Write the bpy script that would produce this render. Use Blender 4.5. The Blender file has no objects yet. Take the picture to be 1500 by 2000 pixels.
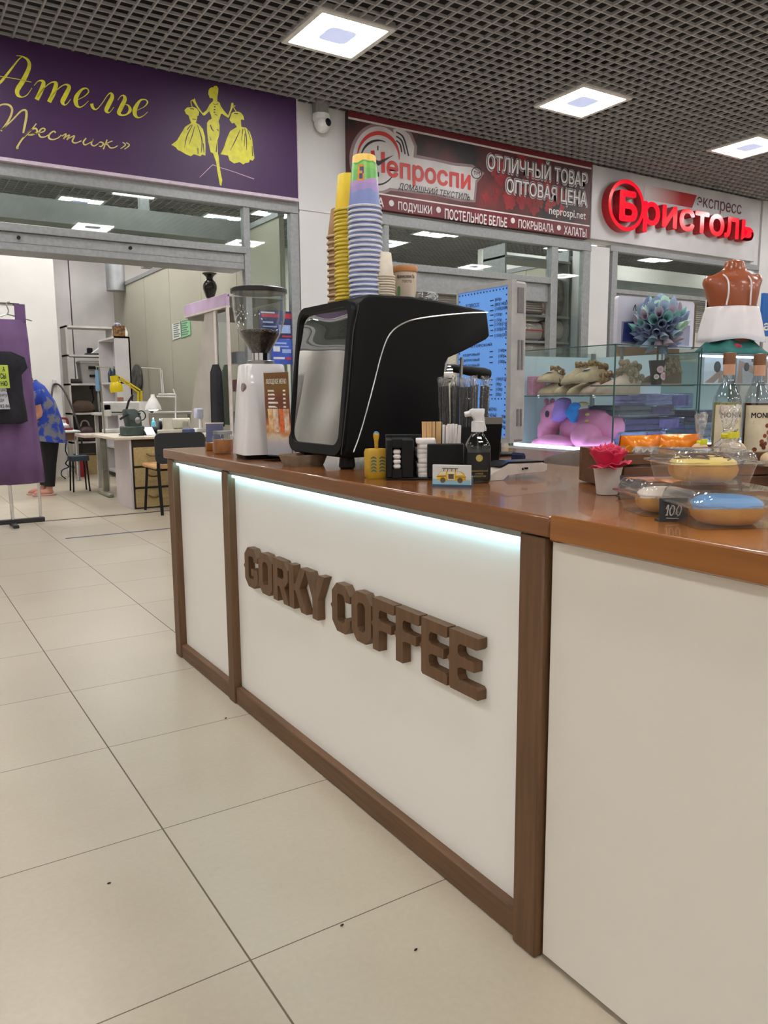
import bpy, bmesh, math, random
from mathutils import Vector, Matrix
S = bpy.context.scene
C = S.collection
rnd = random.Random(7)
sin, cos, pi, R = math.sin, math.cos, math.pi, math.radians

# ------------------------------------------------------------ camera (solved from the floor tiles)
F, YAW, PITCH, ROLL, EYE = 1538.58, 0.568403, -0.148051, -0.006649, 1.16424
fw = Vector((sin(YAW)*cos(PITCH), cos(YAW)*cos(PITCH), sin(PITCH)))
r0 = Vector((cos(YAW), -sin(YAW), 0)); u0 = r0.cross(fw)
rt = cos(ROLL)*r0 + sin(ROLL)*u0; up = -sin(ROLL)*r0 + cos(ROLL)*u0
cd = bpy.data.cameras.new('camera'); cam = bpy.data.objects.new('camera', cd); C.objects.link(cam)
cd.sensor_width = 36; cd.lens = F/2000*36; cd.clip_start = 0.05; cd.clip_end = 200
cam.matrix_world = Matrix(((rt.x, up.x, -fw.x, 0), (rt.y, up.y, -fw.y, 0), (rt.z, up.z, -fw.z, EYE), (0, 0, 0, 1)))
S.camera = cam
# ------------------------------------------------------------ world, exposure, lamp strengths
w = bpy.data.worlds.new('world'); S.world = w; w.use_nodes = True
w.node_tree.nodes['Background'].inputs[0].default_value = (.8, .85, 1, 1)
w.node_tree.nodes['Background'].inputs[1].default_value = 0.02
S.view_settings.view_transform = 'Standard'; S.view_settings.look = 'None'
S.view_settings.gamma = 1; S.view_settings.use_curve_mapping = False
S.view_settings.exposure = 0.16
PANEL, PANEL_MID, SHOP_PANEL, LED = 34.0, 0.62, 30.0, 9.0


def at(x, y, X=None, Y=None, Z=None):
    """the place whose picture falls on (x, y) of the 1500 x 2000 photo, on one plane"""
    d = fw + (x-750)/F*rt - (y-1000)/F*up
    t = X/d.x if X is not None else Y/d.y if Y is not None else (Z-EYE)/d.z
    return Vector((0, 0, EYE)) + d*t


# ------------------------------------------------------------ materials
def lin(c):
    return tuple(((v/255)/12.92 if v/255 <= .04045 else ((v/255+.055)/1.055)**2.4) for v in c[:3]) + (1,)


MATS = {}


def M(name, rgb=(128, 128, 128), rough=.5, metal=0., noise=None, rgb2=None, emis=0, spec=.5, stretch=(1, 1, 1), bump=0, coat=0, detail=4, sharp=None, sss=0):
    if name in MATS: return MATS[name]
    m = bpy.data.materials.new(name); m.use_nodes = True; MATS[name] = m
    nt = m.node_tree; p = nt.nodes['Principled BSDF']
    p.inputs['Base Color'].default_value = lin(rgb); p.inputs['Roughness'].default_value = rough
    p.inputs['Metallic'].default_value = metal; p.inputs['Specular IOR Level'].default_value = spec
    p.inputs['Coat Weight'].default_value = coat
    m.diffuse_color = lin(rgb)
    if emis:
        p.inputs['Emission Color'].default_value = lin(rgb); p.inputs['Emission Strength'].default_value = emis
    if noise or rgb2:
        tc = nt.nodes.new('ShaderNodeTexCoord'); mp = nt.nodes.new('ShaderNodeMapping'); nz = nt.nodes.new('ShaderNodeTexNoise')
        mp.inputs['Scale'].default_value = stretch; nz.inputs['Scale'].default_value = noise or 5; nz.inputs['Detail'].default_value = detail
        nt.links.new(tc.outputs['Object'], mp.inputs['Vector']); nt.links.new(mp.outputs['Vector'], nz.inputs['Vector'])
        cr = nt.nodes.new('ShaderNodeValToRGB'); a, b = sharp or (.3, .7)
        cr.color_ramp.elements[0].position = a; cr.color_ramp.elements[1].position = b
        cr.color_ramp.elements[0].color = lin(rgb); cr.color_ramp.elements[1].color = lin(rgb2 or tuple(v*.9 for v in rgb))
        nt.links.new(nz.outputs['Fac'], cr.inputs['Fac']); nt.links.new(cr.outputs['Color'], p.inputs['Base Color'])
        if emis: nt.links.new(cr.outputs['Color'], p.inputs['Emission Color'])
        if bump:
            bp = nt.nodes.new('ShaderNodeBump'); bp.inputs['Strength'].default_value = bump; bp.inputs['Distance'].default_value = .01
            nt.links.new(nz.outputs['Fac'], bp.inputs['Height']); nt.links.new(bp.outputs['Normal'], p.inputs['Normal'])
    return m


def GL(name, tint=(245, 250, 250), base=.04, rough=.02, gain=.9, bumpy=0, haze=0):
    """a thin clear sheet: see-through, mirroring more at grazing angles"""
    if name in MATS: return MATS[name]
    m = bpy.data.materials.new(name); m.use_nodes = True; MATS[name] = m
    nt = m.node_tree; nt.nodes.remove(nt.nodes['Principled BSDF']); o = nt.nodes['Material Output']
    t = nt.nodes.new('ShaderNodeBsdfTransparent'); g = nt.nodes.new('ShaderNodeBsdfGlossy'); mx = nt.nodes.new('ShaderNodeMixShader')
    t.inputs[0].default_value = lin(tint); g.inputs['Roughness'].default_value = rough
    lw = nt.nodes.new('ShaderNodeLayerWeight'); lw.inputs[0].default_value = .5
    pw = nt.nodes.new('ShaderNodeMath'); pw.operation = 'POWER'; pw.inputs[1].default_value = 4
    ml = nt.nodes.new('ShaderNodeMath'); ml.operation = 'MULTIPLY_ADD'; ml.inputs[1].default_value = gain; ml.inputs[2].default_value = base; ml.use_clamp = True
    nt.links.new(lw.outputs['Facing'], pw.inputs[0]); nt.links.new(pw.outputs[0], ml.inputs[0]); nt.links.new(ml.outputs[0], mx.inputs[0])
    nt.links.new(t.outputs[0], mx.inputs[1]); nt.links.new(g.outputs[0], mx.inputs[2]); nt.links.new(mx.outputs[0], o.inputs[0])
    if haze:
        df = nt.nodes.new('ShaderNodeBsdfDiffuse'); df.inputs[0].default_value = (.85, .85, .85, 1); m2 = nt.nodes.new('ShaderNodeMixShader'); m2.inputs[0].default_value = haze
        nt.links.new(t.outputs[0], m2.inputs[1]); nt.links.new(df.outputs[0], m2.inputs[2]); nt.links.new(m2.outputs[0], mx.inputs[1])
    if bumpy:
        nz = nt.nodes.new('ShaderNodeTexNoise'); nz.inputs['Scale'].default_value = bumpy
        tc = nt.nodes.new('ShaderNodeTexCoord'); nt.links.new(tc.outputs['Object'], nz.inputs['Vector'])
        bp = nt.nodes.new('ShaderNodeBump'); bp.inputs['Strength'].default_value = 1; bp.inputs['Distance'].default_value = .02
        nt.links.new(nz.outputs['Fac'], bp.inputs['Height'])
        for n in (g, lw): nt.links.new(bp.outputs['Normal'], n.inputs['Normal'])
    return m


# ------------------------------------------------------------ mesh builder
class MB:
    def __init__(s, T=None):
        s.v, s.f, s.m, s.T = [], [], [], T

    def add(s, vs, fs, mi=0):
        o = len(s.v)
        for v in vs:
            v = Vector(v); s.v.append(tuple(s.T @ v if s.T is not None else v))
        s.f += [[i+o for i in f] for f in fs]; s.m += [mi]*len(fs); return s

    def box(s, x0, y0, z0, x1, y1, z1, b=0, mi=0):
        x0, x1 = min(x0, x1), max(x0, x1); y0, y1 = min(y0, y1), max(y0, y1); z0, z1 = min(z0, z1), max(z0, z1)
        if not b:
            v = [(x, y, z) for x in (x0, x1) for y in (y0, y1) for z in (z0, z1)]
            return s.add(v, [(0, 1, 3, 2), (4, 6, 7, 5), (0, 4, 5, 1), (2, 3, 7, 6), (0, 2, 6, 4), (1, 5, 7, 3)], mi)
        lo, hi = (x0, y0, z0), (x1, y1, z1); b = min(b, *[(hi[i]-lo[i])*.49 for i in range(3)])
        vs, idx = [], {}
        for cx in (0, 1):
            for cy in (0, 1):
                for cz in (0, 1):
                    c = (cx, cy, cz)
                    for a in range(3):
                        idx[c, a] = len(vs)
                        vs.append(tuple((hi[i] if c[i] else lo[i]) if i == a else (hi[i]-b if c[i] else lo[i]+b) for i in range(3)))
        fs = []
        for a in range(3):
            o1, o2 = (a+1) % 3, (a+2) % 3
            for sd in (0, 1):
                q = []
                for p, r in ((0, 0), (1, 0), (1, 1), (0, 1)):
                    c = [0]*3; c[a] = sd; c[o1] = p; c[o2] = r; q.append(idx[tuple(c), a])
                fs.append(q)
            for p in (0, 1):
                for r in (0, 1):
                    c0 = [0]*3; c0[a] = 0; c0[o1] = p; c0[o2] = r; c1 = list(c0); c1[a] = 1
                    fs.append([idx[tuple(c0), o1], idx[tuple(c1), o1], idx[tuple(c1), o2], idx[tuple(c0), o2]])
        for cx in (0, 1):
            for cy in (0, 1):
                for cz in (0, 1): fs.append([idx[(cx, cy, cz), a] for a in range(3)])
        return s.add(vs, fs, mi)

    def tube(s, pts, r=.01, seg=8, closed=False, mi=0, flat=1.0):
        pts = [Vector(p) for p in pts]; n = len(pts)
        rs = r if isinstance(r, (list, tuple)) else [r]*n
        vs, fs = [], []; t0 = (pts[1]-pts[0]).normalized()
        nrm = t0.orthogonal().normalized() if abs(t0.z) > .95 else t0.cross(Vector((0, 0, 1))).normalized()
        for i, p in enumerate(pts):
            a = pts[i-1] if i or closed else p; b = pts[(i+1) % n] if i < n-1 or closed else p
            t = (b-a).normalized() if (b-a).length > 1e-9 else t0
            nrm = (nrm - t*nrm.dot(t)).normalized(); bn = t.cross(nrm)
            for k in range(seg):
                q = 2*pi*k/seg; vs.append(p + nrm*cos(q)*rs[i] + bn*sin(q)*rs[i]*flat)
        for i in range(n if closed else n-1):
            for k in range(seg):
                j = (i+1) % n; fs.append((i*seg+k, i*seg+(k+1) % seg, j*seg+(k+1) % seg, j*seg+k))
        if not closed: fs += [list(range(seg)), list(range((n-1)*seg, n*seg))]
        return s.add(vs, fs, mi)

    def lathe(s, prof, c=(0, 0, 0), seg=24, mi=0, sx=1, sy=1, cap=True, mis=None, jit=0):
        vs, fs, ms = [], [], []
        for r, z in prof:
            for k in range(seg):
                q = 2*pi*k/seg; rr = r*(1+jit*(((k*7919) % 13)/6-1))
                vs.append((c[0]+rr*cos(q)*sx, c[1]+rr*sin(q)*sy, c[2]+z))
        for i in range(len(prof)-1):
            for k in range(seg):
                fs.append((i*seg+k, i*seg+(k+1) % seg, (i+1)*seg+(k+1) % seg, (i+1)*seg+k)); ms.append(mis[i] if mis else mi)
        if cap:
            if prof[0][0] > 1e-6: fs.append(list(range(seg))); ms.append(mis[0] if mis else mi)
            if prof[-1][0] > 1e-6: fs.append(list(range((len(prof)-1)*seg, len(prof)*seg))); ms.append(mis[-1] if mis else mi)
        o = len(s.m); s.add(vs, fs, 0); s.m[o:] = ms
        return s

    def loft(s, rings, mi=0, cap=True, closed=True):
        n = len(rings[0]); vs = [v for r in rings for v in r]; fs = []
        for i in range(len(rings)-1):
            for k in range(n if closed else n-1):
                fs.append((i*n+k, i*n+(k+1) % n, (i+1)*n+(k+1) % n, (i+1)*n+k))
        if cap: fs += [list(range(n)), list(range((len(rings)-1)*n, len(rings)*n))]
        return s.add(vs, fs, mi)

    def prism(s, poly, mp, w0, w1, mi=0):
        n = len(poly); vs = [mp(a, b, w0) for a, b in poly] + [mp(a, b, w1) for a, b in poly]
        return s.add(vs, [list(range(n)), list(range(n, 2*n))] + [(i, (i+1) % n, n+(i+1) % n, n+i) for i in range(n)], mi)

    def ringprism(s, out, inn, mp, w0, w1, mi=0):
        n = len(out); vs = [mp(a, b, w) for w in (w0, w1) for q in (out, inn) for a, b in q]; fs = []
        for i in range(n):
            j = (i+1) % n
            fs += [(i, j, n+j, n+i), (2*n+i, 2*n+j, 3*n+j, 3*n+i), (i, j, 2*n+j, 2*n+i), (n+i, n+j, 3*n+j, 3*n+i)]
        return s.add(vs, fs, mi)

    def ell(s, c, r, seg=16, rings=10, mi=0, T=None):
        vs, fs = [], []
        for i in range(rings+1):
            a = pi*i/rings
            for k in range(seg):
                q = 2*pi*k/seg; v = Vector((r[0]*sin(a)*cos(q), r[1]*sin(a)*sin(q), -r[2]*cos(a)))
                vs.append((T @ v if T is not None else v) + Vector(c))
        for i in range(rings):
            for k in range(seg): fs.append((i*seg+k, i*seg+(k+1) % seg, (i+1)*seg+(k+1) % seg, (i+1)*seg+k))
        return s.add(vs, fs, mi)

    def stroke(s, pts, mp, w=0, sub=6, mi=0):
        """a flat pen stroke through (x, y, width) points"""
        P = smooth(pts, sub); L, Rr = [], []
        for i, p in enumerate(P):
            a, b = P[max(i-1, 0)], P[min(i+1, len(P)-1)]; dx, dy = b[0]-a[0], b[1]-a[1]; l = math.hypot(dx, dy) or 1
            nx, ny = -dy/l*p[2]/2, dx/l*p[2]/2; L.append((p[0]+nx, p[1]+ny)); Rr.append((p[0]-nx, p[1]-ny))
        vs = [mp(a, b, w) for a, b in L] + [mp(a, b, w) for a, b in Rr]; n = len(P)
        return s.add(vs, [(i, i+1, n+i+1, n+i) for i in range(n-1)], mi)

    def build(s, name, mats, parent=None, sub=0, sharp=.7, clean=True):
        me = bpy.data.meshes.new(name); me.from_pydata(s.v, [], s.f)
        for m in (mats if isinstance(mats, (list, tuple)) else [mats]): me.materials.append(m)
        me.polygons.foreach_set('material_index', s.m)
        bm = bmesh.new(); bm.from_mesh(me)
        if clean: bmesh.ops.remove_doubles(bm, verts=bm.verts, dist=1e-6)
        bmesh.ops.recalc_face_normals(bm, faces=bm.faces); bm.to_mesh(me); bm.free()
        me.polygons.foreach_set('use_smooth', [True]*len(me.polygons)); me.set_sharp_from_angle(angle=sharp)
        o = bpy.data.objects.new(name, me); C.objects.link(o); o.parent = parent
        if sub:
            d = o.modifiers.new('soft', 'SUBSURF'); d.levels = d.render_levels = sub
        return o


def smooth(pts, sub=6, closed=False):
    n = len(pts); out = []
    if n < 3 and not closed:
        return [tuple(a+(b-a)*k/sub for a, b in zip(pts[0], pts[1])) for k in range(sub+1)]
    for i in range(n if closed else n-1):
        p = [pts[(i+k) % n] if closed else pts[min(max(i+k, 0), n-1)] for k in (-1, 0, 1, 2)]
        for k in range(sub):
            t = k/sub; out.append(tuple(.5*(2*b+(c-a)*t+(2*a-5*b+4*c-d)*t*t+(3*b-a-3*c+d)*t**3) for a, b, c, d in zip(*p)))
    if not closed: out.append(tuple(pts[-1]))
    return out


def rrect(x0, y0, x1, y1, r, n=5):
    out = []
    for cx, cy, a in ((x1-r, y1-r, 0), (x0+r, y1-r, 90), (x0+r, y0+r, 180), (x1-r, y0+r, 270)):
        for k in range(n+1): out.append((cx+r*cos(R(a+90*k/n)), cy+r*sin(R(a+90*k/n))))
    return out


def tag(o, label=None, cat=None, group=None, kind=None):
    for k, v in (('label', label), ('category', cat), ('group', group), ('kind', kind)):
        if v: o[k] = v
    return o


def thing(name, label, cat, loc=(0, 0, 0), rz=0, group=None):
    o = bpy.data.objects.new(name, None); C.objects.link(o); o.empty_display_size = .05
    o.location = loc; o.rotation_euler = (0, 0, rz)
    return tag(o, label, cat, group)


def struct(o, parent=None):
    o['kind'] = 'structure'; return o


def dup(o, label=None, group=None, loc=None, rz=None):
    def cp(a, par):
        b = a.copy(); C.objects.link(b); b.parent = par
        for ch in KIDS.get(a.name, [c for c in a.children]): cp(ch, b)
        return b
    n = cp(o, o.parent); tag(n, label, None, group)
    if loc is not None: n.location = loc
    if rz is not None: n.rotation_euler = (0, 0, rz)
    return n


KIDS = {}
ORD = ['topmost', 'second', 'third', 'fourth', 'fifth', 'sixth', 'seventh', 'eighth', 'ninth', 'tenth', 'eleventh', 'twelfth', 'thirteenth', 'fourteenth', 'fifteenth', 'sixteenth', 'seventeenth', 'eighteenth', 'nineteenth', 'twentieth', 'twenty-first', 'twenty-second', 'twenty-third', 'twenty-fourth', 'twenty-fifth', 'twenty-sixth', 'twenty-seventh', 'twenty-eighth', 'twenty-ninth', 'thirtieth']


def text(body, rect, mp, name, mat, parent=None, bold=0, w0=0, w1=0, shear=0, back=None, res=3):
    """real lettering filling rect (u0, v0, u1, v1) of the sheet mp(u, v, w)"""
    c = bpy.data.curves.new('lettering', 'FONT'); c.body = body; c.offset = min(bold, 0); c.shear = shear; c.resolution_u = res
    c.align_x = 'CENTER'
    if w1 != w0: c.extrude = .5
    o = bpy.data.objects.new('lettering', c); C.objects.link(o)
    me = bpy.data.meshes.new_from_object(o.evaluated_get(bpy.context.evaluated_depsgraph_get()))
    bpy.data.objects.remove(o); bpy.data.curves.remove(c)
    if bold > 0:                                         # thicker strokes: the word struck several times around itself
        bm = bmesh.new(); n = 8
        for k in range(n+1):
            m2 = me.copy(); dx, dy = (bold*cos(2*pi*k/n), bold*sin(2*pi*k/n)) if k < n else (0, 0)
            for v in m2.vertices: v.co.x += dx; v.co.y += dy; v.co.z += (k*7e-5 if w1 == w0 or v.co.z > 0 else -k*7e-5)
            bm.from_mesh(m2); bpy.data.meshes.remove(m2)
        bm.to_mesh(me); bm.free()
    xs = [v.co.x for v in me.vertices]; ys = [v.co.y for v in me.vertices]
    a0, a1, b0, b1 = min(xs), max(xs), min(ys), max(ys)
    for v in me.vertices:
        u = rect[0]+(v.co.x-a0)/(a1-a0)*(rect[2]-rect[0]); t = rect[1]+(v.co.y-b0)/(b1-b0)*(rect[3]-rect[1])
        v.co = mp(u, t, w1+v.co.z if w1 == w0 else (w1+v.co.z-.5 if v.co.z > 0 else w0))
    me.materials.clear(); me.materials.append(mat)
    bm = bmesh.new(); bm.from_mesh(me); bmesh.ops.remove_doubles(bm, verts=bm.verts, dist=1e-7); bmesh.ops.recalc_face_normals(bm, faces=bm.faces); bm.to_mesh(me); bm.free()
    o = bpy.data.objects.new(name, me); C.objects.link(o); o.parent = parent
    return o


def shift(o, off):
    """seat a mesh that was laid out in world places under a thing standing at off"""
    o.data.transform(Matrix.Translation(-Vector(off))); return o


# sheets: wall facing the camera side (u along X, v up); counter front (u along -Y); table-top
def onY(y): return lambda u, v, w=0: Vector((u, y-w, v))
def onX(x): return lambda u, v, w=0: Vector((x-w, -u, v))
def onZ(z): return lambda u, v, w=0: Vector((u, v, z+w))


# shared materials
WHITE = M('white_paint', (222, 219, 215), .6, noise=3, rgb2=(216, 213, 209))
ALU = M('grey_aluminium_frame', (150, 152, 154), .45, .3, noise=30)
CHROME = M('chrome', (225, 225, 225), .12, 1, noise=8, rgb2=(215, 215, 218))
STEEL = M('brushed_steel', (170, 170, 168), .35, 1, noise=40, stretch=(1, 1, 20))
BLACK = M('black_plastic', (12, 12, 13), .42, noise=20, rgb2=(15, 15, 16), spec=.2)
BLACKM = M('matte_black_metal', (10, 10, 11), .5, noise=60, rgb2=(13, 13, 14), spec=.3)
GLASS = GL('window_glass', (236, 242, 240), .05)
CLEAR = GL('clear_plastic', (251, 252, 252), .05, .04)
FILM = GL('crinkled_film', (248, 248, 248), .12, .08, 1, bumpy=45, haze=.16)
CREAM = M('cream_print', (240, 236, 225), .6, noise=20)
INK = M('black_ink', (18, 18, 20), .6, noise=30)


def seat(root, loc):
    """stand a thing whose parts were laid out in world places at its own base"""
    T = Matrix.Translation(-Vector(loc))
    def go(o):
        if o.type == 'MESH': o.data.transform(T)
        for c in o.children: go(c)
    if root.type == 'MESH': root.data.transform(T)
    for c in root.children: go(c)
    root.location = loc
    return root


D = 7.92          # the shop fronts
H = 4.21          # the open-cell ceiling
PITCHC = 0.1235   # one cell
LX, LY = 3.607, 6.335
XL, XR, YN, YF = -7.0, 19.0, -7.0, 16.6

# ------------------------------------------------------------ floor
def floor_material():
    m = bpy.data.materials.new('beige_floor_tiles'); m.use_nodes = True; nt = m.node_tree; p = nt.nodes['Principled BSDF']; L = nt.links.new
    tc = nt.nodes.new('ShaderNodeTexCoord'); sp = nt.nodes.new('ShaderNodeSeparateXYZ'); L(tc.outputs['Object'], sp.inputs[0])
    def mt(op, a, b=None, c=None):
        n = nt.nodes.new('ShaderNodeMath'); n.operation = op
        for i, v in enumerate((a, b, c)):
            if v is None: continue
            if isinstance(v, (int, float)): n.inputs[i].default_value = v
            else: L(v, n.inputs[i])
        return n.outputs[0]
    ds, cells = [], []
    for ax, off in ((0, .5603), (1, 1.4056)):
        q = mt('DIVIDE', mt('SUBTRACT', sp.outputs[ax], off), .6)
        fr = mt('FRACT', q); cells.append(mt('FLOOR', q))
        ds.append(mt('MULTIPLY', mt('MINIMUM', fr, mt('SUBTRACT', 1, fr)), .6))
    gx = mt('LESS_THAN', ds[0], .0022); gy = mt('LESS_THAN', ds[1], .0015)
    g = mt('MAXIMUM', gx, gy)
    cb = nt.nodes.new('ShaderNodeCombineXYZ'); L(cells[0], cb.inputs[0]); L(cells[1], cb.inputs[1])
    wn = nt.nodes.new('ShaderNodeTexWhiteNoise'); L(cb.outputs[0], wn.inputs['Vector'])
    n1 = nt.nodes.new('ShaderNodeTexNoise'); n1.inputs['Scale'].default_value = 2.2; n1.inputs['Detail'].default_value = 6; L(tc.outputs['Object'], n1.inputs['Vector'])
    n2 = nt.nodes.new('ShaderNodeTexNoise'); n2.inputs['Scale'].default_value = 70; n2.inputs['Detail'].default_value = 3; L(tc.outputs['Object'], n2.inputs['Vector'])
    f = mt('ADD', mt('MULTIPLY', n1.outputs['Fac'], .6), mt('ADD', mt('MULTIPLY', n2.outputs['Fac'], .3), mt('MULTIPLY', wn.outputs['Value'], .12)))
    cr = nt.nodes.new('ShaderNodeValToRGB'); cr.color_ramp.elements[0].position = .25; cr.color_ramp.elements[1].position = .8
    cr.color_ramp.elements[0].color = lin((170, 158, 138)); cr.color_ramp.elements[1].color = lin((188, 177, 158)); L(f, cr.inputs['Fac'])
    mx = nt.nodes.new('ShaderNodeMix'); mx.data_type = 'RGBA'; L(g, mx.inputs[0]); L(cr.outputs['Color'], mx.inputs[6]); mx.inputs[7].default_value = lin((96, 84, 66))
    L(mx.outputs[2], p.inputs['Base Color'])
    L(mt('ADD', mt('MULTIPLY', g, .4), mt('ADD', .27, mt('MULTIPLY', n1.outputs['Fac'], .12))), p.inputs['Roughness'])
    p.inputs['Specular IOR Level'].default_value = .5
    return m


struct(MB().box(XL, YN, -.1, XR, YF, 0).build('floor', floor_material()))
struct(MB().box(XL, D-.01, .0005, 3.36, D+.012, .004).build('trim_1', M('dark_threshold', (62, 58, 54), .6, noise=20)))
tag(MB().box(1.235, 6.827, .0005, 2.5, 6.853, .002).build('floor_tape', M('blue_tape', (52, 62, 108), .6, noise=30, rgb2=(44, 54, 100))), 'strip of dark blue tape stuck across the floor tiles before the tailor shop', 'tape')
rs = random.Random(3)
for i, (px, py) in enumerate([(213, 1727), (441, 1404), (812, 1857), (668, 1809)]):
    p = at(px, py, Z=0)
    tag(MB().ell((p.x, p.y, .003), (.005, .002, .0025), 6, 4).build('crumb', M('dark_crumb', (50, 40, 30), .8, noise=60)),
        ['dark crumb on the big floor tile in front of the first counter seam', 'dark crumb lying on the grout line near the counter foot', 'dark crumb on the floor tile under the counter corner post', 'dark crumb on the floor seam before the counter corner post'][i], 'crumb')

# ------------------------------------------------------------ ceiling: open cells, dark void above, square lights
CORR = [(LX+2.964*i, LY+2.964*j) for i in (-2, -1, 0, 1, 2, 3, 4) for j in (0, -1, -2, -3, -4)]
snap = lambda x, o: o+round((x-o)/PITCHC)*PITCHC
INT = [(snap(x, LX), snap(y, LY)) for x, y in [(3.04, 13.62), (5.308, 13.62), (0.5, 13.62), (3.3, 10.2), (.2, 10.2), (-3, 11.5), (9.33, 12.63), (9.033, 14.0), (10.55, 12.3), (6.6, 10.4), (12.6, 12.3), (12.6, 9.8), (15.6, 12.3), (15.6, 10), (1.2, 11.6), (3.0, 11.9), (6.0, 12.6), (10.2, 9.6), (-1.6, 9.6), (4.6, 11.6), (7.4, 12.2), (.5, 8.6), (2.6, 8.6), (5.6, 8.6), (7.3, 8.6), (9.6, 8.7), (11.2, 8.7)]]  # entries hidden from the camera are added lamps that brighten the shop interiors
LIGHTS = CORR+INT
hw = 3*PITCHC
def blades():
    b = MB(); t, h = .0066, .024
    def cut(a, lo, hi, ax):
        iv = [(lo, hi)]
        for L in LIGHTS:
            if abs(a-L[ax]) < hw-.01:
                c = L[1-ax]; nv = []
                for p, q in iv:
                    if c+hw <= p or c-hw >= q: nv.append((p, q))
                    else:
                        if c-hw > p: nv.append((p, c-hw))
                        if c+hw < q: nv.append((c+hw, q))
                iv = nv
        return iv
    x0 = LX+math.ceil((XL-LX)/PITCHC)*PITCHC; x = x0
    while x < XR:
        for p, q in cut(x, YN, YF, 0): b.box(x-t, p, H, x+t, q, H+h)
        x += PITCHC
    y = LY+math.ceil((YN-LY)/PITCHC)*PITCHC
    while y < YF:
        for p, q in cut(y, XL, XR, 1): b.box(p, y-t, H+.0005, q, y+t, H+h-.001)
        y += PITCHC
    return b
struct(blades().build('ceiling', M('grey_ceiling_blades', (172, 171, 173), .7, noise=2, rgb2=(164, 163, 165), spec=.15), clean=False))
struct(MB().box(XL, YN, H+.42, XR, YF, H+.5).build('ceiling_void', M('dark_void', (30, 28, 28), .9, noise=2, rgb2=(25, 24, 24))))
L_FR = M('white_light_frame', (232, 230, 228), .4, noise=10)
L_ON = M('lit_diffuser', (255, 253, 251), .5, emis=PANEL); L_MID = M('lit_diffuser_middle', (196, 205, 240), .5, emis=PANEL_MID)
L_SH = M('shop_lit_diffuser', (255, 253, 250), .5, emis=SHOP_PANEL)
def ceiling_light(onmat):
    t = thing('ceiling_light', '', 'light')
    a = hw-.008; mp = lambda u, v, w=0: Vector((u, v, w))
    MB().ringprism(rrect(-a, -a, a, a, .012, 3), rrect(-.315, -.315, .315, .315, .01, 3), mp, -.012, .05).build('frame', L_FR, t)
    d = MB().ringprism(rrect(-.315, -.315, .315, .315, .01, 3), rrect(-.135, -.135, .135, .135, .06, 3), mp, -.004, .02)
    d.build('diffuser', onmat, t)
    MB().prism(rrect(-.135, -.135, .135, .135, .06, 5), mp, -.0035, .02).build('diffuser_middle', L_MID, t)
    MB().box(-a+.01, -a+.01, .0215, a-.01, a-.01, .06).build('housing', M('grey_light_housing', (120, 120, 122), .6, noise=10), t)
    return t
c0, s0 = ceiling_light(L_ON), ceiling_light(L_SH)
names = {(0, 0): 'lit square ceiling light in front of the white column and camera', (1, 0): 'lit square ceiling light above the textile shop banner', (2, 0): 'lit square ceiling light nearest the big red glossy letters'}
first = {id(c0): True, id(s0): True}
def put(o, loc, label, group):
    if first[id(o)]: first[id(o)] = False; n = o
    else: n = dup(o)
    n.location = loc; n['label'] = label; n['group'] = group; return n
for x, y in CORR:
    i, j = round((x-LX)/2.964), round((y-LY)/2.964)
    put(c0, (x, y, H), names.get((i, j), 'lit square ceiling light over the corridor away from the shop signs'), 'corridor ceiling lights')
INTN = {0: 'lit square ceiling light inside the tailor shop over its middle', 1: 'lit square ceiling light inside the tailor shop by the glass post', 15: 'lit square ceiling light inside the tailor shop close under the purple banner', 16: 'lit square ceiling light seen through the tailor shop side glass', 20: 'lit square ceiling light of the textile shop behind the stacked cups', 6: 'lit square ceiling light inside the textile shop, nearest its middle', 7: 'lit square ceiling light inside the textile shop, deepest one', 8: 'lit square ceiling light inside the textile shop beside the olive partition', 10: 'lit square ceiling light seen through the narrow pane beside the white pier', 12: 'lit square ceiling light inside the shop beneath the red letters'}
for k, (x, y) in enumerate(INT): put(s0, (x, y, H), INTN.get(k, 'added square ceiling light brightening a shop, hidden behind its sign or wall'), 'shop ceiling lights')

# ------------------------------------------------------------ outer walls of the hall
struct(MB().box(XL-.1, D, 0, XL, YF, H+.5).box(-3.7, YN, 0, -3.6, D-.06, H-.005).build('wall_left', WHITE))  # unseen nearer slab, placed to bounce light onto the counter front
struct(MB().box(XR, YN, 0, XR+.1, YF, H+.5).build('wall_right', WHITE))
struct(MB().box(XL, YN-.1, 0, XR, YN, H+.5).build('wall_near', WHITE))
struct(MB().box(XL, YF, 0, XR, YF+.1, H+.5).build('wall_back', WHITE))
for k, (x0, x1, y0, y1) in enumerate([(-3.6, -3.585, -3, -1), (-3.6, -3.585, 3.2, 5)]):      # dark shop openings in the hall's far side
    struct(MB().box(x0, y0, 0, x0+.02, y1, 2.1).build('trim_%d' % (20+k), M('dark_opening', (70, 70, 74), .4, noise=4)))

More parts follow.
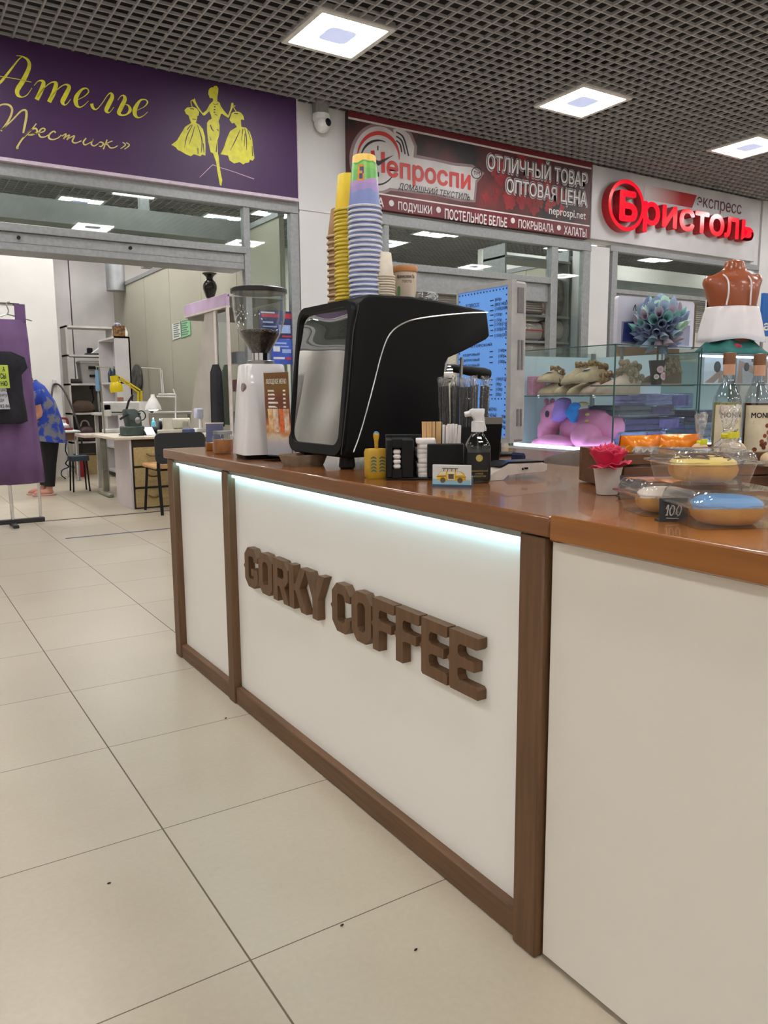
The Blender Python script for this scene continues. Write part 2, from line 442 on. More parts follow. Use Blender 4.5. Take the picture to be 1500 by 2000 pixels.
# ------------------------------------------------------------ shop front structure
WALL = M('white_partition', (206, 205, 205), .55, noise=1.5, rgb2=(200, 199, 199))
g = MB().box(3.99, D-.03, 0, 4.63, D+.12, 3.1).box(3.99, D-.03, 3.125, 4.63, D+.12, H).box(4.0, D-.02, 3.1, 4.62, D+.12, 3.125)
struct(g.build('wall_column', WALL))
struct(MB().box(8.42, D-.03, 0, 8.80, D+.3, 3.16).build('wall_pier', WALL))
struct(MB().box(12.3, D-.05, 0, 13.0, D+.3, H).build('wall_end_pier', WALL))
struct(MB().box(XL, D-.015, 3.2, 3.98, D+.1, H).box(4.64, D-.015, 3.2, 12.3, D+.1, H).build('wall_front', WALL))
struct(MB().box(13.0, D, 3.2, XR, D+.1, H).box(13.6, D, 2.6, XR, D+.1, 3.2).build('wall_far_front', WALL))
fr = MB()
def bar(x0, x1, z0, z1, d=.06, y=D): fr.box(x0, y-d/2, z0, x1, y+d/2, z1, .004)
bar(XL, 3.97, 3.075, 3.2, .1)                       # head rail
bar(XL, 3.36, 2.61, 2.68, .12); bar(3.345, 3.415, 0, 3.075, .08); bar(3.875, 3.975, 0, 3.075, .08)
fr.box(XL, D-.03, 2.455, 3.345, D+.3, 2.61, .004)   # roller shutter box
fr.box(XL, D-.035, 2.52, 3.345, D-.03, 2.525)
struct(fr.build('trim_2', ALU))
fr = MB(); bar(4.64, 8.42, 3.08, 3.2, .1); bar(5.06, 5.13, 0, 3.08, .08); bar(4.64, 4.70, 0, 3.08, .08)
bar(7.68, 7.80, 0, 3.08, .1); bar(8.28, 8.42, 0, 3.08, .08); bar(5.13, 7.68, 2.60, 2.68, .1)
fr.box(5.13, D+.0, 2.37, 7.68, D+.3, 2.60, .004)
struct(fr.build('trim_3', ALU))
fr = MB(); bar(8.80, 12.3, 3.12, 3.2, .1); bar(8.84, 8.95, 0, 3.12, .1); bar(11.9, 12.0, 0, 3.12, .08); bar(8.95, 11.9, 2.56, 2.62, .08)
struct(fr.build('trim_4', ALU))
sh = MB()
for k in range(16): sh.box(8.95, D+.10, 2.1-.0+k*.03, 11.9, D+.13, 2.128+k*.03, .008)
struct(sh.build('trim_5', M('shutter_slats', (150, 148, 142), .5, .2, noise=10)))
struct(MB().box(8.6, D+1.2, 2.62, 8.9, D+1.5, 2.9).box(8.95, D+.5, 2.6, 12.3, D+1.0, 2.85).build('trim_6', M('grey_duct_box', (136, 138, 136), .6, noise=6)))
sh = MB()
for k in range(4): sh.box(5.13, D+.1, 2.25+k*.03, 7.68, D+.125, 2.278+k*.03, .008)
struct(sh.build('trim_7', M('shutter_slats')))
for k, (x0, x1, z0, z1) in enumerate([(XL, 3.345, 2.68, 3.075), (3.415, 3.875, 0, 3.075), (5.13, 7.68, 2.68, 3.08), (4.70, 5.06, 0, 3.08), (7.80, 8.28, 0, 3.08), (8.95, 11.9, 2.62, 3.12)]):
    struct(MB().box(x0, D-.004, z0, x1, D+.004, z1).build('window_%d' % (k+1), GLASS))
for x in (1.2, 2.18):
    tag(MB().lathe([(.0, 0), (.016, 0), (.016, .02), (0, .02)], seg=10).build('shutter_lock', BLACKM), 'dark lock knob on the shutter box, %s' % ('the one farther from the glass post' if x < 2 else 'the one nearer the glass post'), 'lock').matrix_world = Matrix.Translation((x, D-.03, 2.565)) @ Matrix.Rotation(pi/2, 4, 'X')

# inside the tailor shop
OLIVE = M('olive_partition_panel', (166, 163, 146), .6, noise=1.2, rgb2=(160, 157, 141))
pn = MB(); y = D+.2; ys = [8.2, 9.46, 10.73, 12.11, 13.42, 14.7, 16.0, YF]
for a, b in zip(ys[:-1], ys[1:]): pn.box(3.9, a+.006, .05, 3.96, b-.006, 3.1)
pn.box(3.912, 8.2, 0, 3.95, YF, 3.11)
struct(pn.build('wall_tailor_partition', OLIVE))
struct(MB().box(3.885, 8.2, 3.1, 3.965, YF, 3.16).build('trim_8', ALU))
struct(MB().box(XL, 12.3, 0, 2.30, 12.45, 3.6).build('wall_tailor_white', WHITE))
gb = MB()
for k, x in enumerate((2.3, 2.62, 3.15)): gb.box(x, 15.4, 0, (2.6, 3.13, 3.9)[k], 15.5, H)
gb.box(2.5, 15.2, 0, 2.64, 15.4, H)
struct(gb.build('wall_tailor_back', M('pale_grey_panels', (196, 192, 190), .55, noise=2)))
struct(MB().tube([(3.75, 14.6, 3.0), (3.75, 14.6, H+.3)], .16, 20).tube([(4.35, 13.5, 3.0), (4.35, 13.5, H+.3)], .16, 20).build('trim_9', M('duct_grey', (158, 160, 162), .4, .4, noise=4)))
struct(MB().box(2.68, 9.2, 2.6, 2.78, 9.3, H+.1).build('trim_10', ALU))
struct(MB().box(XL, 11.2, 3.35, 1.2, 11.5, 3.62).build('trim_11', WHITE))
struct(MB().box(XL, 9.0, 2.95, 3.9, 9.25, 3.18).build('trim_12', M('grey_duct_box')))

# inside the textile shop
pn = MB()
for a, b in zip([8.0, 9.25, 10.5, 11.75, 13.0, 14.25], [9.25, 10.5, 11.75, 13.0, 14.25, 15.5]): pn.box(8.5, a+.006, 0, 8.56, b-.006, 3.02)
struct(pn.build('wall_textile_partition', OLIVE))
struct(MB().box(8.485, 8.0, 3.02, 8.575, 15.5, 3.08).build('trim_13', ALU))
struct(MB().box(4.0, 15.5, 0, 8.6, 15.6, H).build('wall_textile_back', WHITE))
struct(MB().box(8.9, 10.8, 0, 16, 10.9, 3.6).build('wall_wine_back', WHITE))

# ------------------------------------------------------------ purple tailor banner
YS = D-.10
def pix(ox, oy, sc, y):
    """trace points given in an enlarged crop of the photo onto the wall sheet y"""
    def f(a, b, w=0):
        p = at(ox+a*sc, oy+b*sc, Y=y); return Vector((p.x, y-w, p.z))
    return f
PURPLE = M('purple_banner', (54, 22, 70), .5, noise=.9, rgb2=(66, 30, 80)); YEL = M('yellow_green_print', (224, 218, 56), .5, noise=20); PEN = M('pale_yellow_print', (222, 206, 120), .5, noise=20)
b0, b1, b2 = at(578, 195, Y=YS), at(582, 388, Y=YS), at(0, 312, Y=YS)
t = thing('shop_banner', 'long purple banner with yellow script and a woman holding two dresses', 'sign')
MB().box(-3.2, YS, b1.z, b0.x, D-.02, H-.01).build('board', PURPLE, t)
MB().box(-3.2, YS-.006, b1.z-.03, b0.x+.012, D-.02, b1.z).box(b0.x, YS-.006, b1.z, b0.x+.012, D-.02, H-.01).build('edge_strip', M('pale_edge_strip', (206, 190, 206), .5, noise=20), t)
q = pix(0, 90, 320/1500, YS)
big = [[(-30, 352, 30), (5, 330, 26), (40, 290, 24), (110, 200, 18), (165, 130, 12), (200, 100, 8)], [(148, 88, 5), (200, 95, 10), (255, 130, 24), (266, 195, 36), (215, 310, 44), (160, 400, 44), (165, 450, 30), (205, 468, 9), (250, 445, 6), (292, 385, 5)], [(-20, 274, 6), (140, 300, 6), (287, 331, 6)],
 [(312, 362, 5), (345, 325, 7), (378, 318, 18), (398, 340, 36), (375, 410, 42), (335, 492, 42)], [(340, 470, 6), (395, 395, 7), (450, 345, 9), (490, 330, 16), (512, 350, 36), (490, 430, 42), (448, 514, 40)], [(455, 485, 6), (510, 415, 7), (560, 370, 9), (605, 353, 14), (632, 378, 34), (600, 450, 42), (572, 508, 40), (590, 540, 13), (615, 528, 7), (646, 488, 5)],
 [(708, 494, 5), (770, 462, 7), (810, 420, 12), (792, 388, 10), (745, 402, 22), (697, 470, 40), (697, 530, 36), (725, 560, 14), (765, 545, 7), (810, 503, 5)],
 [(838, 528, 30), (850, 565, 24), (882, 580, 9), (930, 530, 7), (985, 450, 8), (1015, 433, 18), (1026, 470, 36), (992, 540, 42), (972, 590, 34), (1000, 609, 9), (1042, 560, 5)],
 [(1078, 496, 5), (1105, 460, 7), (1132, 455, 18), (1142, 490, 36), (1105, 570, 40), (1088, 612, 34), (1115, 634, 16), (1160, 625, 14), (1190, 590, 30), (1180, 552, 18), (1150, 534, 6), (1125, 550, 4)],
 [(1245, 592, 5), (1320, 556, 7), (1350, 515, 12), (1325, 490, 9), (1280, 502, 20), (1238, 570, 40), (1235, 627, 34), (1265, 656, 14), (1310, 640, 7), (1352, 603, 5)]]
m = MB()
for k in big: m.stroke(k, q, .003, 7)
m.build('large_lettering', YEL, t, clean=False)
pen = [[(-40, 575, 10), (15, 537, 14), (80, 540, 18), (110, 580, 20), (98, 640, 20), (60, 710, 18), (8, 778, 16)], [(12, 770, 12), (110, 680, 13), (190, 598, 16), (235, 590, 20), (242, 640, 22), (228, 720, 22), (212, 797, 16)],
 [(332, 710, 10), (285, 770, 13), (205, 850, 16), (155, 932, 18), (170, 930, 14)], [(215, 835, 9), (275, 775, 11), (325, 755, 15), (338, 785, 15), (300, 812, 13), (255, 815, 9)], [(262, 812, 8), (330, 800, 10), (395, 785, 11), (412, 762, 12), (385, 755, 12), (355, 790, 17), (368, 830, 14), (410, 832, 10), (455, 805, 8)],
 [(508, 795, 14), (492, 780, 12), (456, 805, 15), (446, 840, 17), (482, 857, 12), (530, 842, 10), (562, 814, 8)], [(565, 825, 8), (605, 805, 12), (582, 852, 15)], [(585, 845, 8), (635, 815, 12), (612, 860, 15)], [(615, 855, 8), (680, 822, 12), (662, 870, 15), (690, 888, 11), (745, 868, 8)], [(788, 843, 12), (762, 880, 14), (778, 905, 12), (830, 880, 8), (852, 852, 13), (835, 895, 14), (862, 915, 11), (900, 893, 8)], [(903, 885, 8), (925, 880, 12), (946, 895, 14), (925, 920, 11), (905, 915, 9)], [(980, 857, 12), (945, 945, 12)], [(945, 905, 7), (1005, 878, 9), (1030, 870, 9)], [(965, 900, 8), (985, 905, 10), (1010, 932, 12), (1045, 930, 10), (1078, 912, 7)], [(1120, 880, 7), (1148, 905, 11), (1103, 940, 7)], [(1155, 884, 7), (1183, 909, 11), (1138, 946, 7)]]
m = MB()
for k in pen: m.stroke(k, q, .003, 7)
m.build('script_lettering', PEN, t, clean=False)
q = pix(320, 160, 200/1500, YS)
polys = [[(655, 120), (672, 95), (700, 80), (725, 80), (740, 58), (775, 60), (797, 95), (795, 150), (783, 215), (782, 285), (815, 305), (835, 360), (885, 430), (940, 490), (975, 395), (988, 310), (1010, 305), (1020, 330), (1010, 370), (985, 430), (950, 525), (930, 520), (850, 465), (835, 475), (815, 540), (800, 575), (815, 640), (812, 760), (790, 850), (790, 1045), (800, 1090), (815, 1230), (840, 1380), (855, 1440), (840, 1525), (820, 1510), (785, 1320), (765, 1180), (720, 1045), (685, 1030), (650, 880), (630, 700), (632, 600), (660, 560), (700, 540), (690, 490), (665, 430), (600, 490), (575, 490), (500, 400), (420, 280), (450, 240), (470, 300), (505, 370), (570, 460), (625, 415), (670, 330), (710, 290), (722, 270), (715, 240), (670, 235), (660, 205), (650, 180)],
 [(300, 415), (340, 375), (440, 370), (480, 390), (515, 440), (508, 495), (490, 500), (485, 540), (470, 600), (520, 630), (570, 690), (600, 800), (610, 940), (608, 1080), (560, 1065), (535, 1090), (440, 1060), (395, 1090), (320, 1060), (245, 1015), (205, 1000), (175, 960), (110, 920), (190, 860), (250, 760), (310, 660), (400, 600), (375, 540), (360, 490), (325, 470)],
 [(990, 460), (1020, 440), (1090, 435), (1130, 455), (1165, 500), (1175, 560), (1140, 550), (1125, 560), (1135, 660), (1200, 670), (1255, 730), (1290, 830), (1305, 960), (1325, 1120), (1300, 1155), (1260, 1140), (1245, 1180), (1190, 1190), (1165, 1210), (1110, 1175), (1030, 1195), (960, 1150), (940, 1080), (830, 1060), (880, 960), (920, 830), (970, 720), (1070, 660), (1030, 600), (1000, 610), (960, 560)]]
m = MB()
for k in polys: m.prism(k, q, 0, .003)
m.stroke([(415, 370, 12), (395, 290, 12), (430, 262, 12)], q, .003).stroke([(1060, 440, 12), (1020, 370, 12), (1045, 350, 12)], q, .003)
m.build('dressmaker_print', YEL, t)
m = MB()
for k in [[(300, 970, 4), (335, 800, 14), (415, 640, 8)], [(365, 920, 4), (415, 780, 12), (450, 650, 6)], [(545, 1040, 8), (555, 850, 16), (490, 630, 6)], [(585, 1040, 8), (575, 900, 12)], [(500, 1060, 10), (495, 970, 14)], [(340, 705, 12), (380, 650, 10), (420, 630, 6)], [(970, 1005, 4), (1050, 850, 14), (1115, 700, 6)], [(1135, 860, 6), (1155, 690, 12)], [(1175, 950, 6), (1185, 760, 10)], [(1210, 1000, 6), (1205, 800, 14), (1180, 680, 6)], [(1270, 850, 8), (1225, 700, 10)], [(1300, 1090, 14), (1290, 940, 8)], [(680, 630, 10), (700, 690, 16), (735, 725, 6)], [(775, 695, 12), (800, 715, 10)], [(765, 1030, 14), (775, 930, 12), (790, 840, 4)], [(690, 860, 8), (670, 800, 6)], [(720, 318, 8), (750, 335, 8), (795, 320, 8)], [(745, 475, 10), (785, 495, 6)], [(735, 360, 18), (755, 372, 14)], [(730, 405, 18), (752, 410, 14)], [(728, 445, 18), (750, 448, 14)], [(385, 395, 14), (440, 400, 12)], [(1030, 465, 16), (1085, 468, 14)], [(415, 545, 10), (470, 550, 10)]]: m.stroke(k, q, .0045)
m.build('fold_print', M('dark_purple_print', (58, 30, 70), .5, noise=20), t, clean=False)
m = MB()
for k in [[(525, 1398, 8), (700, 1228, 9), (725, 1218, 9), (775, 1238, 9)], [(822, 1255, 9), (1000, 1310, 9), (1318, 1422, 12)]]: m.stroke(k, q, .003)
m.build('floor_line', M('pale_lilac_print', (205, 170, 200), .5, noise=20), t, clean=False)
seat(t, (0, D-.02, b1.z))

# ------------------------------------------------------------ textile banner
t = thing('shop_banner', 'dark red and black textile banner with a clock logo and outlined white words', 'sign')
c0_, c1_, c2_ = at(680, 222, Y=YS), at(1155, 320, Y=YS), at(1150, 465, Y=YS)
TX0, TX1, TZ0 = c0_.x, c1_.x, c2_.z-.01
m = bpy.data.materials.new('red_black_banner_print'); m.use_nodes = True; nt = m.node_tree; p = nt.nodes['Principled BSDF']; p.inputs['Roughness'].default_value = .5
tc = nt.nodes.new('ShaderNodeTexCoord'); n1 = nt.nodes.new('ShaderNodeTexNoise'); n1.inputs['Scale'].default_value = 1.6; n1.inputs['Detail'].default_value = 5
r1 = nt.nodes.new('ShaderNodeValToRGB'); e = r1.color_ramp.elements; e[0].position = .36; e[1].position = .68; e[0].color = lin((34, 28, 30)); e[1].color = lin((112, 44, 46))
nt.links.new(tc.outputs['Object'], n1.inputs['Vector']); nt.links.new(n1.outputs['Fac'], r1.inputs['Fac']); nt.links.new(r1.outputs['Color'], p.inputs['Base Color'])
MB().box(TX0, YS, TZ0, TX1, D-.02, H-.01).build('board', m, t)
MAR = M('maroon_print', (112, 26, 38), .5, noise=8); WPR = M('white_print', (226, 220, 220), .5, noise=20)
zb = at(740, 377, Y=YS).z
wy = onY(YS)
# damask blotches beside the words
m = MB(); rd = random.Random(5)
for k in range(46):
    u, v = TX0+1.9+rd.random()*1.35, zb+.08+rd.random()*.5*(.3+rd.random()); r = .03+rd.random()*.07; n = rd.randint(3, 6); a0 = rd.random()*6
    m.prism([(u+r*(.55+.45*abs(cos(n*a/2)))*cos(a+a0), v+r*(.55+.45*abs(cos(n*a/2)))*sin(a+a0)) for a in [2*pi*i/24 for i in range(24)]], wy, 0, .0015+.00001*k)
m.build('damask_print', M('red_damask_print', (150, 40, 44), .5, noise=6, rgb2=(112, 32, 38)), t)
MB().box(TX0, YS-.004, H-.075, TX1, YS, H-.01).box(TX0, YS-.004, TZ0, TX1, YS, zb-.015).build('maroon_band', MAR, t)
MB().box(TX0, YS-.005, H-.095, TX1, YS, H-.075).box(TX0, YS-.005, zb-.015, TX1, YS, zb).build('white_rule', WPR, t)
q = pix(680, 230, 280/1500, YS)
GLOWM = M('light_grey_print', (206, 200, 200), .5, noise=5)
m = MB()
cx, cy = 312, 430
m.prism([(cx+265*cos(a), cy+340*sin(a)) for a in [2*pi*i/48 for i in range(48)]], q, 0, .0035)
m.prism([(330, 420), (540, 400), (700, 420), (900, 455), (1100, 500), (1290, 520), (1400, 590), (1330, 660), (1310, 860), (1180, 850), (900, 790), (520, 745), (330, 720)], q, 0, .004)
m.prism([(470, 120), (560, 110), (640, 180), (690, 300), (680, 420), (600, 440), (540, 380), (480, 250)], q, 0, .0042)
m.build('logo_ground', GLOWM, t)
m = MB()
m.prism([(cx+300*cos(a), cy+372*sin(a)) for a in [2*pi*i/48 for i in range(48)]], q, 0, .0024).prism([(310, 390), (540, 370), (700, 385), (900, 425), (1100, 470), (1300, 490), (1425, 580), (1350, 680), (1330, 885), (1180, 878), (900, 815), (520, 772), (310, 750)], q, 0, .0026).prism([(445, 95), (560, 80), (665, 165), (720, 300), (710, 450), (600, 470), (510, 400), (450, 260)], q, 0, .0028)
m.build('logo_halo', M('grey_halo_print', (140, 118, 120), .5, noise=5), t)
RED = M('red_print', (200, 58, 52), .5, noise=4, rgb2=(176, 36, 32)); BLK = M('black_print', (28, 26, 30), .5, noise=20)
arc = lambda r1, r2, a0, a1, w0, w1, n=16: [(cx+r1*cos(R(a)), cy+r2*sin(R(a)), w0+(w1-w0)*sin(pi*i/n)) for i, a in [(i, a0+(a1-a0)*i/n) for i in range(n+1)]]
m = MB(); m.stroke(arc(220, 268, 185, 362, 8, 44), q, .006, 3).build('red_arc', RED, t, clean=False)
m = MB(); m.stroke(arc(180, 192, 186, 296, 6, 26), q, .006, 3).stroke(arc(200, 270, 30, 135, 4, 18), q, .006, 3)
m.stroke([(308, 295, 13), (308, 342, 13)], q, .006).stroke([(313, 570, 13), (313, 618, 13)], q, .006)
m.prism([(248, 428), (315, 455), (478, 388), (312, 505)], q, .006, .0085)
for r in (1, 2, 3): m.stroke([(500, 235-45*(r-1)+5, 14), (540+18*(r-1), 280-35*(r-1), 16), (558+36*(r-1), 362+20*(r-1), 14)], q, .006)
m.build('clock_marks', BLK, t, clean=False)
m = MB(); m.stroke([(252, 345, 40), (258, 400, 40)], q, .0065).stroke([(360, 360, 40), (364, 578, 40)], q, .0065).stroke([(258, 450, 34), (364, 480, 34)], q, .0064)
m.build('red_letter_stroke', RED, t, clean=False)
def wr(x0, y0t, x1, y1b, y=YS):
    """wall rectangle from the photo's top-left and bottom-right corners of a word"""
    a, b = at(x0, y0t, Y=y), at(x1, y1b, Y=y); return (a.x, b.z, b.x, a.z)
z_ = lambda px, py: at(px, py, Y=YS).z
def word(s, x0, x1, yt, yb, name, mat, w, bold=0, **k):
    a, b = at(x0, yt, Y=YS), at(x1, yt, Y=YS); lo = at(x0, yb, Y=YS).z
    return text(s, (a.x, lo, b.x, a.z), wy, name, mat, t, bold=bold, w0=w, w1=w, **k)
word('епроспи', 754, 919, 312, 346+9, 'red_lettering', RED, .007, .03)
word('ДОМАШНИЙ ТЕКСТИЛЬ', 777, 918, 353, 372, 'tagline_lettering', BLK, .007, .008, shear=.25)
m = MB(); m.stroke([(1340+52*cos(a), 578+58*sin(a), 9) for a in [2*pi*i/20 for i in range(21)]], q, .0066); m.build('mark_ring', BLK, t, clean=False)
text('TM', wr(680+1307*.18667, 230+556*.18667, 680+1372*.18667, 230+606*.18667), wy, 'mark_lettering', BLK, t, bold=.01, w0=.0068, w1=.0068)
DK = M('dark_outline_print', (40, 34, 38), .5, noise=20); GRY = M('grey_outline_print', (176, 170, 172), .5, noise=20)
for s, x0, x1, yt, yb in (('ОТЛИЧНЫЙ ТОВАР', 952, 1147, 291, 331), ('ОПТОВАЯ ЦЕНА', 989, 1146, 347, 382)):
    word(s, x0-3, x1+3, yt-3, yb+3, 'outline_lettering', GRY, .0055, .07)
    word(s, x0-1, x1+1, yt-1, yb+1, 'dark_lettering', DK, .0068, .05)
    word(s, x0, x1, yt+1, yb-1, 'slogan_lettering', WPR, .0082, .012)
word('neprospi.net', 1072, 1144, 403, 423, 'address_lettering', WPR, .006, .012)
for s, x0, x1, yt, yb in (('А', 737, 749, 385, 403), ('ПОДУШКИ', 777, 843, 393, 413), ('ПОСТЕЛЬНОЕ БЕЛЬЕ', 868, 990, 407, 428), ('ПОКРЫВАЛА', 1012, 1081, 428, 445), ('ХАЛАТЫ', 1101, 1145, 441, 458)):
    word(s, x0, x1, yt, yb, 'goods_lettering', WPR, .0075, .022)
for px, py in ((764, 397), (856, 410), (1001, 431), (1091, 445)):
    p = at(px, py, Y=YS); MB().prism([(p.x+.034*cos(2*pi*i/20), p.z+.034*sin(2*pi*i/20)) for i in range(20)], wy, .004, .0075).build('bullet_dot', WPR, t)
seat(t, (TX0, D-.02, TZ0))

# ------------------------------------------------------------ white board with red glossy letters
t = thing('shop_sign', 'pale grey sign board with big glossy red raised letters', 'sign')
e0, e1 = at(1160, 322, Y=YS), at(1485, 480, Y=YS); SX0, SX1, SZ0 = e0.x, at(1483, 385, Y=YS).x, at(1160, 466, Y=YS).z
MB().box(SX0, YS+.02, SZ0, SX1, D-.02, H-.02, .006).build('board', M('pale_sign_board', (205, 203, 206), .35, noise=2), t)
RGL = M('glossy_red_letter', (232, 16, 42), .18, noise=20, rgb2=(226, 12, 38), emis=.55)
RSD = M('red_letter_side', (190, 14, 30), .3, noise=20)
YR = YS-.10
wy2 = onY(YR)
cR = at(1224, 399, Y=YR); e_ = at(1224, 347, Y=YR).z-cR.z; f_ = at(1258, 399, Y=YR).x-cR.x
el = lambda k: [(cR.x+(f_*1.02+k)*cos(a), cR.z-.015+(e_*.98+k)*sin(a)) for a in [2*pi*i/48 for i in range(48)]]
MB().ringprism(el(0), el(-.055), wy2, -.12, .0).build('letter_ring', RSD, t)
MB().ringprism(el(-.002), el(-.053), wy2, 0, .003).build('ring_face', RGL, t)
def word3(s, x0, x1, yt, yb, bold):
    a, b = at(x0, yt, Y=YR), at(x1, yt, Y=YR); lo = at(x0, yb, Y=YR).z
    text(s, (a.x, lo, b.x, a.z), wy2, 'raised_lettering', RSD, t, bold=bold, w0=-.12, w1=0)
    text(s, (a.x, lo, b.x, a.z), wy2, 'letter_face', RGL, t, bold=bold*.97, w0=.003, w1=.003)
word3('Б', 1211, 1247, 369, 431, .045)
a = at(1259, 386, Y=YR); 
word3('ристоль', 1257, 1476, 391, 453, .024)
wy = onY(YS+.018)
e_a, e_b = at(1261, 361, Y=YS), at(1362, 398, Y=YS)
m = bpy.data.materials.new('red_fade_print'); m.use_nodes = True; nt = m.node_tree; p = nt.nodes['Principled BSDF']
tc = nt.nodes.new('ShaderNodeTexCoord'); sp = nt.nodes.new('ShaderNodeSeparateXYZ'); mr = nt.nodes.new('ShaderNodeMapRange'); cr = nt.nodes.new('ShaderNodeValToRGB')
nt.links.new(tc.outputs['Generated'], sp.inputs[0]); nt.links.new(sp.outputs[0], cr.inputs['Fac'])
cr.color_ramp.elements[0].color = lin((206, 200, 200)); cr.color_ramp.elements[1].color = lin((168, 16, 22)); cr.color_ramp.elements[1].position = .7
nt.links.new(cr.outputs['Color'], p.inputs['Base Color'])
zt, zl = at(1261, 360, Y=YS).z, at(1261, 388, Y=YS).z
MB().prism([(e_a.x, zl), (e_a.x, zt), (at(1363, 377, Y=YS).x, zt), (at(1354, 398, Y=YS).x, zl)], wy, 0, .002).build('fading_bar', m, t)
a, b = at(1364, 380, Y=YS), at(1451, 392, Y=YS)
text('экспресс', (a.x, at(1364, 409, Y=YS).z, b.x, at(1364, 383, Y=YS).z), wy, 'small_lettering', M('dark_red_print', (96, 34, 40), .5, noise=20), t, bold=.004, w0=.003, w1=.003)
seat(t, (SX0, D-.02, SZ0))

# ------------------------------------------------------------ camera on the white column
p = at(628, 238, Y=D-.1)
t = thing('security_camera', 'white dome security camera on a grey bracket high on the white column', 'camera', (p.x, D-.03, p.z))
MB().box(-.075, -.10, .07, .075, 0, .27, .01).build('bracket', M('grey_bracket', (150, 150, 148), .6, noise=20), t)
MB().lathe([(0, .075), (.09, .075), (.095, .03), (.08, .0), (0, .0)], (0, -.06, 0), 20).build('base', WPR2 if 0 else M('white_plastic', (222, 222, 222), .35, noise=20), t)
MB().ell((0, -.085, -.03), (.09, .08, .085)).build('ball_housing', M('white_plastic'), t)
l = MB(); l.T = Matrix.Translation((.035, -.155, -.02)) @ Matrix.Rotation(pi/2, 4, 'X') @ Matrix.Rotation(.25, 4, 'Y'); l.lathe([(.035, -.02), (.04, 0), (.03, .012), (0, .016)], seg=16)
l.build('lens', BLACK, t)

# ------------------------------------------------------------ coffee counter
ZT = .935
WOODT = M('worktop_wood', (112, 68, 34), .22, noise=5, rgb2=(132, 82, 42), stretch=(9, .6, 9), coat=.25, detail=6)
WOODT2 = M('worktop_wood_light', (138, 84, 34), .22, noise=5, rgb2=(156, 98, 44), stretch=(9, .6, 9), coat=.25, detail=6)
WOODF = M('brown_stained_wood', (92, 64, 40), .55, noise=6, rgb2=(112, 80, 52), stretch=(14, 14, .7), detail=6)
WOODH = M('brown_stained_wood_rail', (92, 64, 40), .55, noise=6, rgb2=(112, 80, 52), stretch=(14, .7, 14), detail=6)
PANELW = M('white_laminate_panel', (246, 243, 238), .38, noise=1, rgb2=(242, 239, 234))
t = thing('coffee_counter', 'white panelled coffee counter in brown wood frame with raised wooden letters', 'counter', (1.09, 2.3, 0))
def P3(b, name, mats, **k): return shift(b.build(name, mats, t, **k), t.location)
BODY = M('counter_carcass', (190, 182, 170), .6, noise=3)
P3(MB().box(1.11, 1.085, .01, 1.84, 3.42, .885), 'carcass', BODY)
pw = P3(MB().box(1.09, 1.15, .04, 1.112, 2.73, .886, .001), 'front_panel', PANELW)
P3(MB().box(1.09, 2.775, .03, 1.112, 3.36, .886, .001), 'front_panel', PANELW)
P3(MB().box(1.06, 3.36, 0, 1.115, 3.43, .893, .003), 'post', WOODF)
P3(MB().box(1.06, 2.724, 0, 1.112, 2.782, .890, .003), 'post', WOODF)
P3(MB().box(1.056, 1.085, 0, 1.112, 1.155, .890, .004), 'post', WOODF)
P3(MB().box(1.066, 2.782, 0, 1.11, 3.36, .062, .004), 'bottom_rail', WOODH)
P3(MB().box(1.066, 1.155, 0, 1.11, 2.724, .066, .004), 'bottom_rail', WOODH)
LEDM = M('cold_led_strip', (160, 236, 252), .5, emis=LED)
for y0, y1 in ((2.79, 3.355), (1.17, 2.72)):
    P3(MB().box(1.0775, y0, .868, 1.0895, y1, .880), 'led_strip', LEDM)
    P3(MB().box(1.066, y0-.01, .880, 1.076, y1+.01, .8935), 'metal_edge', STEEL)
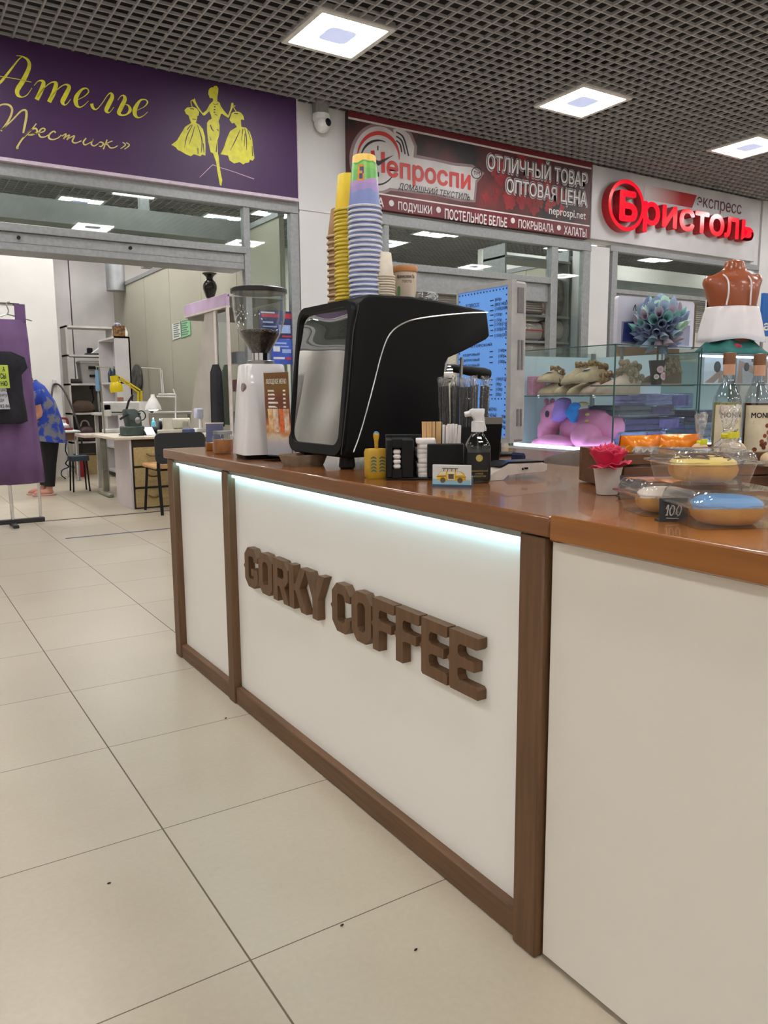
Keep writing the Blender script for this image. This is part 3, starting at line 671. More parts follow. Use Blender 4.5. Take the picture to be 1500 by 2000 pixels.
# the raised wooden letters: x 0..1, y 0..1.42 per letter
s_, n_ = .30, .16          # stem width, corner cut
OCT = lambda x0, y0, x1, y1, c: [(x0+c, y0), (x1-c, y0), (x1, y0+c), (x1, y1-c), (x1-c, y1), (x0+c, y1), (x0, y1-c), (x0, y0+c)]
HT = 1.42
nub = [(0.02, .62), (-.09, .71), (.02, .80)]
def glyph(ch):
    A = []
    if ch == 'O': A.append(('ring', OCT(0, 0, 1, HT, .27), OCT(s_, s_, 1-s_, HT-s_, .1)))
    elif ch in 'CG':
        A.append(('poly', [(.27, 0), (.73, 0), (1, .27), (1, .46), (.70, .46), (.70, .37), (.63, .30), (.37, .30), (.30, .37), (.30, 1.05), (.37, 1.12), (.63, 1.12), (.70, 1.05), (.70, .95), (1, .95), (1, 1.15), (.73, HT), (.27, HT), (0, 1.15), (0, .8), (-.08, .71), (0, .62), (0, .27)]))
        if ch == 'G': A.append(('poly', [(.5, .44), (1, .44), (1, .76), (.92, .68), (.5, .68)]))
    elif ch == 'R':
        A.append(('ring', [(0, .52), (.73, .52), (1, .79), (1, 1.15), (.73, HT), (0, HT), (0, 1.2), (0, .8)], [(.30, .80), (.63, .80), (.70, .87), (.70, 1.07), (.63, 1.13), (.30, 1.13), (.30, 1.1), (.30, .85)]))
        A.append(('poly', [(0, 0), (.30, 0), (.30, .53), (0, .53)])); A.append(('poly', [(.42, .53), (.72, 0), (1.04, 0), (.74, .53)]))
    elif ch == 'K':
        A.append(('poly', [(0, 0), (.30, 0), (.30, HT), (0, HT)])); A.append(('poly', [(.30, .62), (.42, .62), (.74, 0), (1.08, 0), (.66, .74), (1.05, HT), (.72, HT), (.40, .84), (.30, .84)]))
    elif ch == 'Y': A.append(('poly', [(.35, 0), (.65, 0), (.65, .62), (1.06, HT), (.74, HT), (.5, .9), (.26, HT), (-.06, HT), (.35, .62)]))
    elif ch == 'F': A.append(('poly', [(0, 0), (.30, 0), (.30, .56), (.42, .60), (.86, .60), (.86, .84), (.42, .84), (.30, .9), (.30, 1.06), (.36, 1.14), (.94, 1.14), (1, 1.2), (1, HT), (0, HT), (0, .8), (-.08, .71), (0, .62)]))
    elif ch == 'E': A.append(('poly', [(.05, 0), (1, 0), (1, .22), (.94, .28), (.38, .28), (.30, .38), (.30, .54), (.40, .60), (.86, .60), (.86, .84), (.40, .84), (.30, .9), (.30, 1.06), (.38, 1.14), (.94, 1.14), (1, 1.2), (1, HT), (0, HT), (0, .8), (-.08, .71), (0, .62), (0, .05)]))
    return A
lz, lh = .494, .141
for wordt, ua, ub in (('GORKY', -2.592, -2.0), ('COFFEE', -1.948, -1.288)):
    n = len(wordt); pit = (ub-ua)/(n-.08)
    for i, ch in enumerate(wordt):
        b = MB(); mp = onX(1.0895); u_ = ua+pit*i; k = pit*.93
        for j, (kind, *g) in enumerate(glyph(ch)):
            tr = lambda pts: [(u_+a*k, lz+c*lh/HT) for a, c in pts]
            if kind == 'ring': b.ringprism(tr(g[0]), tr(g[1]), mp, .001, .026)
            else: b.prism(tr(g[0]), mp, .001, .026+j*.0003)
        l = b.build('letter', WOODF, pw, sharp=.3); l.data.transform(Matrix.Translation(-Vector(t.location)))
# second cabinet and the two worktops
t2 = thing('counter_cabinet', 'plain white counter cabinet beside the brown corner post', 'counter', (1.09, .2, 0))
shift(MB().box(1.072, -1.4, .012, 1.09, 1.078, .888, .001).build('front_panel', M('white_laminate_panel_greyer', (234, 228, 218), .36, noise=1, rgb2=(230, 224, 214)), t2), t2.location)
shift(MB().box(1.09, -1.4, 0, 1.8, 1.075, .888).build('carcass', BODY, t2), t2.location)
wt = MB().box(1.05, 1.066, .894, 1.86, 3.45, ZT, .004).build('worktop', WOODT)
tag(seat(wt, (1.06, 2.2, .894)), 'long glossy brown wooden worktop carrying the coffee machine and grinder', 'worktop')
wt = MB().box(1.045, -1.4, .889, 1.86, 1.062, ZT+.004, .004).build('worktop', WOODT2)
tag(seat(wt, (1.06, 0, .889)), 'orange-brown wooden worktop under the packed doughnuts', 'worktop')

# ------------------------------------------------------------ espresso machine
t = thing('espresso_machine', 'black espresso machine with mirrored back panel and a chrome side stripe', 'coffee machine', (1.2, 2.27, ZT))
prof = [(1.20, .972), (1.188, .985), (1.19, 1.0), (1.235, 1.415), (1.243, 1.437), (1.262, 1.453), (1.29, 1.464), (1.43, 1.467), (1.55, 1.459), (1.735, 1.439), (1.745, 1.43), (1.757, 1.36), (1.745, 1.35), (1.645, 1.306), (1.585, 1.283), (1.572, 1.262), (1.565, 1.20), (1.55, 1.06), (1.545, .985), (1.53, .972)]
def shrink(pf, k):
    cx = sum(p[0] for p in pf)/len(pf); cz = sum(p[1] for p in pf)/len(pf)
    return [(cx+(x-cx)*(1-k/ max(.05, abs(x-cx)+.1)), cz+(z-cz)*(1-k/max(.05, abs(z-cz)+.1))) for x, z in pf]
YA, YB = 2.08, 2.455
rings = [[(x, y, z) for x, z in shrink(prof, k)] for y, k in ((YA, .012), (YA+.004, .004), (YA+.012, 0), (YB-.012, 0), (YB-.004, .004), (YB, .012))]
BODYM = M('satin_black_shell', (8, 8, 9), .5, noise=200, rgb2=(10, 10, 11), spec=.16)
shift(MB().loft(rings).build('shell', BODYM, t, sharp=.5), t.location)
# rear frame and warped mirror, on the leaning rear face
def rear(y, z, o=0):
    x = 1.19+(z-1.0)*.1084
    return Vector((x-o, y, z+o*.1))
fo, fi = rrect(YA+.006, .978, YB-.006, 1.448, .045), rrect(YA+.028, 1.008, YB-.02, 1.428, .035)
mpR = lambda a, b, w=0: rear(a, b, w)
MB().ringprism(fo, fi, mpR, -.01, .012).build('rear_frame', BLACK, t)
vs, fs, N, K = [], [], 26, 40
for i in range(K+1):
    for j in range(N+1):
        a, b = j/N, i/K; y = YA+.02+(YB-YA-.032)*a; z = 1.0+.435*b
        o = .004+.0022*sin(b*9.5+1)*(1+.4*sin(a*5))+.0012*sin(a*8+b*3)-.006*(b-.5)**2*4+.004*max(0, (b-.62))*sin(b*22)
        vs.append(rear(y, z, o))
for i in range(K):
    for j in range(N): fs.append((i*(N+1)+j, i*(N+1)+j+1, (i+1)*(N+1)+j+1, (i+1)*(N+1)+j))
mm = MB(); mm.add(vs, fs); o = mm.build('mirror_panel', M('polished_mirror', (222, 222, 220), .03, 1, noise=5, rgb2=(218, 218, 216)), t, sharp=3)
sl = o.modifiers.new('sheet', 'SOLIDIFY'); sl.thickness = .003; sl.offset = -1
for ch in t.children:
    if ch.name.startswith(('rear_frame', 'mirror_panel')): shift(ch, t.location)
st = smooth([(1.742, YA-.001, 1.432), (1.64, YA-.001, 1.424), (1.487, YA-.001, 1.404), (1.409, YA-.001, 1.385), (1.355, YA-.001, 1.350), (1.323, YA-.001, 1.288), (1.289, YA-.001, 1.181), (1.247, YA-.001, 1.057), (1.218, YA-.001, .99)], 6)
shift(MB().tube(st, .0024, 6).build('chrome_stripe', M('satin_chrome', (210, 210, 208), .28, 1, noise=8), t), t.location)
shift(MB().tube([(1.175, YA-.001, .985), (1.2, YA-.002, 1.16), (1.222, YA-.002, 1.35), (1.243, YA-.001, 1.43)], .0015, 5).build('rear_seam', M('dark_grey_seam', (50, 50, 52), .5, noise=30), t), t.location)
shift(MB().box(1.5, YA+.02, .965, 1.80, YB-.02, 1.03, .006).build('drip_tray', BLACK, t), t.location)
g_ = MB(); g_.lathe([(.03, .0), (.034, .01), (.034, .05), (.03, .06)], (1.655, 2.24, 1.235), 20); shift(g_.build('group_head', CHROME, t), t.location)
pf = MB().tube([(1.655, 2.24, 1.232), (1.70, 2.238, 1.234)], .032, 14); pf = pf.build('portafilter', CHROME, t); shift(pf, t.location)
hd = MB().tube([(1.685, 2.236, 1.255), (1.72, 2.236, 1.254), (1.75, 2.234, 1.250), (1.80, 2.23, 1.243), (1.845, 2.226, 1.236), (1.87, 2.224, 1.232), (1.876, 2.224, 1.231)], [.012, .015, .014, .018, .022, .02, .008], 14).build('handle', BLACK, pf); shift(hd, t.location)
sw = MB().tube([(1.73, 2.2, 1.29), (1.725, 2.2, 1.20), (1.73, 2.2, 1.10)], .006, 8).build('steam_wand', STEEL, t); shift(sw, t.location)
for x in (1.225, 1.52):
    for y in (YA+.05, YB-.05): shift(MB().lathe([(.02, 0), (.026, .008), (.022, .045)], (x, y, ZT), 14).build('foot', BLACK, t), t.location)

# ------------------------------------------------------------ cups on the machine
ZC = 1.464
def stacked(name, label_of, group, px, ytop, ybot_first, step, Y, R_rim, R_top, hcup, mats, n, color_ring=(0, 1)):
    """n nested upside-down cups; the topmost shows its whole side"""
    x = at(px, 450, Y=Y).x; zt = at(px, ytop, Y=Y).z
    prof = [(R_rim, 0), (R_rim+.0035, .001), (R_rim+.0045, .004), (R_rim+.003, .0075), (R_rim-.001, .008), (R_top, hcup-.002), (R_top-.002, hcup), (R_top-.006, hcup-.004), (0, hcup-.005)]
    proto = MB().lathe(prof, seg=28, mis=[1, 1, 1, 1, 0, 0, 0, 0], cap=False).build(name, mats)
    rj = random.Random(n)
    for i in range(n):
        o = proto if i == 0 else proto.copy()
        if i: C.objects.link(o)
        o.location = (x+rj.uniform(-1, 1)*.0012, Y+rj.uniform(-1, 1)*.0012, zt-hcup-i*step)
        o.rotation_euler = (0, 0, rj.random()*6 if i else 0)
        tag(o, label_of(i), 'cup', group)
    return x, zt
# patterned lilac cups: bands and patches belong to the print
def lilac_print(h):
    m = bpy.data.materials.new('lilac_green_cup_print'); m.use_nodes = True; nt = m.node_tree; p = nt.nodes['Principled BSDF']; p.inputs['Roughness'].default_value = .4
    tc = nt.nodes.new('ShaderNodeTexCoord'); nz = nt.nodes.new('ShaderNodeTexNoise'); nz.inputs['Scale'].default_value = 22; sp = nt.nodes.new('ShaderNodeSeparateXYZ')
    nt.links.new(tc.outputs['Object'], sp.inputs[0]); nt.links.new(tc.outputs['Object'], nz.inputs['Vector'])
    a = nt.nodes.new('ShaderNodeMath'); a.operation = 'MULTIPLY_ADD'; a.inputs[1].default_value = .05; nt.links.new(nz.outputs['Fac'], a.inputs[0]); nt.links.new(sp.outputs[2], a.inputs[2])
    mr = nt.nodes.new('ShaderNodeMapRange'); mr.inputs['From Min'].default_value = .025; mr.inputs['From Max'].default_value = h+.025; nt.links.new(a.outputs[0], mr.inputs['Value'])
    cr = nt.nodes.new('ShaderNodeValToRGB'); cr.color_ramp.interpolation = 'CONSTANT'; e = cr.color_ramp.elements
    e[0].position = 0; e[0].color = lin((126, 140, 196)); e[1].position = .30; e[1].color = lin((160, 138, 196))
    for ps, c in ((.44, (176, 140, 190)), (.52, (104, 178, 84)), (.70, (122, 190, 78)), (.82, (84, 158, 80)), (.86, (240, 200, 96))): q = e.new(ps); q.color = lin(c)
    nt.links.new(mr.outputs[0], cr.inputs['Fac']); nt.links.new(cr.outputs['Color'], p.inputs['Base Color']); return m
O = lambda i: ORD[i]
hb = .158
CUPW = M('white_cup_rim', (214, 216, 226), .5, noise=40)
xb, zb_ = stacked('paper_cup', lambda i: 'lilac paper cup with green and orange print, topmost of the tall lilac stack' if i == 0 else 'lilac paper cup with white rim, %s from the top of the tall lilac stack' % O(i), 'lilac paper cups stacked on the coffee machine', 713, 306, 0, .0148, 2.20, .0505, .036, hb, [lilac_print(hb), CUPW], 21)
cup0 = [o for o in bpy.data.objects if o.name == 'paper_cup'][0]
def on_cup(u, v, w):                                   # u angle, v height on the slope of the topmost cup
    r = .0505-.001+(.036-.0505+.001)*(v-.008)/(hb-.01)+.0006+w; return Vector((r*cos(u), r*sin(u), v))
pt = MB()
g = [(-2.62+.5*i/6, .125-.048*j/4) for j in range(5) for i in range(7)]
pt.add([on_cup(u, v, .0) for u, v in g], [(j*7+i, j*7+i+1, (j+1)*7+i+1, (j+1)*7+i) for j in range(4) for i in range(6)])
pt.build('orange_patch', M('orange_cup_print', (240, 160, 50), .4, noise=60), cup0)
pt = MB()
for u, v, s1, s2 in ((-2.36, .112, .10, .006), (-2.2, .108, .05, .010), (-2.36, .09, .12, .008)):
    pt.add([on_cup(u-s1, v-s2, .0006), on_cup(u+s1, v-s2, .0006), on_cup(u+s1, v+s2, .0006), on_cup(u-s1, v+s2, .0006)], [(0, 1, 2, 3)])
pt.build('blue_mark', M('blue_cup_print', (70, 80, 130), .4, noise=60), cup0)
YCUP = M('yellow_cup', (226, 190, 24), .45, noise=20, rgb2=(232, 198, 30)); YRIM = M('yellow_cup_rim', (226, 200, 70), .45, noise=20)
stacked('paper_cup', lambda i: 'plain yellow paper cup, %s of the yellow stack' % (O(i)+(' from the top' if i else '')), 'yellow paper cups stacked on the coffee machine', 683, 343, 0, .0121, 2.31, .0475, .036, .115, [YCUP, YRIM], 28)
KR = M('kraft_cup', (150, 112, 78), .7, noise=25, rgb2=(164, 126, 90)); KRR = M('kraft_cup_rim', (206, 176, 138), .6, noise=30)
stacked('paper_cup', lambda i: 'brown kraft paper cup, %s of the kraft stack behind the yellow one' % (O(i)+(' from the top' if i else '')), 'kraft paper cups stacked on the coffee machine', 667, 409, 0, .0212, 2.40, .047, .034, .095, [KR, KRR], 13)
IV = M('ivory_cup', (226, 216, 198), .5, noise=20); IVR = M('ivory_cup_rim', (206, 194, 172), .5, noise=30)
stacked('paper_cup', lambda i: 'small ivory paper cup, %s of the short ivory stack' % (O(i)+(' from the top' if i else '')), 'ivory paper cups stacked on the coffee machine', 748, 494, 0, .0078, 2.17, .034, .0255, .078, [IV, IVR], 10)
# tub of peanut paste and a bag of clear lids
Y = 2.24; c = at(791, 560, Y=Y)
t = thing('paste_tub', 'printed paper tub of nut paste with brown lid behind the ivory cups', 'tub', (c.x, Y, ZC))
zt = at(791, 521, Y=Y).z-ZC
MB().lathe([(.036, 0), (.037, .003), (.039, zt-.018), (0, zt-.016)], seg=28).build('tub', M('tub_print', (196, 176, 156), .5, noise=14, rgb2=(214, 200, 184)), t)
MB().lathe([(.0405, zt-.02), (.042, zt-.018), (.042, zt-.003), (.0405, zt), (0, zt)], seg=28).build('lid', M('brown_tub_lid', (176, 118, 66), .4, noise=20, rgb2=(196, 140, 86)), t)
mpc = lambda u, v, w=0: Vector(((.0398+w)*cos(u/.04-2.15), (.0398+w)*sin(u/.04-2.15), v))
text('Арахисовая Па', (-.030, zt-.044, .034, zt-.030), mpc, 'tub_lettering', INK, t, bold=.01, shear=.25)
text('паста', (-.01, zt-.056, .022, zt-.048), mpc, 'tub_lettering', INK, t)
text('NUT', (-.008, .008, .03, .018), mpc, 'tub_lettering', M('navy_ink', (40, 40, 96), .5, noise=20), t, bold=.03)
MB().stroke([(-.022, .02, .008), (-.022, .045, .012), (-.022, .052, .006)], mpc, .0003).build('green_mark', M('green_print', (96, 150, 90), .5, noise=20), t)
Y = 2.2; c = at(833, 575, Y=Y)
t = thing('lid_bag', 'crinkled clear bag of plastic lids on top of the coffee machine', 'bag', (c.x, Y, ZC-.003))
b = MB(); rj = random.Random(9)
for i in range(9):
    pass
prof = [(.0, 0), (.036, .001), (.041, .014), (.036, .03), (.025, .038), (.010, .041), (0, .0415)]
b.lathe(prof, seg=22, jit=.06)
b.build('bag_film', GL('silvery_film', (225, 228, 230), .35, .1, .8, bumpy=60), t)
for i in range(4): MB().lathe([(.028, 0), (.03, .003), (.028, .006), (.022, .007), (0, .007)], (0, 0, .003+i*.0068), 20).build('plastic_lid', CLEAR, t)

# ------------------------------------------------------------ grinder
c = at(507, 897, Z=ZT); gx, gy = 1.205, 2.72
t = thing('coffee_grinder', 'white coffee grinder with a clear bean hopper and black lid', 'coffee grinder', (gx, gy, ZT))
WG = M('glossy_white_body', (226, 222, 222), .16, noise=10, rgb2=(222, 218, 218), coat=.3)
z1 = at(510, 712, Y=gy).z-ZT
def sq(hx, hy, z, r=.02, ox=0): return [(ox+a, b, z) for a, b in rrect(-hx, -hy, hx, hy, r, 4)]
a_ = R(-8)
bd = MB(Matrix.Rotation(a_, 4, 'Z')); bd.loft([sq(.098, .088, .016), sq(.098, .088, .022), sq(.092, .083, .10), sq(.080, .073, z1-.09), sq(.073, .067, z1-.006), sq(.068, .062, z1)])
bd.build('body', WG, t)
MB(Matrix.Rotation(a_, 4, 'Z')).loft([sq(.085, .075, 0), sq(.09, .08, .016)]).build('base', BLACK, t)
hz = at(506, 690, Y=gy).z-ZT; zl = at(506, 566, Y=gy).z-ZT
MB().lathe([(.05, z1), (.05, z1+.012), (.048, z1+.014), (0, z1+.014)], seg=26).build('collar_plate', STEEL, t)
MB().lathe([(.036, z1+.012), (.036, z1+.04), (.03, z1+.042), (0, z1+.042)], seg=26).build('collar', CHROME, t)
hop = [(.032, z1+.03), (.034, z1+.045), (.055, z1+.075), (.078, z1+.115), (.091, z1+.16), (.0955, z1+.20), (.0965, zl-.012)]
MB().lathe(hop+[(r-.002, z) for r, z in reversed(hop)], seg=40, cap=False).build('hopper', CLEAR, t)
BEAN = M('coffee_beans', (54, 34, 24), .38, noise=90, rgb2=(30, 18, 12), bump=.9)
bn = MB().lathe([(.028, z1+.034), (.032, z1+.046), (.053, z1+.076), (.073, z1+.112), (.071, z1+.117), (.04, z1+.126), (0, z1+.122)], seg=36)
tag(bn.build('beans', BEAN, t), None, None, None)
rj = random.Random(2); bb = MB()
for i in range(150):
    q, rr = rj.random()*2*pi, .07*math.sqrt(rj.random()); zz = z1+.118+.007*(1-abs(rr-.03)/.04)
    bb.ell((rr*cos(q), rr*sin(q), zz), (.0055, .0038, .003), 6, 4, T=Matrix.Rotation(rj.random()*6, 3, 'Z'))
o = bb.build('bean_surface', BEAN, t); o['kind'] = 'stuff'
MB().lathe([(.098, zl-.014), (.102, zl-.012), (.102, zl), (.095, zl+.004), (.05, zl+.007), (0, zl+.011)], seg=40, mis=[0, 0, 0, 0, 0]).build('lid', M('black_lid', (28, 28, 30), .3, noise=20), t)
MB().lathe([(.05, zl+.007), (.048, zl+.011), (.03, zl+.014), (0, zl+.016)], seg=30).build('lid_disc', M('pale_lid_disc', (196, 190, 176), .3, noise=20), t)
mB = lambda u, v, w=0: Matrix.Rotation(a_, 4, 'Z') @ Vector((-.0835-w, -u, v))
bg = MB()
bg.prism([(.045+.021*cos(q), z1-.083+.0155*sin(q)) for q in [2*pi*i/24 for i in range(24)]], lambda u, v, w=0: Matrix.Rotation(a_, 4, 'Z') @ Vector((-.0735-.0045*(z1-v)/.09-w, -u, v)), -.004, .006)
bg.build('badge', M('grey_badge', (150, 128, 128), .3, .5, noise=20), t)
# ------------------------------------------------------------ acrylic menu stand
c0, c1 = Vector((1.142, 2.575)), Vector((1.172, 2.43))
cc = (c0+c1)/2; dv = (c1-c0); ang = math.atan2(dv.y, dv.x)
t = thing('menu_stand', 'small acrylic stand with orange and brown cold drinks menu beside the grinder', 'menu', (cc.x, cc.y, ZT), ang)
hm = at(540, 724, Y=2.5).z-ZT; wm = .072
lean = lambda u, v, w=0: Vector((u, .016-v*.03-w, .018+v))
MB().prism([(-wm, 0), (wm, 0), (wm, hm-.02), (-wm, hm-.02)], lean, -.001, .001).box(-wm, -.015, 0, wm, .06, .002).build('acrylic_holder', CLEAR, t)
m_ = bpy.data.materials.new('menu_print'); m_.use_nodes = True; nt = m_.node_tree; p = nt.nodes['Principled BSDF']; p.inputs['Roughness'].default_value = .4
tc = nt.nodes.new('ShaderNodeTexCoord'); sp = nt.nodes.new('ShaderNodeSeparateXYZ'); nz = nt.nodes.new('ShaderNodeTexNoise'); nz.inputs['Scale'].default_value = 28
ma = nt.nodes.new('ShaderNodeMath'); ma.operation = 'MULTIPLY_ADD'; ma.inputs[1].default_value = .16; cr = nt.nodes.new('ShaderNodeValToRGB')
nt.links.new(tc.outputs['Generated'], sp.inputs[0]); nt.links.new(tc.outputs['Object'], nz.inputs['Vector']); nt.links.new(nz.outputs['Fac'], ma.inputs[0]); nt.links.new(sp.outputs[2], ma.inputs[2]); nt.links.new(ma.outputs[0], cr.inputs['Fac']); nt.links.new(cr.outputs['Color'], p.inputs['Base Color'])
e = cr.color_ramp.elements; e[0].position = 0; e[0].color = lin((150, 158, 168)); e[1].position = 1; e[1].color = lin((112, 74, 26))
for ps, c in ((.22, (176, 170, 176)), (.30, (206, 190, 170)), (.36, (190, 120, 70)), (.42, (206, 170, 120)), (.47, (186, 84, 44)), (.54, (96, 60, 26)), (.75, (110, 50, 30)), (.92, (120, 86, 30))): q = e.new(ps); q.color = lin(c)
MB().prism([(-wm+.002, .004), (wm-.002, .004), (wm-.002, hm-.024), (-wm+.002, hm-.024)], lean, .0012, .0018).build('menu_sheet', m_, t)
text('ХОЛОДНОЕ МЕНЮ', (-.058, hm-.066, .058, hm-.045), lean, 'menu_lettering', CREAM, t, bold=.012, w0=.0022, w1=.0022)
b = MB(); rj = random.Random(4)
for i, v in enumerate((.085, .098, .112, .126, .140, .168, .182)):
    b.prism([(-.05, hm-v-.0035), (-.05+.03+.03*rj.random(), hm-v-.0035), (-.05+.03+.03*rj.random(), hm-v+.0025), (-.05, hm-v+.0025)], lean, .0019, .0021)
    b.prism([(.036, hm-v-.0035), (.05, hm-v-.0035), (.05, hm-v+.0025), (.036, hm-v+.0025)], lean, .0019, .0021)
b.build('menu_lettering', CREAM, t)
b = MB()
for u, k in ((-.04, (206, 150, 90)), (-.01, (220, 200, 180)), (.025, (196, 70, 40)), (.05, (220, 190, 150))):
    mi = {(206, 150, 90): 0, (220, 200, 180): 1, (196, 70, 40): 2, (220, 190, 150): 1}[k]
    b.prism([(u-.012, .085), (u+.012, .085), (u+.016, .165), (u-.016, .165)], lean, .0019, .0024, mi)
b.build('drink_pictures', [M('caramel_print', (200, 142, 84), .4, noise=50, rgb2=(230, 200, 150)), M('milk_print', (226, 214, 198), .4, noise=50, rgb2=(190, 130, 90)), M('red_drink_print', (200, 66, 36), .4, noise=50, rgb2=(220, 130, 60))], t)
# jar behind the grinder, card box
c = at(443, 886, Z=ZT)
t = thing('glass_jar', 'small squat glass jar of amber contents behind the grinder', 'jar', (c.x-.01, c.y+.01, ZT))
MB().lathe([(0, .001), (.036, .001), (.042, .008), (.042, .062), (.036, .072), (.034, .08)], seg=24).build('glass', CLEAR, t)
MB().lathe([(0, .004), (.034, .004), (.039, .01), (.039, .056), (0, .06)], seg=24).build('contents', M('amber_contents', (176, 116, 56), .3, noise=20, rgb2=(150, 90, 40)), t)
MB().lathe([(.036, .08), (.038, .078), (.038, .09), (0, .092)], seg=24).build('lid', STEEL, t)
c = at(414, 884, Z=ZT)
t = thing('card_holder', 'wooden block with an upright blue printed card at the worktop end', 'card holder', (c.x+.06, c.y+.12, ZT), R(-10))
MB().box(-.04, -.02, 0, .04, .02, .035, .003).build('block', WOODT2, t)
MB().box(-.036, -.003, .03, .036, .003, .115).build('card', M('slate_blue_card', (92, 100, 136), .5, noise=20, rgb2=(110, 118, 150)), t)
MB().box(-.038, -.004, .112, .038, .004, .117).build('card_edge', CREAM, t)
# moulded cup carrier under the machine's back edge
c = at(590, 910, Z=ZT)
t = tag(MB().loft([[(x*k+c.x+.02, y*k+c.y+.03, ZT+z) for x, y in rrect(-.075, -.055, .075, .055, .03, 4)] for k, z in ((.8, 0), (.86, .008), (.96, .028), (1, .036), (.93, .036), (.8, .012))]).build('cup_carrier', M('grey_moulded_pulp', (150, 130, 108), .9, noise=60, rgb2=(136, 116, 96), bump=.5)), 'grey moulded pulp cup carrier lying under the mirrored back panel', 'cup carrier')
seat(t, (c.x+.02, c.y+.03, ZT))
# ------------------------------------------------------------ yellow block bottle with a stick
c = at(731, 936, Z=ZT)
t = thing('yellow_bottle', 'mustard yellow square bottle with teal pattern and a short striped stick', 'bottle', (c.x+.02, c.y+.02, ZT), R(-22))
hh = at(731, 878, Y=c.y).z-ZT
MB().loft([[(x, y, z) for x, y in rrect(-a, -b, a, b, .008, 4)] for a, b, z in ((.028, .020, 0), (.031, .022, .004), (.032, .023, .02), (.032, .023, hh-.008), (.029, .020, hh), (.02, .014, hh+.001))]).build('body', M('mustard_plastic', (176, 134, 22), .5, noise=25, rgb2=(190, 150, 34)), t)
b = MB()
for j in range(5):
    for s in (-1, 1): b.stroke([(s*.004, .02+j*.009, .003), (s*.012, .024+j*.009, .004), (s*.02, .02+j*.009, .002)], onY(-.0232), .0004)
b.build('teal_pattern', M('teal_print', (50, 116, 100), .5, noise=30), t, clean=False)
b = MB()
for j in range(5): b.box(.0322, -.014, .02+j*.009, .0328, .014, .025+j*.009)
b.build('teal_side_pattern', M('teal_print'), t)
MB().lathe([(.005, hh-.002), (.0055, hh+.02), (.0085, hh+.034), (.0085, hh+.042), (.005, hh+.047), (0, hh+.048)], seg=14, mis=[0, 0, 0, 1, 1]).build('stick', [M('mustard_plastic'), M('blue_tip', (70, 130, 160), .4, noise=20)], t)
# ------------------------------------------------------------ black organiser with napkins, stirrers, sugar, straws
OC = Vector((1.261, 1.769, ZT))
t = thing('bar_organizer', 'black bar organiser holding napkins, stirrers and sugar sticks beside the machine', 'organizer', OC, R(-32))
wL, dp, hL = .105, .055, .118
MB().box(-wL, -dp, 0, wL, dp, .006, .002).box(-wL, dp-.004, 0, wL, dp, hL, .002).build('tray', BLACKM, t)
MB().box(-wL, -dp, .006, -.087, dp-.004, hL-.008, .003).box(-.063, -dp, .006, -.03, dp-.004, hL-.008, .003).box(-.088, -dp, .006, -.062, dp-.004, .03).box(-.088, -dp, hL-.03, -.062, dp-.004, hL-.008).box(-.088, -.01, .03, -.062, dp-.004, hL-.03).build('slotted_block', BLACKM, t)
MB().box(.006, -dp-.002, .006, wL, -dp+.004, .098, .004).box(wL-.004, -dp, .006, wL, dp-.004, .098, .002).box(.040, -dp, .006, .043, dp-.004, .09).build('front_box', BLACKM, t)
TM = Matrix.Translation(OC) @ Matrix.Rotation(R(-32), 4, 'Z')
NAP = M('white_napkin', (226, 220, 216), .8, noise=40, rgb2=(214, 206, 204))
def place(o, lx, ly, lz, rz=0): o.location = TM @ Vector((lx, ly, lz)); o.rotation_euler = (0, 0, R(-32)+rz); return o
p0 = MB().box(-.0105, -.02, 0, .0105, .018, .0125, .004).build('sugar_packet', NAP)
for i in range(4):
    o = p0 if i == 0 else p0.copy()
    if i: C.objects.link(o)
    place(o, -.075, -.032, .0305+i*.0132); tag(o, 'white packet in the narrow slot of the black organiser, %s of four' % ['lowest', 'second lowest', 'third lowest', 'topmost'][i], 'packet', 'white packets in the organiser slot')
rj = random.Random(11)
n0 = MB().loft([[(x*k, y*k, z) for x, y in rrect(-.027, -.045, .027, .045, .008, 3)] for k, z in ((.97, 0), (1, .003), (1, .0095), (.97, .0125))]).build('paper_napkin', NAP)
for i in range(8):
    o = n0 if i == 0 else n0.copy()
    if i: C.objects.link(o)
    place(o, .008+rj.uniform(-.003, .003), .002+rj.uniform(-.003, .003), .0065+.0128*i, rj.uniform(-.05, .05)); tag(o, 'folded white napkin in the black organiser, %s of the pile' % ['lowest', 'second lowest', 'third lowest', 'fourth lowest', 'fifth lowest', 'third from top', 'second from top', 'topmost'][i], 'napkin', 'napkins piled in the organiser')
WST = M('pale_wood_stirrer', (196, 158, 108), .7, noise=30, rgb2=(182, 144, 96), stretch=(4, 4, .4))
s0 = MB().box(-.003, -.0009, 0, .003, .0009, .147, .0008).build('wooden_stirrer', WST); s1 = MB().tube([(0, 0, 0), (0, 0, .138)], [.0035, .0035], 8).build('sugar_stick', NAP)
sb = MB().box(-.003, -.0009, 0, .003, .0009, .037, .0008)
for i in range(16):
    o = s0 if i == 0 else s0.copy()
    if i: C.objects.link(o)
    place(o, .003+.0062*(i % 8), .048 if i < 8 else .0485, .0065 if 0 else .0065, 0); o.location = TM @ Vector((.003+.0063*(i % 8), .0478-.0022*(i//8), .0065)); o.rotation_euler = (R(rj.uniform(-.5, .5)), R(rj.uniform(-2, 2)), R(-32)); tag(o, 'pale flat wooden stirrer standing in the black organiser', 'stirrer', 'wooden stirrers in the organiser')
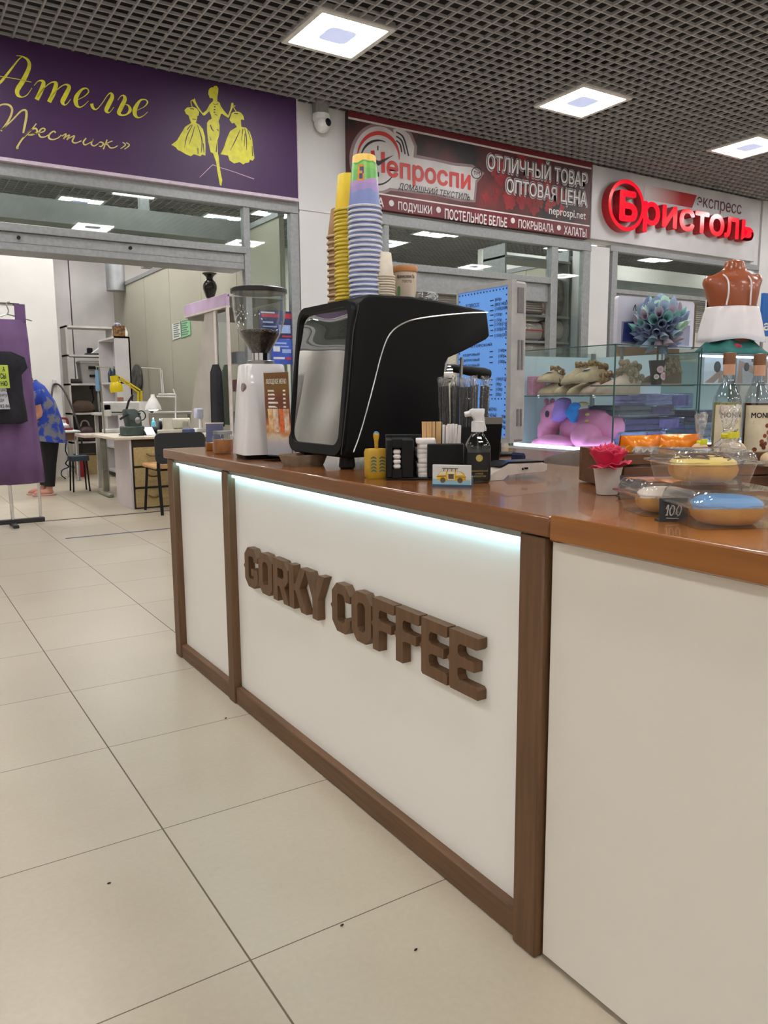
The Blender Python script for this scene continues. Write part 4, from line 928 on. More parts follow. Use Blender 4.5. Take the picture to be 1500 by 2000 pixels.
for i in range(14):
    o = s1 if i == 0 else s1.copy()
    if i: C.objects.link(o)
    o.location = TM @ Vector((.054+.0066*(i % 7), -.02+.03*(i//7), .0065+rj.uniform(0, .004))); o.rotation_euler = (R(rj.uniform(-2, 5)), R(rj.uniform(-1, 7)), 0); tag(o, 'thin white sugar stick standing in the black organiser', 'sugar stick', 'sugar sticks in the organiser')
# straws in clear wrappers, in a black holder behind
c = at(905, 880, Y=1.93); hx, hy = c.x+.0, 1.93
t = thing('straw_holder', 'plain black box holding the wrapped straws behind the sugar sticks', 'holder', (hx, hy, ZT), R(-32))
MB().ringprism(rrect(-.075, -.045, .075, .045, .006, 3), rrect(-.071, -.041, .071, .041, .005, 3), lambda u, v, w=0: Vector((u, v, w)), 0, .13).box(-.072, -.042, 0, .072, .042, .004).build('box', BLACKM, t)
zs = at(905, 745, Y=1.93).z-ZT
STB = M('black_straw', (24, 22, 22), .35, noise=20, rgb2=(32, 30, 30))
t0 = thing('wrapped_straw', 'black straw in a clear wrapper standing in the straw bundle', 'straw', group='wrapped straws in the black holder')
MB().tube([(0, 0, .006), (0, 0, zs-.02)], .0052, 8).build('straw', STB, t0)
b = MB(); 
b.loft([[(.0075*cos(q)*k, .0075*sin(q)*k2, z) for q in [2*pi*i/8 for i in range(8)]] for k, k2, z in ((1, 1, .05), (1, 1, zs-.018), (1.25, .35, zs-.006), (1.35, .12, zs+.006), (1.1, .3, zs+.010))])
b.build('wrapper', GL('straw_wrapper', (248, 248, 248), .05, .10, .9, bumpy=150, haze=.03), t0)
for i in range(24):
    o = t0 if i == 0 else dup(t0)
    lx, ly = -.062+.0155*(i % 9)+rj.uniform(-.003, .003), -.03+.028*(i//9)
    o.location = Vector((hx, hy, ZT)) + Matrix.Rotation(R(-32), 3, 'Z') @ Vector((lx, ly, .004+rj.uniform(-.003, .006)))
    o.rotation_euler = (R(rj.uniform(-1.5, 1.5)), R((i % 9-4)*.8+rj.uniform(-1, 1)), R(rj.uniform(-60, 60)))
# ------------------------------------------------------------ card holder with van card
cl, cr_ = at(844, 950, Z=ZT), at(920, 952, Z=ZT)
mid = (cl+cr_)/2; ang = math.atan2(cr_.y-cl.y, cr_.x-cl.x); wv = (cr_-cl).length/2
t = thing('card_stand', 'little stand of cards printed with a yellow camper van', 'card holder', (mid.x, mid.y, ZT), ang)
hv = at(880, 907, Y=mid.y).z-ZT-.002
MB().box(-wv, -.002, 0, wv, .028, .004).box(-wv-.001, .012, 0, wv+.001, .03, hv*.5, .002).box(-wv-.001, -.003, 0, wv+.001, .0, .006).build('stand', M('blue_tinted_acrylic', (60, 96, 120), .2, noise=20), t)
MB().box(-wv+.001, -.0005, .003, wv-.001, .009, hv, .0004, 0).build('card_pack', M('card_white', (216, 216, 214), .5, noise=20), t)
mk = lambda u, v, w=0: Vector((u*wv/50, -.0008-w*.01, .003+v*(hv-.003)/60))
MB().prism([(-49, 0), (49, 0), (49, 17), (20, 20), (-20, 16), (-49, 20)], mk, 0, .01).build('blue_ground_print', M('pale_blue_print', (150, 190, 204), .5, noise=20), t)
VY = M('van_yellow_print', (222, 176, 30), .5, noise=20); VG = M('van_brown_print', (96, 78, 48), .5, noise=30); VW = M('van_cream_print', (226, 220, 190), .5, noise=30)
MB().prism([(-38, 16), (-36, 30), (-28, 42), (24, 42), (32, 36), (36, 28), (37, 16)], mk, .01, .02).build('van_body_print', VY, t)
MB().prism([(-34, 31), (-27, 41), (-14, 41), (-14, 31)], mk, .02, .03).prism([(12, 31), (12, 41), (23, 40), (31, 32)], mk, .02, .03).prism([(-10, 17), (8, 17), (8, 41), (-10, 41)], mk, .02, .03).build('van_panel_print', VW, t)
b = MB().prism([(-8, 20), (6, 20), (6, 34), (-8, 34)], mk, .03, .04)
for x in (-22, 22): b.prism([(x+7*cos(2*pi*i/16), 16+8*sin(2*pi*i/16)) for i in range(16)], mk, .03, .04)
for x in (-20, -10, 0, 10): b.stroke([(x, 42, 2), (x+1, 50, 2)], mk, .03)
b.stroke([(-24, 50, 2.5), (16, 50, 2.5)], mk, .03).stroke([(-38, 26, 2), (-14, 28, 2)], mk, .03).stroke([(9, 26, 2), (37, 26, 2)], mk, .03)
b.build('van_outline_print', VG, t)
# ------------------------------------------------------------ spray bottle
c = at(937, 946, Z=ZT); sx, sy = c.x+.02, c.y+.035
t = thing('spray_bottle', 'clear spray bottle with white trigger head and black label', 'spray bottle', (sx, sy, ZT), R(-28))
za, zs_, zn, ztp = [at(937, y, Y=sy).z-ZT for y in (868, 845, 797, 797)]
w1 = .031
zsh = at(937, 872, Y=sy).z-ZT; znk = at(937, 843, Y=sy).z-ZT; ztop = at(937, 798, Y=sy).z-ZT
rr = lambda a, z, r: [(x, y, z) for x, y in rrect(-a, -a*.8, a, a*.8, r, 4)]
MB().loft([rr(.028, .001, .008), rr(w1, .006, .008), rr(w1, zsh, .008), rr(.024, zsh+(znk-zsh)*.45, .008), rr(.0145, znk-.004, .011), rr(.0135, znk+.006, .0105)]).build('bottle', GL('bottle_clear', (214, 220, 216), .08, .03), t)
MB().loft([rr(w1-.002, .004, .007), rr(w1-.002, zsh-.006, .007)]).build('liquid', GL('clear_liquid', (196, 204, 200), .03, .05, .4), t)
LB = M('black_label', (20, 20, 20), .4, noise=20)
lab = MB(); lab.loft([[(x, y, z) for x, y in rrect(-w1-.0006, -w1*.8-.0006, w1+.0006, w1*.8+.0006, .008, 4)][8:22] for z in (.010, zsh-.014)], cap=False, closed=False)
lb = lab.build('label', LB, t)
lb.data.transform(Matrix.Identity(4))
GOLD = M('gold_print', (190, 168, 96), .4, .3, noise=20)
fy = onY(-w1*.8-.0008)
hz_ = zsh-.014
MB().prism([(.0+.009*cos(2*pi*i/20), hz_-.014+.009*sin(2*pi*i/20)) for i in range(20)], fy, 0, .0004).build('round_mark', GOLD, t)
for k, (s, a, z0, z1_) in enumerate((('МЫЛО', .006, hz_-.031, hz_-.026), ('ДЛЯ РУК', .010, hz_-.037, hz_-.033), ('ПАРФЮМИРОВАННЫЙ', .022, hz_-.049, hz_-.0445), ('СПРЕЙ', .010, hz_-.056, hz_-.0515), ('АНТИСЕПТИК', .018, hz_-.063, hz_-.0585), ('2500 МЛ', .010, hz_-.072, hz_-.069))[2:5]): text(s, (-a, z0, a, z1_), fy, 'label_lettering', GOLD, t, bold=.02, w0=.0004, w1=.0004)
WP = M('white_plastic')
tr = MB().lathe([(.0165, znk), (.0165, znk+.026), (.013, znk+.028), (0, znk+.028)], seg=20).build('collar', WP, t)
MB().loft([[(x+o, y, z) for x, y in rrect(-a, -b, a, b, .004, 3)] for a, b, z, o in ((.011, .009, znk+.026, .002), (.013, .010, znk+.036, 0), (.020, .011, ztop-.012, -.004), (.019, .010, ztop-.003, -.002), (.015, .008, ztop, 0))]).build('spray_head', WP, t)
MB().tube([(-.02, 0, ztop-.012), (-.03, 0, ztop-.014), (-.034, 0, ztop-.015)], [.008, .007, .007], 10).build('nozzle', WP, t)
MB().loft([[(x+o, y, z) for x, y in rrect(-a, -.006, a, .006, .003, 3)] for a, z, o in ((.004, ztop-.018, .012), (.004, znk+.022, .014), (.0045, znk+.008, .018), (.003, znk+.002, .019))]).build('trigger', WP, t)
MB().tube([(0, 0, znk+.02), (.001, 0, .04), (.006, 0, .01)], .0022, 8).build('dip_tube', GL('tube_plastic', (230, 230, 230), .3, .2, .5), t)
# ------------------------------------------------------------ card terminal
c = at(1015, 936, Z=ZT)
t = thing('card_terminal', 'white payment terminal with black face lying on the worktop', 'card terminal', (c.x, c.y+.04, ZT), R(-4))
pr = [(-.095, .0), (-.05, .0), (-.035, .012), (.02, .016), (.09, .016), (.1, .02), (.1, .036), (.085, .041), (-.03, .043), (-.06, .030), (-.1, .012)]
MB().loft([[(x, y, z*.97+.001) for x, z in pr] for y in (-.037, -.034, .034, .037)]).build('shell', M('warm_white_plastic', (206, 196, 186), .35, noise=20), t)
MB().prism([(-.055, .0345), (-.028, .0445), (.086, .042), (.092, .0395), (.09, .046), (-.03, .0485), (-.06, .037)], lambda u, v, w=0: Vector((u, w, v)), -.034, .034).build('face', M('black_screen', (22, 22, 26), .25, noise=20), t)
MB().box(.012, -.0385, .024, .017, -.036, .03).box(.02, -.0385, .026, .032, -.036, .031).build('port', BLACK, t)
c = at(957, 870, Y=1.86)
t = thing('napkin_holder', 'dark tapered holder with a grey top behind the spray bottle', 'holder', (c.x, 1.86, ZT), R(-30))
zq = at(957, 815, Y=1.86).z-ZT
MB().loft([[(x, y, z) for x, y in rrect(-a, -a*.6, a, a*.6, .005, 3)] for a, z in ((.02, 0), (.026, .01), (.034, zq-.02))]).build('cup', BLACK, t)
MB().loft([[(x, y, z) for x, y in rrect(-a, -a*.6, a, a*.6, .005, 3)] for a, z in ((.034, zq-.02), (.036, zq))]).build('rim', M('grey_rim', (120, 116, 108), .5, noise=20), t)

# ------------------------------------------------------------ blue price screen on the back counter
XT = 2.2
q0, q1, q2 = at(893, 566, X=XT), at(1002, 545, X=XT), at(1000, 866, X=XT)
ty0, ty1, tz0, tz1 = q1.y, q0.y, q2.z, q1.z
t = thing('price_screen', 'upright blue menu screen with price columns in a pale grey frame', 'screen', (XT+.03, (ty0+ty1)/2, tz0))
sx = onX(XT)
u0_, u1_ = -ty1, -ty0
G1 = M('pale_grey_screen_frame', (176, 174, 172), .45, noise=20)
def sh(o): return shift(o, t.location)
sh(MB().box(XT+.012, ty0+.004, tz0+.004, XT+.085, ty1-.004, tz1-.004, .01).build('housing', G1, t))
mw = .022
sh(MB().ringprism([(u0_, tz0), (u1_, tz0), (u1_, tz1), (u0_, tz1)], [(u0_+.012, tz0+.022), (u1_-.026, tz0+.022), (u1_-.026, tz1-.02), (u0_+.012, tz1-.02)], sx, -.02, .004).build('bezel', G1, t))
sh(MB().box(XT-.0, -u1_+.024, tz0+.02, XT+.012, -u0_-.01, tz1-.018).build('display', M('blue_display', (96, 146, 214), .25, emis=.42), t))
DB = M('navy_screen_print', (30, 44, 92), .5, noise=20)
b = MB(); sx3 = onX(XT-.0012)
def dot(u, v, r=.0036): b.prism([(u+r*cos(2*pi*i/8), v+r*sin(2*pi*i/8)) for i in range(8)], sx3, 0, .0008)
n = 24
for i in range(n+1): 
    v = tz0+.034+(tz1-tz0-.066)*i/n; dot(u1_-.036, v); dot(u0_+.02, v)
for i in range(1, 15):
    u = u0_+.02+(u1_-.056-u0_)*i/15
    for v in (tz1-.032, tz0+.034, tz0+.034+(tz1-tz0-.066)*6/24): dot(u, v)
sh(b.build('dotted_border', DB, t))
zz = lambda y: at(980, y, X=XT).z; uu = lambda x: -at(x, 700, X=XT).y
def line(s, x0, x1, y0, y1, bold=.01): sh(text(s, (uu(x0), zz(y1), uu(x1), zz(y0)), sx3, 'price_lettering', DB, t, bold=bold, w0=.0006, w1=.0006))
line('ЭСПРЕССО', 909, 935, 584, 592)
for s, x0, x1, y in (('|60р', 966, 978, 580), ('|80|140р', 966, 990, 590), ('|100|200р', 966, 993, 599), ('|150р', 966, 980, 610), ('|150р', 966, 980, 621), ('|120р|160р', 966, 995, 629), ('|120р|160р', 966, 995, 639), ('|150р|200р', 966, 995, 651), ('|160р', 974, 987, 681), ('|180р', 974, 987, 692), ('|180р', 974, 987, 703), ('|100|150р', 970, 994, 737), ('|90р', 970, 981, 747), ('|100р', 970, 983, 757), ('|50р', 970, 981, 767), ('90р', 982, 990, 810), ('80р', 982, 990, 820), ('100р', 980, 990, 830)): line(s, x0, x1, y, y+8)
for s, x0, x1, y in (('АВТОРСКИЙ', 915, 961, 667), ('КЕДРОВЫЙ', 905, 937, 685), ('ЦИТРУСОВЫЙ', 905, 937, 696), ('МЕДОВЫЙ', 905, 937, 707), ('ВЫПЕЧКА', 955, 972, 796), ('ПЕЧЕНЬЕ', 952, 972, 808)): line(s, x0, x1, y, y+7, .02)
b = MB(); rj = random.Random(8)
for y in (583, 593, 603, 612, 622, 632, 642, 653, 684, 695, 706, 740, 750, 760, 770): b.prism([(uu(955+rj.random()*4), zz(y+2)), (uu(963), zz(y+2)), (uu(963), zz(y)), (uu(956), zz(y))], sx3, 0, .0006)
sh(b.build('price_dashes', DB, t))
GV = M('grey_vent', (118, 116, 116), .6, noise=60)
for z_0, z_1 in ((tz0+.07, tz0+.14), (tz0+.30, tz0+.42)):
    for i in range(2): sh(MB().box(XT+.036+i*.018, ty0+.001, z_0, XT+.046+i*.018, ty0+.006, z_1).build('vent_slot', GV, t))
sh(MB().box(XT+.03, ty0+.001, tz1-.13, XT+.062, ty0+.006, tz1-.03).build('port_panel', GV, t))
sh(MB().box(XT+.02, (ty0+ty1)/2-.05, .912, XT+.07, (ty0+ty1)/2+.05, tz0+.01, .004).box(XT-.02, (ty0+ty1)/2-.1, .9005, XT+.11, (ty0+ty1)/2+.1, .913, .004).build('stand', BLACKM, t))
# back counter
t = thing('back_counter', 'dark low counter with brown wooden top behind the barista side', 'counter', (2.35, 2.6, 0))
shift(MB().box(2.12, 2.22, .865, 2.62, 3.45, .90, .003).build('top', WOODT, t), t.location)
shift(MB().box(2.15, 2.25, 0, 2.60, 3.42, .865).build('carcass', M('dark_carcass', (30, 28, 28), .6, noise=10), t), t.location)
c = at(1022, 905, X=2.13)
t = tag(MB().box(2.10, 2.28, .80, 2.119, 2.36, .935, .01).build('cloth', M('navy_cloth', (26, 30, 70), .9, noise=40, bump=.4)), 'dark navy cloth hanging over the back counter edge below the price screen', 'cloth')
# brown jacket over a chair back behind the counter
Y = 1.98; t = thing('covered_chair', 'chair back draped with a grey-brown jacket behind the worktop', 'chair', (at(1140, 915, Y=Y).x, Y, 0))
JK = M('grey_brown_fabric', (92, 80, 72), .9, noise=18, rgb2=(80, 68, 62), bump=.3)
prof = [(1050, 935), (1058, 902), (1090, 890), (1130, 882), (1175, 880), (1215, 884), (1245, 895), (1255, 940)]
pw_ = [at(x, y, Y=Y) for x, y in prof]
r1 = [(p.x, Y-.05, p.z) for p in pw_]; rm = [(p.x, Y, p.z+.012) for p in pw_]; r2 = [(p.x, Y+.05, p.z) for p in pw_]
bot = lambda r, k: [(x, y+k, z if z < .93 else z) for x, y, z in r]
low = [(x+.0*i, y-.03, .55) for i, (x, y, z) in enumerate(r1)]; lo2 = [(x, y+.03, .55) for x, y, z in r2]
jk = MB().loft([low, r1, rm, r2, lo2], cap=False, closed=False).build('jacket_cover', JK, t, sub=2); shift(jk, t.location)
sl = jk.modifiers.new('cloth', 'SOLIDIFY'); sl.thickness = .008
xs_ = [p.x for p in pw_]
b = MB().tube([(min(xs_)+.06, Y, 0), (min(xs_)+.06, Y, .9)], .012).tube([(max(xs_)-.06, Y, 0), (max(xs_)-.06, Y, .9)], .012).box(min(xs_)+.05, Y-.01, .5, max(xs_)-.05, Y+.01, .88)
shift(b.build('chair_frame', BLACKM, t), t.location)

# ------------------------------------------------------------ rose in a white paper cup
c = at(1184, 968, Z=ZT)
rx, ry = c.x+.018, c.y+.014
t = thing('rose_cup', 'white paper cup holding one big crimson rose head', 'flower cup', (rx, ry, ZT))
ch = at(1184, 912, Y=ry).z-ZT
pxm = (c-Vector((0, 0, EYE))).dot(fw)/F
MB().lathe([(0, .001), (19.5*pxm, .001), (20.5*pxm, .003), (27*pxm, ch-.006), (28.2*pxm, ch-.004), (28.2*pxm, ch), (27*pxm, ch+.001), (26*pxm, ch-.004), (0, ch-.02)], seg=32).build('cup', M('white_paper_cup', (222, 216, 210), .5, noise=30), t)
ROSE = M('crimson_petal', (196, 34, 72), .6, noise=9, rgb2=(214, 56, 96))
hd_ = ch-.012
rj = random.Random(12)
def petal(a, r, tilt, wd, ht, z, curl):
    vs, fs = [], []
    for i in range(7):
        v = i/6
        for j in range(9):
            u = (j/8-.5)*2
            rad = r*(.35+.65*min(1, v*1.6))+curl*max(0, v-.6)**2*6*r+abs(u)**2*-.12*r
            aa = a+u*wd*(.55+.45*sin(pi*min(1, v*.75+.1)))
            hh = z+ht*v*cos(tilt*v)-abs(u)**3*ht*.12+.003*sin(u*7+a*3)*v
            rad += sin(tilt)*ht*v*v*.8
            vs.append((rad*cos(aa), rad*sin(aa), hh))
    for i in range(6):
        for j in range(8): fs.append((i*9+j, i*9+j+1, (i+1)*9+j+1, (i+1)*9+j))
    return vs, fs
b = MB()
RR = 33*pxm
for k in range(26):
    f = k/26; a = k*2.39996
    vs, fs = petal(a, RR*(.12+.70*f), .03+.16*f**2, 1.25-.35*f, RR*(1.75-.4*f)*(.92+.1*rj.random()), hd_+RR*.02, .12+.30*f)
    b.add(vs, fs)
for a, tl in ((3.6, .95), (5.4, .5), (4.5, .6), (0.3, .5)):
    vs, fs = petal(a, RR*.85, tl, .8, RR*.75, hd_+RR*.02, .3); b.add(vs, fs)
o = b.build('rose_head', ROSE, t, clean=False, sharp=3); sl = o.modifiers.new('petal', 'SOLIDIFY'); sl.thickness = .0012
MB().ell((0, 0, hd_+RR*.45), (RR*.62, RR*.62, RR*.5)).build('rose_heart', ROSE, t)

# ------------------------------------------------------------ crate, sweets, bottles
AW = math.atan2(-sin(R(24)), cos(R(24)))
c = at(1216, 960, Z=ZT+.004); 
CRO = Vector((c.x, c.y, ZT+.004)); CR = Matrix.Translation(CRO) @ Matrix.Rotation(AW, 4, 'Z')
def cz(py, px=1260): return at(px, py, Y=c.y).z-CRO.z
hc = at(1216, 886, Y=c.y).z-CRO.z
t = thing('wooden_crate', 'dark brown wooden crate behind the packed doughnuts', 'crate', CRO, AW)
CW = M('dark_crate_wood', (84, 54, 34), .6, noise=7, rgb2=(110, 74, 46), stretch=(1, 10, 10), detail=6)
LC, DC = .46, .26
nb = 3; hb_ = hc/nb
for k in range(nb):
    MB().box(0, 0, k*hb_+.002, LC, .012, (k+1)*hb_-.002, .002).build('front_board', CW, t)
MB().box(0, DC-.012, 0, LC, DC, hc, .002).build('back_board', CW, t)
MB().box(0, .012, 0, .012, DC-.012, hc, .002).build('side_board', CW, t); MB().box(LC-.012, .012, 0, LC, DC-.012, hc, .002).build('side_board', CW, t)
MB().box(.012, .012, 0, LC-.012, DC-.012, .01).build('floor_board', CW, t)
MB().box(.012, .014, .004, .03, .03, hc).box(.22, -.006, 0, .245, 0, hc, .002).build('corner_batten', CW, t)
def inc(lx, ly, lz=.0): return CR @ Vector((lx, ly, lz))
# orange sweet bags
def pouch(name, label, lx, ly, wd, ht, rz, tilt, txt):
    t = thing(name, label, 'snack bag', inc(lx, ly, .012), AW+rz)
    def surf(u, v, s): 
        k = (1-abs(2*u-1)**3)*(1-abs(2*v-1)**4)
        return Vector(((u-.5)*wd, s*(.004+.022*k)+.004*sin(u*17+v*9)*k - (v*ht)*sin(tilt), v*ht*cos(tilt)))
    def part(v0, v1, nm, mt, off=0, fr=0):
        b = MB(); N = 14; K = 8
        for s in (-1, 1):
            vs = [surf(i/N, v0+(v1-v0)*j/K, s)+Vector((0, s*off, 0)) for j in range(K+1) for i in range(N+1)]
            b.add(vs, [(j*(N+1)+i, j*(N+1)+i+1, (j+1)*(N+1)+i+1, (j+1)*(N+1)+i) for j in range(K) for i in range(N)])
        return b.build(nm, mt, t)
    part(0, txt, 'lower_bag', M('silver_white_foil', (214, 204, 200), .25, .3, noise=14, rgb2=(196, 176, 160), bump=.6)); part(txt, 1, 'orange_top', M('orange_foil', (236, 138, 22), .22, .1, noise=12, rgb2=(216, 104, 12), bump=.5))
    b = MB(); b.stroke([(-.03, ht*.66, .003), (-.024, ht*.72, .004), (-.02, ht*.65, .003), (-.008, ht*.72, .003), (-.002, ht*.65, .004), (.008, ht*.71, .003), (.014, ht*.66, .003), (.03, ht*.71, .003)], lambda u, v, w: Vector((u, -.030-w-v*sin(tilt), v)), 0)
    b.build('script_mark', CREAM, t, clean=False)
    b = MB(); b.prism([(-wd*.36+.010*cos(q), ht*.66+.014*sin(q)) for q in [2*pi*i/16 for i in range(16)]], lambda u, v, w: Vector((u, -.0262-w-v*sin(tilt), v)), -.006, .002)
    b.build('yellow_mark', M('orange_yellow_print', (232, 150, 30), .4, noise=20), t)
pouch('snack_bag', 'orange topped snack bag with script mark, slumped at the crate end by the rose', .062, .075, .10, .118, 0, .25, .78)
pouch('snack_bag', 'orange topped snack bag lying behind the twist-tied clear bag', .180, .12, .13, .114, .08, .15, .62)
# syrup bottles
def syrup(lx, ly, col, lab, name_txt, motif, label, k):
    p = inc(lx, ly, .011)
    t = thing('syrup_bottle', label, 'bottle', p, -R(33)+k*.0)
    H_ = at(1440, 690, Y=p.y).z-p.z; sc = H_/.33; r = .036*sc
    prof = [(0, .001), (r*.94, .001), (r, .008), (r, .20*sc), (r*.95, .212*sc), (r*.76, .230*sc), (r*.5, .252*sc), (r*.40, .27*sc), (r*.385, .305*sc)]
    MB().lathe(prof, seg=28, cap=False).build('glass', GL('bottle_glass', (224, 232, 236), .10, .02), t)
    MB().lathe([(0, .006), (r*.93, .006), (r*.93, .20*sc), (0, .201*sc)], seg=28).build('syrup', M(col[0], col[1], .1, noise=20), t)
    MB().lathe([(r*.43, .300*sc), (r*.45, .303*sc), (r*.45, .33*sc), (0, .332*sc)], seg=20).build('cap', M('bronze_cap', (150, 110, 84), .35, .5, noise=20), t)
    mpb = lambda u, v, w=0: Vector(((r+.0006+w)*sin(u/r), -(r+.0006+w)*cos(u/r), v))
    b = MB(); N = 16; a = r*1.25
    b.add([mpb(-a+2*a*i/N, v) for v in (.03*sc, .194*sc) for i in range(N+1)], [(i, i+1, N+2+i, N+1+i) for i in range(N)])
    b.build('label', M('cream_label', (226, 214, 184), .5, noise=20), t)
    b = MB(); a2 = r*.42+.0
    b.add([Vector(((a2+.0004)*sin(q), -(a2+.0004)*cos(q), v)) for v in (.272*sc, .304*sc) for q in [-1.4+2.8*i/10 for i in range(11)]], [(i, i+1, 12+i, 11+i) for i in range(10)])
    b.build('neck_label', M('peach_label', (206, 160, 132), .5, noise=20), t)
    text('MONIN', (-r*.78, .160*sc, r*.78, .175*sc), mpb, 'label_lettering', INK, t, bold=.03, w0=.0004, w1=.0004, res=2)
    b = MB(); rj = random.Random(k)
    for i in range(11):
        u, v = rj.uniform(-.5, .75)*r, (.07+rj.random()*.07)*sc
        if motif == 'nut': b.prism([(u+.006*sc*cos(q), v+.006*sc*sin(q)) for q in [2*pi*j/9 for j in range(9)]], mpb, .0002, .0006+i*.00003, i % 2)
        else: b.prism([(u-.010*sc, v-.004*sc), (u, v+.003*sc), (u+.011*sc, v+.006*sc), (u+.003*sc, v-.003*sc)], mpb, .0002, .0006+i*.00003, i % 2)
    b.build('label_picture', [M('nut_print', (150, 74, 40), .5, noise=30), M('nut_print_dark', (110, 50, 30), .5, noise=30)] if motif == 'nut' else [M('leaf_print', (84, 100, 50), .5, noise=30), M('stem_print', (70, 62, 44), .5, noise=30)], t)
    b = MB()
    for v in (.045, .052, .145, .150): b.prism([(-r*.6, v*sc), (r*.55, v*sc), (r*.55, (v+.0018)*sc), (-r*.6, (v+.0018)*sc)], mpb, .0002, .0005)
    b.build('label_line', M('brown_print', (120, 92, 70), .5, noise=30), t)
syrup(.345, .155, ('pale_yellow_syrup', (176, 158, 70)), 0, 'MONIN', 'leaf', 'pale yellow syrup bottle with leafy cream label behind the tied bags', 1)
syrup(.425, .150, ('amber_red_syrup', (98, 34, 22)), 0, 'MONIN', 'nut', 'dark amber syrup bottle with nut picture on its cream label', 2)
# doughnut boxes
def shell_rings(a, b, prof, rr_=.02, n=6): return [[(x, y, z) for x, y in rrect(-a*k, -b*k, a*k, b*k, rr_*k, n)] for k, z in prof]
RIB = GL('ribbed_clear_plastic', (250, 250, 249), .11, .07, 1, haze=.06)
def ribbed(rings, amp):
    out = []
    for j, rg in enumerate(rings):
        out.append([(x*(1+amp*(1 if i % 2 else -1)), y*(1+amp*(1 if i % 2 else -1)), z) for i, (x, y, z) in enumerate(rg)])
    return out
def clam(label, loc, rz, a, b, hl, hh_):
    t = thing('doughnut_box', label, 'box', loc, rz)
    def dense(k, z, r=.022):
        pts = rrect(-a*k, -b*k, a*k, b*k, r*k, 6); out = []
        for i, p in enumerate(pts):
            q = pts[(i+1) % len(pts)]; n = max(1, int(math.hypot(q[0]-p[0], q[1]-p[1])/.006))
            out += [(p[0]+(q[0]-p[0])*j/n, p[1]+(q[1]-p[1])*j/n, z) for j in range(n)]
        return out
    ra, rb = dense(1, 0), None
    def rg(k, z, amp=0): return [(x*k*(1+amp*(1 if i % 2 else -1)), y*k*(1+amp*(1 if i % 2 else -1)), z) for i, (x, y, _) in enumerate(ra)]
    MB().loft([rg(.80, .001), rg(.83, .001, .004), rg(.93, hl-.004, .006), rg(.93, hl-.001)], cap=True).build('tray', RIB, t)
    MB().loft([rg(.93, hl), rg(1.06, hl+.0008), rg(1.06, hl+.003), rg(.94, hl+.0035), rg(.95, hl+.006, .006), rg(.90, hh_-.006, .008), rg(.84, hh_), rg(.5, hh_-.002)], cap=True).build('lid', RIB, t)
    return t
DO = M('fried_dough', (224, 170, 84), .6, noise=14, rgb2=(196, 130, 54), bump=.15)
def doughnut(label, loc, rz, Rm, r, glaze, lines=None, hole=True, sy=1):
    t = thing('doughnut', label, 'doughnut', loc, rz)
    def torus(k0, k1, off=0, wob=0):
        b = MB(); N, K = 40, 12; vs = []
        for i in range(N):
            a = 2*pi*i/N
            for j in range(K+1):
                q = k0+(k1-k0)*j/K
                e = 1+.02*sin(a*5)+wob*sin(a*7+2)*(.5 if j in (0, K) else 0)
                vs.append(((Rm+(r+off)*cos(q)*e)*cos(a), (Rm+(r+off)*cos(q)*e)*sin(a)*sy, r*.86+(r+off)*.86*sin(q)))
        b.add(vs, [(i*(K+1)+j, ((i+1) % N)*(K+1)+j, ((i+1) % N)*(K+1)+j+1, i*(K+1)+j+1) for i in range(N) for j in range(K)]); return b
    torus(0, 2*pi).build('dough', DO, t)
    torus(R(28), R(160), .0014, .05).build('glaze', glaze, t, clean=False)
    if lines:
        b = MB()
        for k in (-.75, -.35, .05, .45, .8):
            pts = []
            for i in range(25):
                a = R(200)+R(320)*i/24; rad = Rm+r*.6*k+.004*sin(a*3+k*5); q = math.acos(max(-1, min(1, (rad-Rm)/r)))
                pts.append((rad*cos(a), rad*sin(a)*sy, r*.86+(r+.0025)*.86*sin(q)))
            b.tube(pts, .0016, 5)
        b.build('chocolate_lines', lines, t)
    return t
YG = M('banana_yellow_glaze', (222, 190, 84), .4, noise=16, rgb2=(232, 204, 110)); BG = M('blue_glaze', (84, 142, 196), .6, noise=14, rgb2=(110, 160, 206), bump=.5); WGZ = M('white_glaze', (226, 214, 200), .4, noise=16, rgb2=(206, 184, 160))
CHO = M('chocolate_line', (84, 50, 30), .4, noise=30)
ZW = ZT+.004
pa = at(1288, 1012, Z=ZW); pb = at(1425, 1036, Z=ZW)
mp_ = (at(1288, 1004, Z=ZW)-pa)
rzb = -R(27)
# scale of the boxes from the photo's pixels
pp = (at(1500, 1000, Z=ZW)-at(1480, 1000, Z=ZW)).length/20
A1, B1 = .080, .070
ctrL = Vector((pa.x+.075, pa.y+.045, ZW)); ctrR = Vector((pb.x+.060, pb.y+.052, ZW))
hl1 = .036; hh1 = .062
clam('clear doughnut box behind the small black price tag', ctrL, rzb, A1, B1, hl1, hh1)
clam('clear doughnut box holding the blue glazed doughnut', ctrR, rzb, A1+.012, B1+.006, hl1, hh1)
doughnut('white glazed doughnut behind the small black price tag', ctrL+Vector((0, 0, .002)), 0, .033, .0245, WGZ)
doughnut('blue glazed doughnut in the low clear box', ctrR+Vector((-.004, -.006, .002)), .3, .035, .0262, BG)
ctrT = (ctrL+ctrR)/2+Vector((.022, .004, hh1+.001)); zt_ = ctrT
clam('clear doughnut box stacked across the two lower boxes', ctrT, rzb, A1+.002, B1, .037, .060)
doughnut('yellow doughnut with chocolate lines in the top clear box', ctrT+Vector((0, -.002, .002)), 1.2, .035, .0258, YG, CHO)
